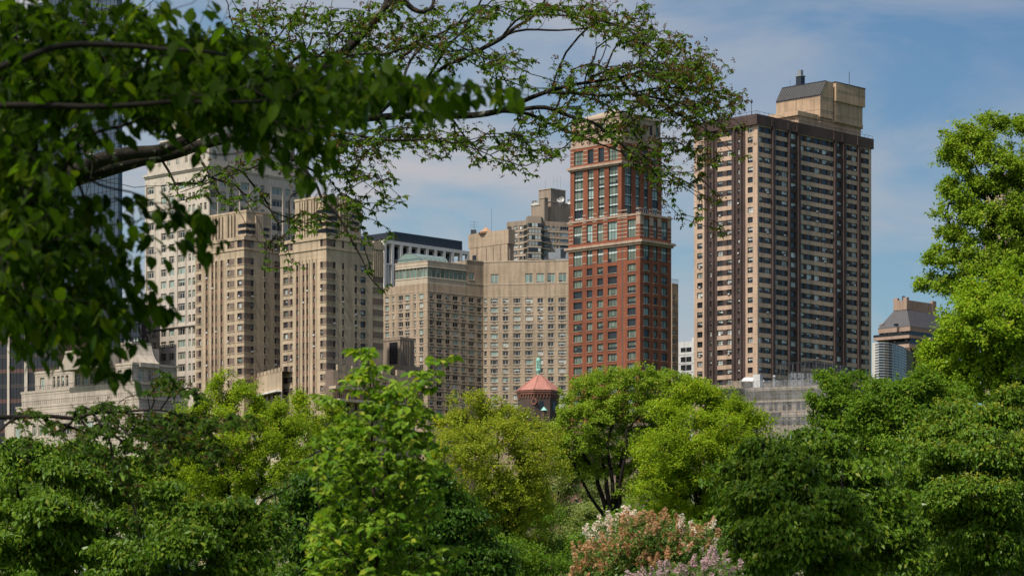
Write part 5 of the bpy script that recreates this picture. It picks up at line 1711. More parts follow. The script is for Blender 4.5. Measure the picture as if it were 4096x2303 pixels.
def tubes(pos, par, r, cnt, sides):
    n = len(pos)
    d = np.zeros((n, 3)); ok = par >= 0
    d[ok] = pos[ok] - pos[par[ok]]
    main = np.full(n, -1)
    for i in range(n):
        p = par[i]
        if p >= 0 and (main[p] < 0 or cnt[i] > cnt[main[p]] or (cnt[i] == cnt[main[p]] and r[i] > r[main[p]])): main[p] = i
    T = nrm(d)
    has = main >= 0
    T[has] = nrm(T[has] + nrm(d[main[has]]))
    T[~ok] = nrm(d[np.maximum(main[~ok], 0)])
    ref = np.where(np.abs(T[:, 2:3]) > .93, np.array((1., 0, 0)), np.array((0., 0, 1)))
    u = nrm(np.cross(T, ref)); v = np.cross(T, u)
    a = 2 * np.pi * np.arange(sides) / sides
    ring = lambda P, U, W, rr: P[:, None] + rr[:, None, None] * (np.cos(a)[None, :, None] * U[:, None] + np.sin(a)[None, :, None] * W[:, None])
    R1 = ring(pos, u, v, r)
    seg = np.nonzero(ok)[0]
    ismain = main[par[seg]] == seg
    side = seg[~ismain]
    dT = nrm(d[side]); rf = np.where(np.abs(dT[:, 2:3]) > .93, np.array((1., 0, 0)), np.array((0., 0, 1)))
    su = nrm(np.cross(dT, rf)); sv_ = np.cross(dT, su)
    R2 = ring(pos[par[side]], su, sv_, r[side] * 1.1)
    V = np.concatenate([R1.reshape(-1, 3), R2.reshape(-1, 3)])
    startrow = par[seg].copy()
    startrow[~ismain] = n + np.arange(len(side))
    j = np.arange(sides); jn = (j + 1) % sides
    f = np.stack([startrow[:, None] * sides + j, startrow[:, None] * sides + jn, seg[:, None] * sides + jn, seg[:, None] * sides + j], -1).reshape(-1, 4)
    return V, [f]

def polyskel(lines):
    """lines: list of (parent (line, index) or None, [(px, py, Y, r_px) ...]) -> nodes, parents, radii"""
    pos, par, rad = [], [], []
    start = []
    for pr, pts in lines:
        st = len(pos); start.append(st)
        # densify with a Catmull-Rom so hand placed limbs bend softly
        P_ = [P3(p[0], p[1], p[2]) for p in pts]; r_ = [p[3] / F * p[2] for p in pts]
        Q = [P_[0]]; S = [r_[0]]; mark = [0]
        for i in range(len(P_) - 1):
            a, b_, c, d = P_[max(i - 1, 0)], P_[i], P_[i + 1], P_[min(i + 2, len(P_) - 1)]
            for t in (.25, .5, .75, 1.0):
                Q.append(.5 * (2 * b_ + (c - a) * t + (2 * a - 5 * b_ + 4 * c - d) * t * t + (3 * b_ - a - 3 * c + d) * t ** 3)); S.append(r_[i] * (1 - t) + r_[i + 1] * t)
        for k, (q, s) in enumerate(zip(Q, S)):
            if k == 0 and pr is not None: par.append(start[pr[0]] + 4 * pr[1])
            else: par.append(len(pos) - 1 if k else -1)
            pos.append(q); rad.append(s)
    return pos, par, rad

def blobs(rng, spec, Y, dY, dens):
    """sample targets in soft ellipses given in photo pixels, spread in depth"""
    out = []
    for b in spec:
        cx, cy, rx, ry = b[:4]; k = b[4] if len(b) > 4 else 1.0
        n = max(2, int(rx * ry * dens * k))
        a = rng.uniform(0, 2 * np.pi, n); r = np.sqrt(rng.uniform(0, 1, n))
        y = (b[5] if len(b) > 5 else Y) + rng.normal(0, dY, n)
        for i in range(n): out.append(P3(cx + rx * r[i] * math.cos(a[i]), cy + ry * r[i] * math.sin(a[i]), y[i]))
    return np.array(out)

def tree_root(name, label, base, group=None, cat='tree'):
    return empty(name, (base[0], base[1], 0), label, cat, group)

# ---------------------------------------------------------------- park trees at middle distance
def park_tree(label, px, Y, spec, mat, seed, leaf=.2, per=40, natt=500, group=None, bark='bark_dark', bloom=None, flat=.6, rc=.55, name='tree',
              fork=.35, r_root=None, lean=0, tmpl=T_TUFT, stems=1, droop=.3, dense_in=.45, bf=.3, limbs=None, airy=2.8):
    """spec: crown lobes (px, py, rx_px, ry_px [, depth offset m]) at distance Y"""
    rng = np.random.default_rng(seed)
    k = Y / F
    tuft = tmpl is T_TUFT
    if tuft: natt, per, leaf, rc = natt * 1.75, per * .60, leaf * .82, rc * .50
    else: natt = natt * 1.0
    root = tree_root(name, label, pt(px, Y), group)
    base = np.array((*pt(px, Y), 0.0))
    lob = []
    for s in spec:
        dy = s[4] if len(s) > 4 else 0.0
        c = P3(s[0], s[1], Y + dy)
        rx, rz = s[2] * k, s[3] * k
        lob.append((c, np.array((rx, min(rx, max(rz, rx * .8)) * .9, rz))))
    zs = [c[2] - r[2] for c, r in lob]; zmin = max(min(zs), .8)
    ztop = max(c[2] + r[2] for c, r in lob)
    hf = max(zmin * .9, ztop * fork * .6) if stems == 1 else .6
    hf = min(hf, ztop * .6)
    r_root = r_root or ztop * .017
    skel, par, rad = [], [], []
    n0 = 6
    for i in range(n0 + 1):
        t = i / n0
        skel.append(base + np.array((lean * t * hf + .05 * math.sin(t * 5 + seed), .05 * math.cos(t * 4 + seed), hf * t))); par.append(i - 1); rad.append(r_root * (1.15 - .3 * t) * (1.25 if i == 0 else 1))
    top = len(skel) - 1
    if limbs:
        for pts in limbs:                # hand-placed visible limbs
            Ps = [P3(a, b_, Y + d) for a, b_, d, _ in pts]
            prev = int(np.argmin([np.linalg.norm(q - Ps[0]) for q in skel[:n0 + 1]])) if stems == 1 else 0
            prevp, prevr = skel[prev], pts[0][3] * k
            for q, (_, _, _, rp) in zip(Ps, pts):
                for t in (.33, .66, 1.0):
                    skel.append(prevp * (1 - t) + q * t + rng.normal(0, .05, 3)); par.append(prev); rad.append(prevr * (1 - t) + rp * k * t); prev = len(skel) - 1
                prevp, prevr = q, rp * k
    # targets: mostly in the outer shell, uneven per lobe
    vol = np.array([r.prod() ** (2 / 3) for c, r in lob]); share = vol / vol.sum()
    att, ctr = [], []
    msz = float(np.mean([np.mean(r) for c, r in lob]))
    wl = np.clip(msz * .75, 1.0, 4.5) if tuft else np.clip(msz * 1.1, .7, 2.2)
    kv = nrm(rng.normal(0, 1, (14, 3)) * (np.array((1, 1, 1.0)) if tuft else np.array((.7, .7, 1.2)))) * (2 * np.pi / (wl * rng.uniform(.55, 1.6, (14, 1)))); kv = kv * (1 if tuft else np.array((.85, .85, 1.25)))
    phs = rng.uniform(0, 6.28, 14)
    for (c, r), sh in zip(lob, share):
        n = max(8, int(natt * 1.45 * sh))
        m_ = int(n * (airy if tuft else 2.4))
        d = nrm(rng.normal(0, 1, (m_, 3)))
        d[:, 2] = np.where(d[:, 2] < -.6, -d[:, 2], d[:, 2])
        q = c + d * r * (rng.random(m_) ** (.42 if tuft else .38) * (1.0 + .1 * rng.normal(0, 1, m_)))[:, None]
        val = np.cos(q @ kv.T + phs).sum(1)
        q = q[np.argsort(-val)[:n]]
        att.append(q); ctr.append(np.repeat(c[None] - np.array((0, 0, r[2] * .4)), len(q), 0))
    att = np.concatenate(att); ctr = np.concatenate(ctr); ok = att[:, 2] > .6; att = att[ok]; ctr = ctr[ok]
    pos, par_, rad_, tips = grow(skel, par, rad, att, bf=bf, seg=max(.35, 30 * k), rng=rng, wob=.12)
    r, cnt = radii(pos, par_, rad_, max(.012, .55 * k), r_root * .8)
    V, Fc = tubes(pos, par_, r, cnt, 5)
    mesh_from('trunk', V, Fc, [bark], parent=root, off=root.location)
    # foliage clumps round every twig end
    m = rng.poisson(per * rng.uniform(.5, 1.4, len(tips)))
    idx = np.repeat(np.arange(len(tips)), m)
    cl = pos[tips][idx]
    cr = np.repeat(rng.uniform(.7, 1.35, len(tips)), m)[:, None] * rc
    off = rng.normal(0, 1, (len(idx), 3)) * np.array((1, 1, flat)) * cr
    cen = np.mean([c for c, _ in lob], axis=0)
    if tuft: off = off * .8 + nrm(nrm(cl - ctr[idx] + 1e-6) + np.array((0, 0, .5))) * (rng.random((len(idx), 1)) * rc * 2.0)
    P_ = cl + off
    outw = nrm(nrm(cl - cen) * .5 + nrm(P_ - ctr[idx] + 1e-6))
    nor = nrm(np.array((0, 0, .6)) + .7 * outw + rng.normal(0, .5, (len(idx), 3)))
    ax = nrm(outw * .5 + rng.normal(0, .7, (len(idx), 3)) + np.array((0, 0, -droop)))
    V, Fc = leaves(P_, ax, nor, leaf * rng.uniform(.45, 1.4, len(idx)), tmpl)
    mesh_from('crown', V, Fc, [mat], parent=root, off=root.location)
    if bloom:                            # flower plumes standing on the outer twigs
        bm, share_, bs = bloom
        pick = np.nonzero((rng.random(len(tips)) < share_) & (np.einsum('ij,ij->i', nrm(pos[tips] - cen), np.array([(0, -.5, .8)] * len(tips))) > .0))[0]
        q = np.repeat(pos[tips][pick] + np.array((0, 0, rc * .5)), 34, axis=0)
        o = rng.normal(0, 1, (len(q), 3)) * np.array((.42, .42, .3)) * bs * 3
        V, Fc = leaves(q + o, nrm(rng.normal(0, 1, (len(q), 3)) + np.array((0, 0, .6))), nrm(rng.normal(0, .6, (len(q), 3)) + np.array((0, -.3, 1))), bs * rng.uniform(.5, 1.2, len(q)), T_TUFT)
        mesh_from('blossom', V, Fc, [bm], parent=root, off=root.location)
    return root

GP = 'park trees in front of the buildings'
# far row along the park edge
FAR = [(-60, 1985, 330, 210, 'leaf_mid', 'dull green background tree at the left edge behind the low dark trees'), (420, 1975, 270, 230, 'leaf_mid', 'mid green background tree behind the long low bough'),
       (780, 1960, 290, 220, 'leaf_fresh', 'fresh green background tree below the tip of the low bough'), (1230, 1985, 250, 190, 'leaf_pale', 'pale background tree left of the young tree'),
       (1640, 2010, 240, 190, 'leaf_mid', 'mid green background tree hidden behind the young tree'), (2030, 2040, 220, 180, 'leaf_mid', 'mid green background tree beside the yellow green round tree'),
       (2270, 1985, 200, 200, 'leaf_pale', 'pale grey green rounded tree behind the street lamp'), (2390, 2130, 170, 120, 'leaf_pale', 'small pale tree right of the street lamp below the elm'), (2620, 2060, 260, 190, 'leaf_fresh', 'fresh green background tree behind the lilac bushes'),
       (3060, 1990, 280, 180, 'leaf_mid', 'mid green background tree behind the right dogwood'), (3500, 1930, 300, 210, 'leaf_mid', 'mid green background tree below the mansard tower'), (3980, 1900, 330, 230, 'leaf_mid', 'mid green background tree at the right edge'), (190, 1950, 250, 210, 'leaf_mid', 'mid green background tree between the left dogwood and the low stone terraces')]
for i, (x, y, rx, ry, mt, lb) in enumerate(FAR):
    sp_ = [(x, y, rx * .62, ry * .8), (x - rx * .5, y + ry * .35, rx * .5, ry * .65, 2), (x + rx * .5, y + ry * .3, rx * .52, ry * .7, -2), (x, y + ry * .9, rx * .8, ry * .6)]
    park_tree(lb, x, 400 + (i * 37) % 60, sp_, mt, 100 + i, leaf=.36, per=40, natt=520, rc=1.0, group=GP, name='park_tree')

UND = [(60, 2260, 'at the far left under the dogwoods'), (640, 2200, 'under the low glossy dogwood'), (1150, 2220, 'left of the young tree trunk'), (1580, 2250, 'right of the young tree trunk'), (2020, 2270, 'under the golden green round tree'),
       (2260, 2270, 'at the foot of the street lamp'), (2560, 2160, 'behind the rust brown lilac'), (3000, 2180, 'left under the lower right dogwood'), (3480, 2180, 'right under the lower right dogwood'), (3960, 2180, 'under the flowering tree at the right edge')]
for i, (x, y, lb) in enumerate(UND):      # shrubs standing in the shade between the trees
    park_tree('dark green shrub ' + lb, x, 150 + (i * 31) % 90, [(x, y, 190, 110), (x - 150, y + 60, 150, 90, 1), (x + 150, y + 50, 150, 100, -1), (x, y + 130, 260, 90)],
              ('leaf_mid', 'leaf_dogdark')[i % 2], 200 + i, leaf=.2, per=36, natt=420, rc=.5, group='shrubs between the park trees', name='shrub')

park_tree('yellow green tree with a feathery top in front of the left deco tower', 930, 235,
          [(900, 1590, 110, 90), (985, 1640, 130, 90, 2), (800, 1690, 130, 80, -1), (1090, 1690, 150, 80), (940, 1760, 220, 110, -3), (740, 1790, 130, 90), (1150, 1790, 130, 90, 1), (1000, 1880, 260, 110, -2), (900, 1990, 220, 120), (730, 1900, 150, 100, 3)],
          'leaf_lime', 11, leaf=.20, per=42, natt=1450, rc=.5, group=GP, name='park_tree',
          limbs=[[(930, 2100, 0, 9), (905, 1900, 0, 7), (900, 1750, 0, 4), (905, 1640, 0, 2)], [(940, 2080, 0, 8), (1050, 1930, -2, 6), (1180, 1850, -3, 4), (1290, 1800, -3, 2)], [(930, 2150, 0, 8), (1060, 2000, -3, 6), (1230, 1900, -4, 4), (1330, 1860, -4, 2)], [(925, 2050, 0, 6), (800, 1880, 1, 4), (760, 1780, 1, 2)]])
park_tree('yellow green tree low between the two deco towers', 1250, 250,
          [(1200, 1640, 110, 70), (1320, 1690, 120, 80, 2), (1250, 1760, 170, 90), (1120, 1740, 90, 70, -2), (1390, 1790, 110, 90), (1260, 1900, 220, 110), (1300, 2030, 200, 120)],
          'leaf_lime', 12, leaf=.20, per=40, natt=850, rc=.5, group=GP, name='park_tree')
park_tree('golden green round tree below the hollow corner of the tan hotel', 2010, 215,
          [(1920, 1665, 140, 85), (2040, 1700, 120, 70, 2), (1800, 1740, 110, 90, 1), (2150, 1775, 110, 85), (1960, 1800, 230, 120, -4), (1810, 1880, 120, 110), (2150, 1890, 120, 120, -2), (1980, 1980, 220, 130, -3), (1990, 2130, 200, 130), (2120, 2050, 110, 120, 2), (1880, 2080, 130, 120), (2060, 2240, 200, 90, 1), (1900, 2240, 140, 90, 1)],
          'leaf_yellow', 13, leaf=.19, per=42, natt=1600, rc=.46, group=GP, name='park_tree',
          limbs=[[(2050, 2280, 0, 11), (2040, 2050, 0, 8), (2080, 1900, 0, 5), (2085, 1780, 0, 3)], [(2050, 2200, 0, 8), (1960, 1960, 0, 5), (1880, 1820, 0, 3)], [(2045, 2150, 0, 6), (2000, 1900, -1, 4), (1990, 1750, -1, 2)]])
park_tree('tall open elm with dark V shaped limbs left of the bright yellow green tree', 2450, 225,
          [(2345, 1585, 95, 60), (2420, 1540, 130, 60, 2), (2560, 1530, 120, 60), (2680, 1560, 110, 70, 3), (2770, 1580, 80, 70, 2), (2285, 1700, 100, 70, -2), (2390, 1660, 140, 70), (2520, 1640, 130, 70), (2640, 1660, 110, 60), (2260, 1790, 110, 60, -2), (2420, 1800, 120, 50, 1), (2560, 1790, 100, 60), (2330, 1900, 90, 40), (2560, 1960, 120, 50), (2640, 1880, 90, 60), (2480, 1880, 120, 60, 2), (2300, 1850, 100, 60, 1), (2640, 1760, 100, 70, 2), (2440, 1720, 130, 70, 3)],
          'leaf_fresh', 14, leaf=.19, per=38, natt=1600, rc=.42, group=GP, name='elm_tree', dense_in=.35, bf=.22,
          limbs=[[(2445, 2090, 0, 12), (2400, 1960, 0, 9), (2385, 1880, 0, 7), (2310, 1790, -1, 5), (2230, 1740, -1, 3)], [(2450, 2080, 0, 12), (2430, 1950, 0, 9), (2410, 1830, 1, 7), (2360, 1700, 1, 4), (2350, 1600, 1, 2)],
                 [(2455, 2080, 0, 11), (2450, 1930, 0, 8), (2430, 1780, 0, 6), (2460, 1650, 0, 4), (2440, 1560, 0, 2)], [(2465, 2080, 0, 10), (2475, 1900, 1, 7), (2500, 1770, 1, 5), (2550, 1640, 1, 3), (2570, 1550, 1, 2)], [(2475, 2080, 0, 10), (2482, 1920, -1, 7), (2510, 1720, -1, 5), (2620, 1600, -1, 3)],
                 [(2440, 2090, 0, 10), (2360, 1990, -1, 6), (2310, 1880, -1, 5), (2260, 1800, -1, 3)], [(2470, 1950, 2, 6), (2540, 1830, 2, 5), (2560, 1740, 2, 4), (2680, 1640, 2, 2)]])
park_tree('bright yellow green broad tree before the scaffolded stone building', 2830, 205,
          [(2760, 1620, 120, 80), (2850, 1640, 140, 90, 2), (2940, 1690, 110, 80), (2690, 1700, 120, 90, -1), (3020, 1740, 90, 70, 2), (2820, 1770, 200, 110, -4), (2650, 1810, 110, 90, -1), (2960, 1830, 140, 100), (2760, 1900, 200, 110, -3), (2680, 1960, 140, 110), (2880, 1960, 180, 110), (2750, 2060, 200, 100)],
          'leaf_lime', 15, leaf=.19, per=44, natt=1500, rc=.48, group=GP, name='park_tree',
          limbs=[[(2790, 2050, 0, 10), (2770, 1900, -1, 7), (2720, 1780, -3, 4), (2690, 1760, -3, 3)], [(2795, 2040, 0, 9), (2800, 1850, -3, 5), (2830, 1720, -3, 3)]])
park_tree('loose mid green tree right of the scaffolding', 3400, 165,
          [(3330, 1570, 90, 70), (3420, 1560, 70, 60, 2), (3290, 1640, 70, 60), (3400, 1660, 150, 90), (3540, 1600, 110, 70), (3620, 1660, 110, 80), (3300, 1740, 110, 80), (3480, 1760, 190, 100), (3640, 1790, 140, 110)],
          'leaf_mid', 16, leaf=.19, per=36, natt=680, rc=.42, group=GP, name='park_tree', dense_in=.4)
park_tree('tall bright green tree rising at the right edge', 4010, 125,
          [(3880, 560, 100, 60), (3970, 530, 70, 60, 1), (4085, 560, 60, 80, 2), (3820, 640, 80, 60), (3920, 660, 120, 70), (3830, 760, 70, 40), (4060, 720, 110, 90), (3830, 850, 100, 60), (3930, 880, 110, 70), (3800, 960, 80, 50), (4070, 900, 90, 90), (3760, 1040, 70, 40), (3870, 1060, 110, 60), (3740, 1140, 60, 50), (3850, 1160, 100, 60), (3980, 1060, 90, 80), (4090, 1080, 90, 120), (4160, 700, 90, 160), (4200, 1000, 110, 200), (3990, 760, 100, 60), (4010, 940, 80, 70), (3900, 770, 80, 50)],
          'leaf_fresh', 17, leaf=.155, per=40, natt=1650, rc=.32, airy=3.6, group=GP, name='park_tree', dense_in=.4,
          limbs=[[(4010, 1500, 0, 15), (3985, 1250, 0, 12), (3960, 1050, 0, 8), (3970, 800, 0, 6), (3900, 660, 0, 3), (3880, 580, 0, 2)], [(3990, 1300, 0, 8), (3880, 1190, 0, 5), (3770, 1090, 0, 2)], [(3965, 1080, 0, 7), (3880, 960, 0, 4), (3800, 930, 0, 2)], [(3970, 850, 0, 6), (3930, 740, 0, 4), (3850, 640, 0, 2)], [(3985, 1200, 0, 8), (4060, 950, 0, 6), (4080, 700, 0, 3)]])
park_tree('sunlit yellow green tree in front of the tall right edge tree', 3960, 110,
          [(3960, 1180, 120, 80), (4070, 1140, 90, 80, 1), (3875, 1250, 105, 80), (3970, 1320, 170, 110, -2), (3810, 1340, 85, 60), (3770, 1440, 90, 60), (3850, 1430, 150, 90), (4040, 1430, 140, 130, -1), (3760, 1530, 110, 70), (3900, 1560, 190, 100), (4080, 1600, 120, 120), (4180, 1300, 120, 200)],
          'leaf_spring', 18, leaf=.15, per=44, natt=1350, rc=.34, airy=3.2, group=GP, name='park_tree')
park_tree('mid green spreading tree under the sunlit right tree', 3650, 90,
          [(3560, 1610, 90, 60), (3660, 1560, 100, 70), (3480, 1700, 110, 70), (3620, 1690, 150, 90), (3760, 1640, 120, 80), (3560, 1800, 170, 90), (3720, 1790, 140, 100)],
          'leaf_mid', 19, leaf=.13, per=42, natt=620, rc=.28, group=GP, name='park_tree')
park_tree('dark tree with olive yellow flower plumes at the lower right', 3900, 55,
          [(3880, 1690, 170, 80), (4050, 1650, 110, 90), (3730, 1790, 130, 90), (3900, 1830, 210, 110, -1), (4060, 1850, 120, 120, -1), (3700, 1930, 150, 100), (3880, 1990, 200, 110, -1.5), (4060, 2030, 120, 130), (3760, 2110, 170, 110), (3950, 2170, 190, 120, -1), (3800, 2260, 200, 100), (4080, 2230, 110, 120)],
          'leaf_dogwood', 20, leaf=.10, per=40, natt=1300, rc=.15, group=GP, name='flowering_tree', tmpl=T_MID, droop=.9, flat=.4, bloom=('bloom_olive', .34, .055))
park_tree('dense dark green dogwood filling the lower right foreground', 3230, 40,
          [(3080, 1790, 110, 50), (3200, 1770, 110, 60, .5), (3310, 1800, 120, 60), (2990, 1880, 110, 60), (3140, 1890, 150, 70, -.6), (3330, 1900, 160, 70), (3480, 1880, 120, 60), (2910, 1980, 90, 70), (3060, 2000, 160, 80, -.8), (3260, 2020, 180, 80, -1), (3450, 2020, 150, 80), (3580, 1990, 90, 70), (2920, 2100, 110, 80), (3100, 2130, 190, 80, -1), (3320, 2140, 190, 80, -1), (3530, 2130, 140, 90), (2960, 2230, 150, 80), (3180, 2250, 190, 80, -1), (3400, 2260, 190, 80), (3600, 2250, 130, 80)],
          'leaf_dogwood', 21, leaf=.095, per=30, natt=1500, rc=.10, group=GP, name='dogwood_tree', tmpl=T_MID, droop=1.1, flat=.28, bark='bark_dark')
park_tree('dark green dogwood beneath the low bough at the left edge', 260, 42,
          [(130, 1790, 130, 50), (300, 1830, 140, 60), (30, 1880, 120, 70), (200, 1910, 170, 70, -.6), (400, 1920, 130, 70), (520, 1880, 90, 50), (60, 2010, 150, 80), (280, 2030, 180, 80, -.8), (480, 2020, 130, 80), (120, 2140, 180, 80, -.6), (330, 2160, 180, 90), (-60, 2060, 120, 120), (100, 2260, 190, 80), (320, 2270, 160, 80)],
          'leaf_dogwood', 22, leaf=.095, per=30, natt=1150, rc=.10, group=GP, name='dogwood_tree', tmpl=T_MID, droop=1.1, flat=.28)
park_tree('low glossy green dogwood with pale bare twigs at the lower left', 640, 36,
          [(680, 1980, 90, 60), (760, 2060, 110, 60), (900, 2030, 100, 50), (560, 2090, 130, 70), (700, 2140, 170, 70, -.5), (900, 2120, 130, 70), (1030, 2090, 90, 60), (520, 2200, 150, 80), (720, 2230, 180, 80, -.6), (930, 2210, 140, 80), (1060, 2190, 90, 70), (480, 2290, 140, 70), (820, 2300, 180, 70)],
          'leaf_dogwood', 23, leaf=.085, per=30, natt=900, rc=.095, group=GP, name='dogwood_tree', tmpl=T_MID, droop=1.0, flat=.3, bark='bark_grey', bloom=('bloom_olive', .10, .035))
park_tree('very dark dogwood standing behind the young tree', 1400, 60,
          [(1230, 1960, 130, 60), (1380, 1920, 130, 70, 1), (1700, 1930, 120, 80), (1760, 2010, 120, 70), (1180, 2060, 110, 80), (1340, 2080, 150, 90), (1560, 2030, 160, 90, 1), (1830, 2100, 140, 80), (1240, 2190, 140, 80), (1700, 2160, 180, 90), (1900, 2190, 130, 80), (1960, 2270, 110, 70), (1450, 2200, 180, 90), (1300, 2290, 180, 70), (1750, 2270, 200, 80)],
          'leaf_dogdark', 24, leaf=.11, per=34, natt=1150, rc=.15, group=GP, name='dogwood_tree', tmpl=T_MID, droop=1.0, flat=.3)

# ---------------------------------------------------------------- lilac bushes
def lilac(label, px, Y, spec, seed, blooms, natt, mat='leaf_lilac'):
    rng = np.random.default_rng(seed)
    root = tree_root('lilac_bush', label, pt(px, Y), 'lilac bushes at the bottom of the view', 'bush')
    base = np.array((*pt(px, Y), 0.0))
    att = blobs(rng, spec, Y, .35, natt)
    pos, par, rad, tips = grow([base, base + (0, 0, .5)], [-1, 0], [.07, .06], att, bf=.3, seg=.15, rng=rng, wob=.1)
    r, cnt = radii(pos, par, rad, .003, .06)
    V, Fc = tubes(pos, par, r, cnt, 5); mesh_from('stems', V, Fc, ['bark_dark'], parent=root, off=root.location)
    m = 16
    q = np.repeat(pos[tips], m, axis=0) + rng.normal(0, .075, (len(tips) * m, 3)) * (1, 1, .8) - (0, 0, .03)
    V, Fc = leaves(q, nrm(rng.normal(0, .8, q.shape) + (0, 0, -.25)), nrm(rng.normal(0, .5, q.shape) + (0, 0, 1)), .06 * rng.uniform(.6, 1.3, len(q)), T_MID)
    mesh_from('foliage', V, Fc, [mat], parent=root, off=root.location)
    for bm, cond, share in blooms:       # conical flower panicles on the twig ends
        T = pos[tips]
        pxs = T[:, 0] / T[:, 1] * F + CX; pys = HY - (T[:, 2] - CAMH) / T[:, 1] * F
        pick = np.nonzero(cond(pxs, pys) & (rng.random(len(T)) < share))[0]
        if not len(pick): continue
        n = 60
        t = rng.random((len(pick), n)) ** .8
        a = rng.uniform(0, 6.28, (len(pick), n)); rr_ = (1 - t) * .045 * np.sqrt(rng.random((len(pick), n))) + .006
        ln = rng.uniform(.10, .17, (len(pick), 1)); dirs = nrm(rng.normal(0, .3, (len(pick), 1, 3)) + np.array((0, -.1, 1)))
        q = T[pick][:, None] + dirs * (t * ln)[..., None] + np.stack([rr_ * np.cos(a), rr_ * np.sin(a), np.zeros_like(a)], -1)
        q = q.reshape(-1, 3)
        V, Fc = leaves(q, nrm(rng.normal(0, 1, q.shape)), nrm(rng.normal(0, .7, q.shape) + (0, -.3, .7)), .027 * rng.uniform(.6, 1.3, len(q)), T_TUFT)
        mesh_from('blossom', V, Fc, [bm], parent=root, off=root.location)
    return root
lilac('rust brown fading lilac bush beside the dark right dogwood', 2600, 33, [(2560, 2125, 90, 50), (2640, 2115, 90, 50), (2480, 2185, 90, 50), (2600, 2195, 160, 60), (2720, 2165, 80, 50), (2820, 2150, 60, 50), (2380, 2240, 90, 50), (2500, 2250, 140, 50), (2660, 2250, 120, 60), (2780, 2180, 60, 60), (2350, 2300, 80, 40)], 31,
      [('bloom_rust', lambda x, y: x > 0, .62), ('bloom_white', lambda x, y: (x > 2700) & (y > 2100), .35)], .0105)
lilac('white flowering lilac bush behind the rust brown one', 2470, 35, [(2400, 2150, 60, 35), (2460, 2110, 60, 35), (2520, 2080, 45, 30), (2370, 2180, 40, 25), (2440, 2190, 90, 40)], 32, [('bloom_white', lambda x, y: x > 0, .75)], .011)
lilac('pinkish lilac bush along the bottom edge', 2740, 29, [(2700, 2315, 110, 40), (2820, 2300, 90, 40), (2900, 2305, 70, 40), (2600, 2340, 90, 30), (2850, 2250, 40, 30)], 33, [('bloom_pink', lambda x, y: x > 0, .55)], .011)

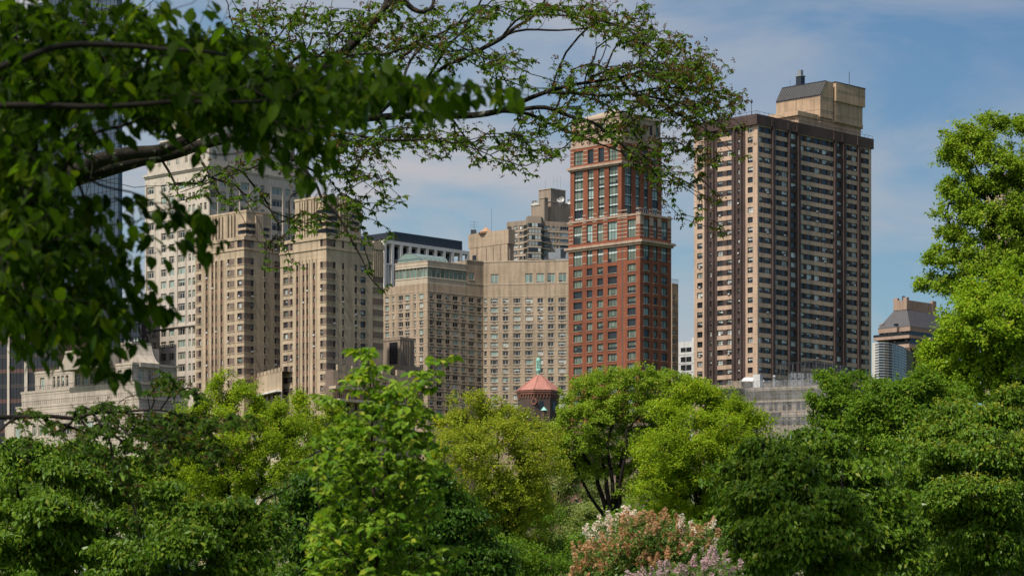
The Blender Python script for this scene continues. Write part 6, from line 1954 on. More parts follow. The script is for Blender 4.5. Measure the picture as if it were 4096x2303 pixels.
# ---------------------------------------------------------------- young tree in the middle foreground
def sapling():
    rng = np.random.default_rng(41)
    Y = 19.0
    root = tree_root('young_tree', 'slender young tree with large fresh green leaves in the middle foreground', pt(1510, Y))
    zb = (HY + CAMH / Y * F)
    lines = [(None, [(1512, zb, Y, 13), (1508, 2500, Y, 11), (1500, 2100, Y, 8), (1490, 1850, Y, 6), (1486, 1620, Y, 4), (1478, 1500, Y, 3), (1470, 1430, Y, 2), (1452, 1390, Y, 1.5)]),
             ((0, 2), [(1500, 2100, Y, 6), (1555, 1900, Y - .1, 5), (1620, 1700, Y - .2, 4), (1690, 1560, Y - .2, 3), (1750, 1460, Y - .2, 2), (1815, 1425, Y - .2, 1.5)]),
             ((0, 2), [(1500, 2100, Y, 6), (1540, 1880, Y + .3, 4), (1570, 1700, Y + .4, 3), (1600, 1560, Y + .4, 2)]),
             ((0, 3), [(1490, 1850, Y, 4), (1440, 1730, Y, 3), (1390, 1650, Y, 2), (1320, 1595, Y, 1.5)]),
             ((0, 2), [(1500, 2100, Y, 5), (1440, 1950, Y, 4), (1360, 1830, Y - .3, 2.5), (1270, 1770, Y - .3, 1.5)]),
             ((0, 1), [(1508, 2500, Y, 7), (1440, 2300, Y - .4, 4), (1330, 2150, Y - .5, 2.5), (1200, 2080, Y - .5, 1.5)]),
             ((0, 1), [(1508, 2500, Y, 7), (1600, 2330, Y - .3, 4), (1720, 2230, Y - .4, 2.5), (1860, 2170, Y - .4, 1.5)])]
    pos, par, rad = polyskel(lines)
    sp_ = [(1450, 1405, 45, 20, 1.6), (1400, 1400, 35, 14), (1475, 1480, 75, 34), (1420, 1520, 60, 26), (1790, 1430, 55, 18, 1.4), (1700, 1500, 80, 30), (1640, 1550, 110, 40), (1510, 1580, 100, 45), (1300, 1590, 42, 15, 1.5), (1240, 1575, 25, 9, 2), (1560, 1660, 190, 60), (1370, 1700, 70, 40), (1500, 1760, 240, 60),
           (1290, 1740, 60, 20), (1720, 1770, 70, 50), (1480, 1860, 250, 60), (1270, 1830, 70, 26), (1730, 1860, 60, 40), (1520, 1960, 260, 60), (1280, 1950, 60, 20), (1260, 2085, 70, 16), (1500, 2060, 250, 60), (1740, 2030, 50, 40), (1480, 2160, 260, 60), (1820, 2190, 60, 24), (1500, 2260, 280, 55), (1700, 2300, 120, 40), (1250, 2180, 50, 20), (1480, 2360, 260, 60), (1500, 2480, 250, 60)]
    att = blobs(rng, sp_, Y, .38, .0066)
    pos, par, rad, tips = grow(pos, par, rad, att, bf=.45, seg=.09, rng=rng, wob=.1, sag=.04)
    r, cnt = radii(pos, par, rad, .0022, .02)
    V, Fc = tubes(pos, par, r, cnt, 6); mesh_from('trunk', V, Fc, ['bark_red'], parent=root, off=root.location)
    # drooping leaves in fans at the twig ends and in pairs along the twigs
    tipdir = nrm(pos[tips] - pos[par[tips]])
    m = 7
    th = np.tile(np.linspace(-1.5, 1.5, m), len(tips)) + rng.normal(0, .25, len(tips) * m)
    T = np.repeat(pos[tips], m, axis=0); D = np.repeat(tipdir, m, axis=0)
    D[:, 2] *= .3; D = nrm(D); S = np.cross(D, (0, 0, 1))
    ax = nrm(D * np.cos(th)[:, None] + S * np.sin(th)[:, None] + np.array((0, 0, -.45)) + rng.normal(0, .18, T.shape))
    q = T - D * rng.uniform(0, .14, len(T))[:, None]
    V, Fc = leaves(q, ax, nrm(np.array((0, 0, 1.0)) + D * .35 + rng.normal(0, .28, T.shape)), .073 * rng.uniform(.5, 1.25, len(T)), T_NEAR)
    mesh_from('crown', V, Fc, ['leaf_sapling'], parent=root, off=root.location)
sapling()

# ---------------------------------------------------------------- big overhanging tree with brown seed clusters
def spray_leaves(rng, pos, par, tips, m, leaf, back, tmpl, droop=.55, tot=None):
    """m leaves along the last bit of every twig, alternating sides, hanging a little"""
    T = pos[tips]; D = nrm(T - pos[par[tips]])
    n = len(tips)
    t = np.tile(np.linspace(0, 1, m), n)
    side = np.tile(np.where(np.arange(m) % 2 == 0, 1.0, -1.0), n)
    P_ = np.repeat(T, m, axis=0) - np.repeat(D, m, axis=0) * (t * back)[:, None] + rng.normal(0, back * .12, (n * m, 3))
    Dm = np.repeat(D, m, axis=0); S = nrm(np.cross(Dm, np.array((0, 0, 1.0))) + 1e-6)
    ax = nrm(Dm * .55 + S * (side * rng.uniform(.5, 1.1, n * m))[:, None] + np.array((0, 0, -droop)) + rng.normal(0, .25, (n * m, 3)))
    nor = nrm(np.array((0, 0, 1.0)) + rng.normal(0, .35, (n * m, 3)))
    return leaves(P_, ax, nor, leaf * rng.uniform(.55, 1.25, n * m), tmpl)

def fans(rng, pos, par, tips, m, leaf, tmpl, droop=.6, steps=(0.0, .5), back=.2):
    """little umbrellas of drooping leaves at nodes along every twig end"""
    T = pos[tips]; D = nrm(T - pos[par[tips]])
    P_, D_ = [], []
    for s in steps:
        P_.append(T - D * (s * back) + rng.normal(0, .012, T.shape)); D_.append(D)
    P_ = np.concatenate(P_); D_ = np.concatenate(D_)
    keep = rng.random(len(P_)) < .9
    P_, D_ = P_[keep], D_[keep]
    n = len(P_)
    th = np.tile(np.linspace(-2.0, 2.0, m), n) + rng.normal(0, .3, n * m)
    Dm = np.repeat(D_, m, axis=0); Dm[:, 2] *= .35; Dm = nrm(Dm); S = nrm(np.cross(Dm, np.array((0, 0, 1.0))) + 1e-6)
    ax = nrm(Dm * np.cos(th)[:, None] + S * np.sin(th)[:, None] + np.array((0, 0, -1.0)) * (droop * rng.uniform(.5, 1.5, n * m))[:, None])
    nor = nrm(np.array((0, 0, 1.0)) + .4 * (Dm * np.cos(th)[:, None] + S * np.sin(th)[:, None]) + rng.normal(0, .22, (n * m, 3)))
    sz = leaf * np.repeat(rng.uniform(.7, 1.2, n), m) * rng.uniform(.6, 1.15, n * m)
    return leaves(np.repeat(P_, m, axis=0), ax, nor, sz, tmpl)

def seeds(rng, pos, tips, share, per, size, spread):
    pick = np.nonzero(rng.random(len(tips)) < share)[0]
    c = np.repeat(pos[tips][pick], 3, axis=0) + rng.normal(0, spread, (len(pick) * 3, 3))
    q = np.repeat(c, per, axis=0) + rng.normal(0, size * .55, (len(c) * per, 3))
    return leaves(q, nrm(rng.normal(0, 1, q.shape)), nrm(rng.normal(0, 1, q.shape)), size * rng.uniform(.7, 1.3, len(q)), T_TUFT)

def overhang():
    rng = np.random.default_rng(51)
    Y = 36.0
    root = tree_root('overhanging_tree', 'large overhanging tree with dark limbs, small leaves and brown seed clusters across the top', pt(-420, Y))
    zb = HY + CAMH / Y * F
    lines = [(None, [(-420, zb, Y, 95), (-380, 1900, Y, 85), (-160, 1350, Y, 76), (60, 1000, Y, 66), (150, 830, Y, 60), (260, 715, Y, 50), (400, 680, Y, 36), (560, 640, Y, 27), (690, 615, Y, 24), (800, 580, Y, 22), (950, 545, Y, 20), (1250, 500, Y, 17), (1500, 470, Y, 15), (1700, 462, Y, 14), (1880, 462, Y, 13), (2000, 443, Y, 12), (2090, 405, Y, 10), (2180, 370, Y, 9), (2290, 340, Y, 7), (2420, 320, Y, 6), (2520, 302, Y, 6), (2575, 280, Y, 4)]),
             ((0, 5), [(260, 715, Y, 40), (400, 640, Y - .6, 30), (520, 612, Y - .7, 27), (640, 600, Y - .7, 24), (740, 560, Y - .7, 22), (820, 520, Y - .7, 20), (960, 440, Y - .5, 19), (1150, 340, Y, 17), (1300, 260, Y, 17), (1400, 185, Y, 18), (1490, 90, Y, 17), (1550, 10, Y, 16), (1580, -120, Y, 12), (1600, -300, Y, 7)]),
             ((1, 11), [(1550, 10, Y, 14), (1610, 4, Y, 13), (1650, 35, Y, 10), (1690, 48, Y, 9), (1730, 25, Y + .3, 8), (1740, -60, Y + .3, 6)]),
             ((0, 15), [(2000, 443, Y, 11), (2070, 440, Y - .3, 9), (2180, 430, Y - .3, 9), (2280, 465, Y - .3, 8), (2380, 495, Y - .4, 7), (2440, 545, Y - .4, 6), (2520, 600, Y - .4, 6), (2590, 660, Y - .5, 5), (2640, 720, Y - .5, 3)]),
             ((0, 15), [(2000, 443, Y, 9), (2110, 455, Y + .4, 7), (2200, 495, Y + .5, 6), (2290, 535, Y + .5, 5), (2380, 570, Y + .5, 4), (2480, 605, Y + .5, 3)]),
             ((0, 17), [(2180, 370, Y, 7), (2300, 372, Y - .4, 6), (2420, 382, Y - .5, 6), (2520, 376, Y - .5, 6), (2640, 395, Y - .6, 5), (2760, 425, Y - .7, 4), (2810, 480, Y - .7, 3), (2840, 560, Y - .7, 2)]),
             ((5, 4), [(2640, 395, Y - .6, 5), (2700, 450, Y - .4, 4), (2780, 492, Y - .3, 3), (2860, 540, Y - .3, 2)]),
             ((5, 3), [(2520, 376, Y - .5, 5), (2640, 352, Y, 4), (2760, 360, Y + .2, 3), (2850, 400, Y + .2, 2)]),
             ((0, 12), [(1500, 470, Y, 9), (1600, 380, Y + .8, 8), (1700, 330, Y + .8, 7), (1776, 268, Y + .8, 8), (1890, 215, Y + .8, 8), (2000, 158, Y + .8, 8), (2058, 112, Y + .8, 7), (2116, 78, Y + .8, 6), (2170, 25, Y + .8, 5), (2200, -80, Y + .8, 4)]),
             ((8, 4), [(1890, 215, Y + .8, 6), (2062, 126, Y + 1.2, 5), (2233, 122, Y + 1.2, 4), (2370, 112, Y + 1.2, 3)]),
             ((8, 5), [(2000, 158, Y + .8, 5), (2090, 66, Y + .4, 5), (2233, 62, Y + .4, 4), (2350, 70, Y + .4, 4), (2485, 105, Y + .4, 3), (2560, 150, Y + .4, 2)]),
             ((8, 2), [(1700, 330, Y + .8, 6), (1790, 190, Y + .3, 5), (1861, 110, Y + .3, 5), (1925, 0, Y + .3, 4), (1960, -120, Y + .3, 3)]),
             ((8, 1), [(1600, 380, Y + .8, 6), (1640, 245, Y + 1.4, 6), (1737, 150, Y + 1.4, 5), (1873, 80, Y + 1.4, 4), (1960, 10, Y + 1.4, 3), (2060, -80, Y + 1.4, 2)]),
             ((8, 8), [(2170, 25, Y + .8, 5), (2240, 40, Y + .2, 5), (2310, 78, Y, 5), (2390, 102, Y, 5), (2485, 105, Y, 5), (2560, 160, Y, 3), (2640, 220, Y, 2)]),
             ((0, 10), [(950, 545, Y, 10), (1100, 570, Y - 1.0, 8), (1200, 660, Y - 1.2, 7), (1260, 730, Y - 1.2, 6), (1290, 800, Y - 1.2, 6), (1335, 842, Y - 1.2, 6), (1372, 896, Y - 1.2, 5), (1405, 958, Y - 1.2, 4), (1450, 1040, Y - 1.2, 3), (1480, 1110, Y - 1.2, 2.5), (1545, 1180, Y - 1.2, 1.5)]),
             ((14, 2), [(1200, 660, Y - 1.2, 5), (1202, 755, Y - 1.3, 4), (1160, 790, Y - 1.3, 3.5), (1157, 860, Y - 1.3, 3), (1156, 960, Y - 1.3, 2)]),
             ((14, 5), [(1335, 842, Y - 1.2, 3), (1410, 750, Y - 1.1, 2.5), (1480, 715, Y - 1.1, 2), (1560, 695, Y - 1.1, 1.5)]),
             ((14, 1), [(1100, 570, Y - 1.0, 5), (1050, 650, Y - .8, 4), (930, 700, Y - .6, 3), (820, 735, Y - .6, 2), (720, 770, Y - .6, 1.5)]),
             ((0, 11), [(1250, 500, Y, 8), (1420, 540, Y - .8, 6), (1560, 560, Y - .9, 5), (1720, 560, Y - 1.0, 4), (1850, 580, Y - 1.0, 3), (1960, 620, Y - 1, 2)]),
             ((0, 6), [(400, 680, Y, 20), (330, 560, Y + 1.5, 16), (300, 380, Y + 2, 13), (330, 150, Y + 2.5, 11), (380, -150, Y + 3, 8)]),
             ((0, 4), [(150, 830, Y, 40), (110, 620, Y + 1.0, 34), (60, 350, Y + 1, 28), (40, -50, Y + 1, 20), (60, -400, Y + 1, 12)])]
    pos, par, rad = polyskel(lines)
    sp_ = [(1080, 50, 150, 55), (960, 110, 130, 70), (1280, 130, 240, 110, 1.2), (1180, 240, 180, 60), (1560, 110, 180, 110, 1.2), (1500, 240, 150, 60), (1800, 110, 180, 100, 1.1), (2060, 40, 170, 50, 1.3), (2300, 30, 180, 40, 1.4), (2420, 90, 120, 55, 1.3), (1720, 220, 130, 50), (1900, 250, 130, 60), (2040, 230, 110, 50, .8), (2020, 330, 90, 50, .7),
           (2560, 40, 60, 40), (2540, 130, 100, 60, 1.1), (2630, 160, 120, 60, 1.1), (2690, 220, 130, 70, 1.1), (2740, 290, 130, 70, 1.15), (2790, 360, 130, 70, 1.15), (2850, 420, 110, 60, 1.0), (2970, 420, 40, 16, 1.3), (2930, 370, 50, 24, .9), (2890, 290, 40, 24, .8), (2620, 300, 120, 60, 1.0), (2800, 220, 60, 30, .8), (2500, 290, 110, 36), (2380, 280, 100, 36), (2260, 265, 60, 24),
           (2260, 350, 120, 40, 1.1), (2400, 350, 130, 40, 1.1), (2500, 430, 140, 50, 1.1), (2620, 420, 110, 60, 1.2), (2750, 470, 120, 50, 1.0), (2300, 430, 110, 36), (2150, 470, 90, 30, .9), (2260, 520, 130, 46), (2400, 520, 130, 46), (2520, 550, 100, 50), (2580, 640, 100, 50, .9), (2660, 700, 80, 45), (2700, 590, 100, 44, .9), (2790, 560, 90, 40, .9), (2850, 640, 70, 36, .8), (2780, 720, 80, 36, .7), (2860, 800, 60, 26, .7), (2690, 790, 60, 30, .7), (2780, 870, 70, 24, .7), (2870, 925, 50, 16, .8), (2920, 520, 60, 24, .8), (2960, 620, 40, 18, .6),
           (1890, 560, 210, 50), (2080, 560, 110, 50), (2000, 640, 130, 30), (2180, 610, 90, 40), (2110, 700, 60, 20, .7), (1560, 560, 150, 70), (1420, 600, 140, 70, 1.1), (1300, 560, 120, 60), (1700, 530, 120, 50), (1760, 620, 60, 30), (1050, 660, 150, 40, .8), (880, 700, 110, 45, .8), (760, 760, 100, 40, .8), (960, 790, 130, 40, .8), (1240, 680, 110, 60, .8), (1380, 700, 110, 55, .8), (1520, 700, 90, 45, .8), (1560, 790, 70, 40, .8), (1460, 830, 80, 45, .7), (1300, 880, 110, 55, .7), (1190, 900, 90, 50, .6), (1110, 980, 70, 40, .6), (1420, 940, 70, 45, .7), (1050, 1080, 40, 30, .5), (1530, 940, 60, 30, .6), (1540, 1150, 35, 22, .8), (1490, 1060, 40, 30, .6), (1180, 1050, 60, 35, .5), (1380, 800, 100, 50, .8),
           (430, 320, 90, 60, .8, 32.5), (330, 560, 70, 60, .7, 32), (200, 330, 140, 90, .8, 33), (330, 850, 60, 50, .6, 31.5), (150, 150, 160, 110, .8, 33), (480, 60, 130, 60, .7, 33), (60, 500, 120, 130, .9, 32), (40, 780, 90, 100, .8, 31.5)]
    # crown outside the frame: it shades the branches below
    sp_ += [(-300, 300, 500, 350, .05), (300, -400, 700, 300, .06), (1200, -350, 600, 250, .06)]
    att = blobs(rng, sp_, Y, .9, .0052)
    pos, par, rad, tips = grow(pos, par, rad, att, bf=.3, seg=.19, rng=rng, wob=.16, sag=.02)
    r, cnt = radii(pos, par, rad, .0046, .08)
    V, Fc = tubes(pos, par, r, cnt, 7); mesh_from('trunk', V, Fc, ['bark_elm'], parent=root, off=root.location)
    V, Fc = fans(rng, pos, par, tips, 5, .088, T_MID, .6, back=.24)
    mesh_from('crown', V, Fc, ['leaf_elm'], parent=root, off=root.location)
    V, Fc = seeds(rng, pos, tips, np.clip(.35 + .45 * (pos[tips][:, 0] - .4) / 2.4, .3, .85), 10, .026, .06)
    mesh_from('seed_clusters', V, Fc, ['seed_brown'], parent=root, off=root.location)
    return root
overhang()

def low_bough():
    rng = np.random.default_rng(61)
    Y = 24.0
    root = tree_root('low_bough_tree', 'tree whose long thin bough reaches in low from the left edge', pt(-420, Y))
    zb = HY + CAMH / Y * F
    lines = [(None, [(-420, zb, Y, 60), (-410, 2300, Y, 52), (-400, 1900, Y, 46), (-380, 1500, Y, 36), (-330, 900, Y, 22), (-300, 300, Y, 10)]),
             ((0, 2), [(-400, 1900, Y, 26), (-260, 1730, Y, 16), (-100, 1672, Y, 12), (60, 1668, Y, 10), (200, 1664, Y, 9), (300, 1672, Y, 9), (370, 1652, Y, 8), (480, 1646, Y, 6), (640, 1640, Y, 4), (730, 1662, Y, 3), (850, 1672, Y, 2.5), (960, 1690, Y, 1.5)]),
             ((1, 6), [(370, 1652, Y, 6), (430, 1740, Y - .2, 5), (470, 1890, Y - .3, 4), (530, 2020, Y - .3, 3), (560, 2150, Y - .3, 2)]),
             ((1, 8), [(640, 1640, Y, 3.5), (690, 1575, Y, 3), (760, 1550, Y, 2)]),
             ((1, 7), [(480, 1646, Y, 4), (580, 1665, Y + .3, 3), (700, 1740, Y + .3, 2.5), (820, 1800, Y + .3, 2)]),
             ((1, 3), [(60, 1668, Y, 6), (-10, 1740, Y - .3, 4), (40, 1800, Y - .3, 3), (120, 1850, Y - .3, 1.5)]),
             ((1, 5), [(300, 1672, Y, 5), (250, 1740, Y + .2, 3.5), (330, 1790, Y + .2, 2.5), (400, 1815, Y + .2, 2)])]
    pos, par, rad = polyskel(lines)
    sp_ = [(130, 1655, 60, 22), (100, 1700, 30, 16), (330, 1640, 70, 26), (230, 1710, 60, 30), (340, 1720, 60, 40), (460, 1620, 80, 24), (640, 1510, 34, 30), (620, 1570, 40, 24), (700, 1540, 50, 40), (760, 1560, 50, 24), (800, 1600, 30, 20), (500, 1700, 120, 46), (620, 1690, 110, 46), (740, 1700, 120, 46), (870, 1690, 100, 40), (970, 1680, 70, 30), (700, 1780, 110, 46), (820, 1790, 100, 46), (560, 1770, 80, 40), (860, 1860, 60, 24), (640, 1860, 70, 36), (470, 1850, 50, 36), (400, 1800, 50, 22), (300, 1800, 40, 20), (540, 1960, 50, 36), (100, 1790, 40, 20), (560, 2080, 40, 40, .7)]
    sp_ += [(-500, 900, 300, 500, .05), (-600, 1500, 200, 300, .06)]  # unseen crown left of the frame, put in to shade the bough
    att = blobs(rng, sp_, Y, .5, .0100)
    pos, par, rad, tips = grow(pos, par, rad, att, bf=.3, seg=.13, rng=rng, wob=.16, sag=.03)
    r, cnt = radii(pos, par, rad, .0022, .05)
    V, Fc = tubes(pos, par, r, cnt, 6); mesh_from('trunk', V, Fc, ['bark_dark'], parent=root, off=root.location)
    V, Fc = fans(rng, pos, par, tips, 5, .07, T_MID, .65, back=.16)
    mesh_from('crown', V, Fc, ['leaf_bough'], parent=root, off=root.location)
    V, Fc = seeds(rng, pos, tips, .3, 8, .016, .04)
    mesh_from('seed_clusters', V, Fc, ['seed_brown'], parent=root, off=root.location)
low_bough()

# ---------------------------------------------------------------- nearest branches, out of focus
def foreground():
    rng = np.random.default_rng(71)
    Y = 11.5
    root = tree_root('foreground_tree', 'nearest tree whose large shaded leaves hang blurred over the upper left', pt(-900, Y))
    zb = HY + CAMH / Y * F
    lines = [(None, [(-900, zb, Y, 150), (-890, 2500, Y, 140), (-870, 1600, Y, 120), (-820, 900, Y, 100), (-760, 300, Y, 80), (-700, -300, Y, 50), (-600, -900, Y, 25)]),
             ((0, 3), [(-820, 900, Y, 50), (-500, 600, Y, 30), (-200, 440, Y - .9, 18), (0, 424, Y - .9, 15), (200, 424, Y - .9, 14), (370, 428, Y - .9, 13), (540, 420, Y - .9, 11), (700, 408, Y - .9, 9), (960, 410, Y - .9, 8), (1200, 390, Y, 7), (1500, 350, Y, 5), (1750, 340, Y, 4), (1950, 350, Y, 3), (2120, 385, Y, 2)]),
             ((0, 4), [(-760, 300, Y, 40), (-400, 330, Y, 22), (-150, 340, Y, 16), (0, 270, Y - .9, 15), (100, 235, Y - .9, 14), (200, 195, Y - .9, 13), (330, 178, Y - .9, 13), (520, 184, Y - .9, 11), (640, 195, Y - .9, 9), (820, 208, Y - .9, 7), (1000, 240, Y, 5), (1250, 280, Y, 4), (1500, 300, Y, 3), (1750, 330, Y, 2)]),
             ((2, 4), [(100, 235, Y, 10), (0, 190, Y - .4, 9), (-150, 180, Y - .4, 7)]),
             ((1, 4), [(200, 424, Y, 9), (230, 560, Y + .3, 8), (290, 670, Y + .3, 7), (340, 800, Y + .3, 6), (390, 930, Y + .3, 5), (440, 1100, Y + .3, 4), (480, 1280, Y + .3, 3), (500, 1450, Y + .3, 2)]),
             ((1, 6), [(540, 420, Y, 7), (600, 470, Y + .2, 6), (700, 520, Y + .2, 5), (800, 600, Y + .2, 4), (900, 620, Y + .2, 3), (1000, 600, Y + .2, 2)]),
             ((4, 2), [(290, 670, Y + .3, 5), (400, 740, Y + .1, 5), (560, 780, Y, 4), (680, 860, Y, 3), (790, 920, Y, 2.5), (860, 980, Y, 2)]),
             ((0, 2), [(-870, 1600, Y, 40), (-500, 1200, Y, 24), (-200, 1000, Y, 14), (0, 960, Y - .3, 10), (90, 1100, Y - .3, 7), (160, 1250, Y - .3, 5), (200, 1360, Y - .3, 3)]),
             ((7, 2), [(-200, 1000, Y, 9), (50, 820, Y + .3, 7), (200, 900, Y + .3, 5), (330, 1080, Y + .3, 4), (420, 1200, Y + .3, 2.5)]),
             ((1, 9), [(1200, 390, Y, 4), (1230, 470, Y, 3), (1280, 560, Y, 2.5), (1320, 700, Y, 2), (1310, 760, Y, 1.5)])]
    pos, par, rad = polyskel(lines)
    sp_ = [(200, 60, 260, 80, 1.1), (560, 70, 160, 70, .7), (180, 180, 240, 90), (460, 190, 180, 80), (720, 180, 160, 70), (860, 150, 110, 60, 1.1), (1000, 200, 110, 50, 1.3), (640, 30, 100, 30, .5), (200, 330, 260, 90), (480, 330, 170, 80), (720, 330, 190, 90, 1.6), (950, 300, 170, 90, 1.9), (1150, 330, 190, 90, 1.9), (1380, 340, 170, 80, 1.7), (1560, 350, 140, 70, 1.3), (1720, 360, 110, 50, 1.3), (1880, 350, 90, 30, 1.3), (2050, 365, 80, 20, 1.5), (1000, 440, 160, 70, 1.2), (1180, 470, 140, 70, 1.1), (780, 470, 150, 70), (1290, 560, 70, 60, .8), (1000, 580, 90, 50, 1.1), (1240, 680, 40, 40), (1310, 770, 30, 26),
           (1680, 440, 50, 40, .9), (1420, 430, 110, 40), (120, 520, 190, 90), (330, 500, 120, 60, .6), (640, 470, 90, 30, .7), (80, 700, 140, 110), (240, 690, 120, 80, .9), (60, 880, 120, 110, 1.1), (230, 860, 140, 90), (400, 830, 60, 60, .9), (540, 790, 70, 30, .9), (660, 850, 70, 40), (770, 900, 70, 40, 1.2), (850, 980, 60, 40, 1.3), (160, 1030, 200, 100), (380, 1000, 130, 90), (540, 960, 60, 40, .9), (130, 1180, 190, 90), (360, 1150, 150, 80), (560, 1130, 70, 50), (90, 1310, 150, 70, 1.1), (280, 1300, 130, 60), (480, 1250, 100, 60), (620, 1210, 70, 40), (660, 1270, 50, 26), (180, 1400, 90, 50, 1.0), (360, 1370, 70, 50), (480, 1370, 60, 50, .8), (440, 1480, 60, 40, .8), (510, 1530, 30, 24, 1.2)]
    sp_ += [(-300, 700, 300, 700, .1), (200, -300, 600, 250, .2), (1000, -200, 400, 150, .05), (-600, 200, 400, 500, .06)]  # crown above and left of the frame, added for the shade it casts
    att = blobs(rng, sp_, Y, .55, .00172)
    d = nrm(rng.normal(0, 1, (2600, 3))) * rng.uniform(.2, 1, (2600, 1)) ** .5
    att = np.concatenate([att, np.array((-3.6, 4.5, 10.2)) + d * (7.5, 6.5, 3.4)])  # unseen crown mass over the camera, added to shade the hanging leaves
    pos, par, rad, tips = grow(pos, par, rad, att, bf=.35, seg=.12, rng=rng, wob=.14, sag=.05)
    r, cnt = radii(pos, par, rad, .0016, .03)
    V, Fc = tubes(pos, par, r, cnt, 6); mesh_from('trunk', V, Fc, ['bark_dark'], parent=root, off=root.location)
    V, Fc = spray_leaves(rng, pos, par, tips, 7, .084, .22, T_NEAR, 1.0)
    mesh_from('crown', V, Fc, ['leaf_fore'], parent=root, off=root.location)
foreground()

# ================================================================== SMALL THINGS
def lamp():
    Y = 330.0
    q = pt(2290, Y)
    root = empty('street_lamp', (*q, 0), 'grey street lamp with a bent arm among the trees left of the lilacs', 'street lamp')
    z = lambda py: zat(py, Y)
    k = Y / F
    off = (*q, 0)
    mb = MB(); mb.lathe(q[0], q[1], [(.22, 0), (.2, .6), (.13, .7), (.10, z(2200)), (.085, z(2148))], 'metal_grey', 10); mb.build('pole', root, off)
    mb = MB(); x = lambda px: (px - CX) * k
    pts = [(x(2290), z(2152)), (x(2300), z(2144)), (x(2318), z(2138)), (x(2332), z(2134))]
    for a, b in zip(pts, pts[1:]): mb.bar((a[0], q[1], a[1]), (b[0], q[1], b[1]), .07, 'metal_grey', 8)
    mb.build('arm', root, off)
    mb = MB()
    x0, x1 = x(2330), x(2349); zz = z(2134.5)
    mb.frus([(x0, q[1] - .16), (x1, q[1] - .13), (x1, q[1] + .13), (x0, q[1] + .16)], [(x0 + .05, q[1] - .1), (x1 - .08, q[1] - .08), (x1 - .08, q[1] + .08), (x0 + .05, q[1] + .1)], zz - .06, zz + .1, 'metal_grey')
    mb.poly([(x0, q[1] + .16, zz - .06), (x1, q[1] + .13, zz - .06), (x1, q[1] - .13, zz - .06), (x0, q[1] - .16, zz - .06)], 'white_conc')
    mb.build('lamp_head', root, off)
    mb = MB(); bx = x(2297)
    mb.prism([(bx - .14, q[1] - .15), (bx + .14, q[1] - .15), (bx + .14, q[1] + .15), (bx - .14, q[1] + .15)], z(2170), z(2159), 'metal_grey', bottom=True); mb.build('control_box', root, off)
lamp()

def bird():
    Y = 120.0
    c = P3(3528, 1298, Y); k = Y / F
    root = empty('bird', tuple(c), 'small brown bird in flight beside the mansard roof', 'bird')
    vs = [(-.12, 0, -.02), (-.05, 0, -.005), (.03, 0, 0), (.10, 0, .03), (.14, 0, .035)]
    me = bpy.data.meshes.new('body')
    mb = MB()
    rings = []
    for (x_, y_, z_), r_ in zip(vs, (.012, .035, .042, .028, .004)): rings.append([(c[0] + x_, c[1] + r_ * math.cos(a), c[2] + z_ + r_ * .85 * math.sin(a)) for a in [2 * math.pi * i / 8 for i in range(8)]])
    for a, b in zip(rings, rings[1:]):
        for i in range(8): mb.poly([a[i], a[(i + 1) % 8], b[(i + 1) % 8], b[i]], 'wood_brown')
    W = lambda s, x_, y_, z_: (c[0] + x_, c[1] + s * y_, c[2] + z_)
    for s, dx, dz in ((-1, -.20, -.09), (1, .24, .12)):      # raised and lowered wing, seen from the side
        p = [(c[0] - .03, c[1], c[2] + .02), (c[0] + .05, c[1], c[2] + .025), (c[0] + .05 + dx * .5, c[1] + s * .1, c[2] + dz * .75), (c[0] + dx, c[1] + s * .16, c[2] + dz), (c[0] - .03 + dx * .55, c[1] + s * .1, c[2] + dz * .55)]
        lo_ = [(a, b, z - .008) for a, b, z in p]
        mb.poly(p, 'wood_brown'); mb.poly(lo_[::-1], 'wood_brown')
        for i in range(5): mb.poly([p[i], lo_[i], lo_[(i + 1) % 5], p[(i + 1) % 5]], 'wood_brown')
    mb.build('body', root, tuple(c))
bird()

# ================================================================== GROUND, SKY, LIGHT, CAMERA
def ground():
    m, nt, out = newmat('lawn')
    tc = N(nt, 'ShaderNodeTexCoord'); n1 = N(nt, 'ShaderNodeTexNoise', i_Scale=.15, i_Detail=8.0)
    nt.links.new(tc.outputs['Object'], n1.inputs['Vector'])
    r = ramp(nt, [(.3, (.03, .055, .012)), (.7, (.07, .10, .025))], n1.outputs[0])
    d = N(nt, 'ShaderNodeBsdfDiffuse'); nt.links.new(r.outputs[0], d.inputs[0]); nt.links.new(d.outputs[0], out.inputs[0])
    mb = MB()
    mb.poly([(-4000, -600, 0), (4000, -600, 0), (4000, 7000, 0), (-4000, 7000, 0)], 'lawn')
    o = mb.build('ground'); o['kind'] = 'structure'
    mb = MB()
    a, c = pt(-3000, 500), pt(7000, 500)
    mb.poly([(a[0], 505, .004), (c[0], 505, .004), (c[0], 530, .004), (a[0], 530, .004)], 'asphalt')
    o = mb.build('road'); o['kind'] = 'structure'
ground()

SUN_AZ, SUN_EL = 219.0, 58.0         # compass style: 0 = straight ahead (+Y), clockwise; so the sun stands behind left
az, el = R(SUN_AZ), R(SUN_EL)
sv = Vector((math.sin(az) * math.cos(el), math.cos(az) * math.cos(el), math.sin(el)))
ld = bpy.data.lights.new('sun', 'SUN'); ld.energy = 3.6; ld.angle = R(1.2); ld.color = (1.0, .93, .82)
lo = bpy.data.objects.new('sun', ld); COL.objects.link(lo)
lo.rotation_euler = sv.to_track_quat('Z', 'Y').to_euler(); lo.location = (0, 0, 300)

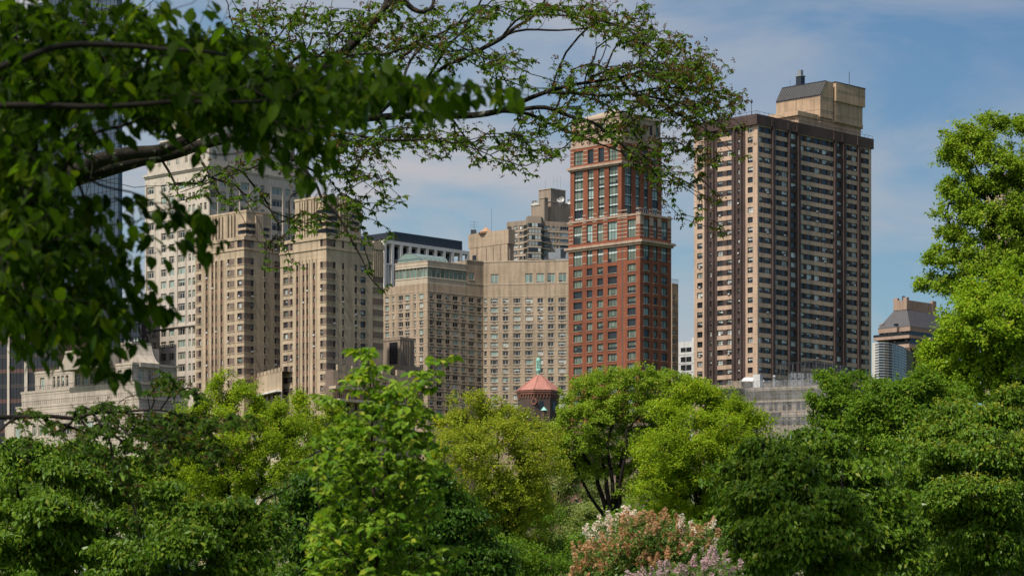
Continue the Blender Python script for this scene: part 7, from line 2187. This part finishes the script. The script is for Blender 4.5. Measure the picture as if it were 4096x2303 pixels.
w = bpy.data.worlds.new('World'); sc.world = w; w.use_nodes = True
nt = w.node_tree; nt.nodes.clear(); Lk = nt.links.new
out = nt.nodes.new('ShaderNodeOutputWorld'); bg = nt.nodes.new('ShaderNodeBackground'); bg.inputs[1].default_value = .069
sky = nt.nodes.new('ShaderNodeTexSky'); sky.sky_type = 'NISHITA'; sky.sun_disc = False
sky.sun_elevation = el; sky.sun_rotation = az; sky.air_density = 1.2; sky.dust_density = .6; sky.ozone_density = 4.0
tc = nt.nodes.new('ShaderNodeTexCoord')
sp = nt.nodes.new('ShaderNodeSeparateXYZ'); Lk(tc.outputs['Generated'], sp.inputs[0])
zc = N(nt, 'ShaderNodeMath', operation='MAXIMUM'); Lk(sp.outputs[2], zc.inputs[0]); zc.inputs[1].default_value = 0.0
za = N(nt, 'ShaderNodeMath', operation='ADD'); Lk(zc.outputs[0], za.inputs[0]); za.inputs[1].default_value = .06
dx = N(nt, 'ShaderNodeMath', operation='DIVIDE'); Lk(sp.outputs[0], dx.inputs[0]); Lk(za.outputs[0], dx.inputs[1])
dy = N(nt, 'ShaderNodeMath', operation='DIVIDE'); Lk(sp.outputs[1], dy.inputs[0]); Lk(za.outputs[0], dy.inputs[1])
cb = nt.nodes.new('ShaderNodeCombineXYZ'); Lk(dx.outputs[0], cb.inputs[0]); Lk(dy.outputs[0], cb.inputs[1])
cv = nt.nodes.new('ShaderNodeCombineXYZ'); Lk(sp.outputs[0], cv.inputs[0]); Lk(sp.outputs[2], cv.inputs[1])
mp = nt.nodes.new('ShaderNodeMapping'); mp.inputs['Rotation'].default_value = (0, 0, R(-24)); mp.inputs['Scale'].default_value = (9, 26, 1); mp.inputs['Location'].default_value = (3.1, 1.7, 0)
Lk(cv.outputs[0], mp.inputs[0])
n1 = N(nt, 'ShaderNodeTexNoise', i_Scale=1.0, i_Detail=7.0, i_Roughness=.55, i_Distortion=.5); Lk(mp.outputs[0], n1.inputs['Vector'])
cl = ramp(nt, [(.36, (.05, .05, .05)), (.64, (1, 1, 1))], n1.outputs[0])
# the veil of cloud thins out to the right and higher up
m1 = N(nt, 'ShaderNodeMath', operation='MULTIPLY_ADD'); Lk(sp.outputs[0], m1.inputs[0]); m1.inputs[1].default_value = -2.2; m1.inputs[2].default_value = 1.3
m2 = N(nt, 'ShaderNodeMath', operation='MULTIPLY_ADD'); Lk(sp.outputs[2], m2.inputs[0]); m2.inputs[1].default_value = -2.4; Lk(m1.outputs[0], m2.inputs[2]); m2.use_clamp = True
mk = N(nt, 'ShaderNodeMath', operation='MAXIMUM'); Lk(m2.outputs[0], mk.inputs[0]); mk.inputs[1].default_value = .15
cm = N(nt, 'ShaderNodeMath', operation='MULTIPLY'); Lk(cl.outputs[0], cm.inputs[0]); Lk(mk.outputs[0], cm.inputs[1])
tint = mixc(nt, sky.outputs[0], (.70, .78, .80), 1.0, 'MULTIPLY')
dk1 = N(nt, 'ShaderNodeMath', operation='ADD'); Lk(sp.outputs[0], dk1.inputs[0]); Lk(sp.outputs[2], dk1.inputs[1])
dk2 = N(nt, 'ShaderNodeMath', operation='MULTIPLY_ADD'); Lk(dk1.outputs[0], dk2.inputs[0]); dk2.inputs[1].default_value = 2.3; dk2.inputs[2].default_value = -.32; dk2.use_clamp = True
deep = mixc(nt, (1, 1, 1), (.40, .62, .84), dk2.outputs[0])       # clearer, deeper blue towards the upper right
tint = mixc(nt, tint, deep, 1.0, 'MULTIPLY')
mx = mixc(nt, tint, (4.4, 4.4, 4.7), cm.outputs[0])
# hazy glow added round the sun behind the camera, filling the shaded facades
dt = N(nt, 'ShaderNodeVectorMath', operation='DOT_PRODUCT'); Lk(tc.outputs['Generated'], dt.inputs[0]); dt.inputs[1].default_value = tuple(sv)
d0 = N(nt, 'ShaderNodeMath', operation='MAXIMUM'); Lk(dt.outputs['Value'], d0.inputs[0]); d0.inputs[1].default_value = 0.0
d1 = N(nt, 'ShaderNodeMath', operation='POWER'); Lk(d0.outputs[0], d1.inputs[0]); d1.inputs[1].default_value = 3.0
gl_ = mixc(nt, (0, 0, 0), (9.0, 8.6, 8.0), d1.outputs[0])
mx = mixc(nt, mx, gl_, 1.0, 'ADD')
Lk(mx, bg.inputs[0]); Lk(bg.outputs[0], out.inputs[0])

cd = bpy.data.cameras.new('camera'); cam = bpy.data.objects.new('camera', cd); COL.objects.link(cam)
cam.location = (0, 0, CAMH); cam.rotation_euler = (R(90), 0, 0)
cd.sensor_width = 36; cd.lens = 36 * F / 4096; cd.shift_y = (HY - 1151.5) / 4096
cd.clip_end = 20000; cd.clip_start = .1
cd.dof.use_dof = True; cd.dof.focus_distance = 85; cd.dof.aperture_fstop = 6.7
sc.camera = cam
sc.view_settings.view_transform = 'Standard'; sc.view_settings.look = 'None'; sc.view_settings.exposure = .7; sc.view_settings.gamma = 1
cy = sc.cycles
cy.max_bounces = 5; cy.diffuse_bounces = 3; cy.glossy_bounces = 2; cy.transmission_bounces = 4; cy.transparent_max_bounces = 8
cy.caustics_reflective = False; cy.caustics_refractive = False
cy.use_denoising = True
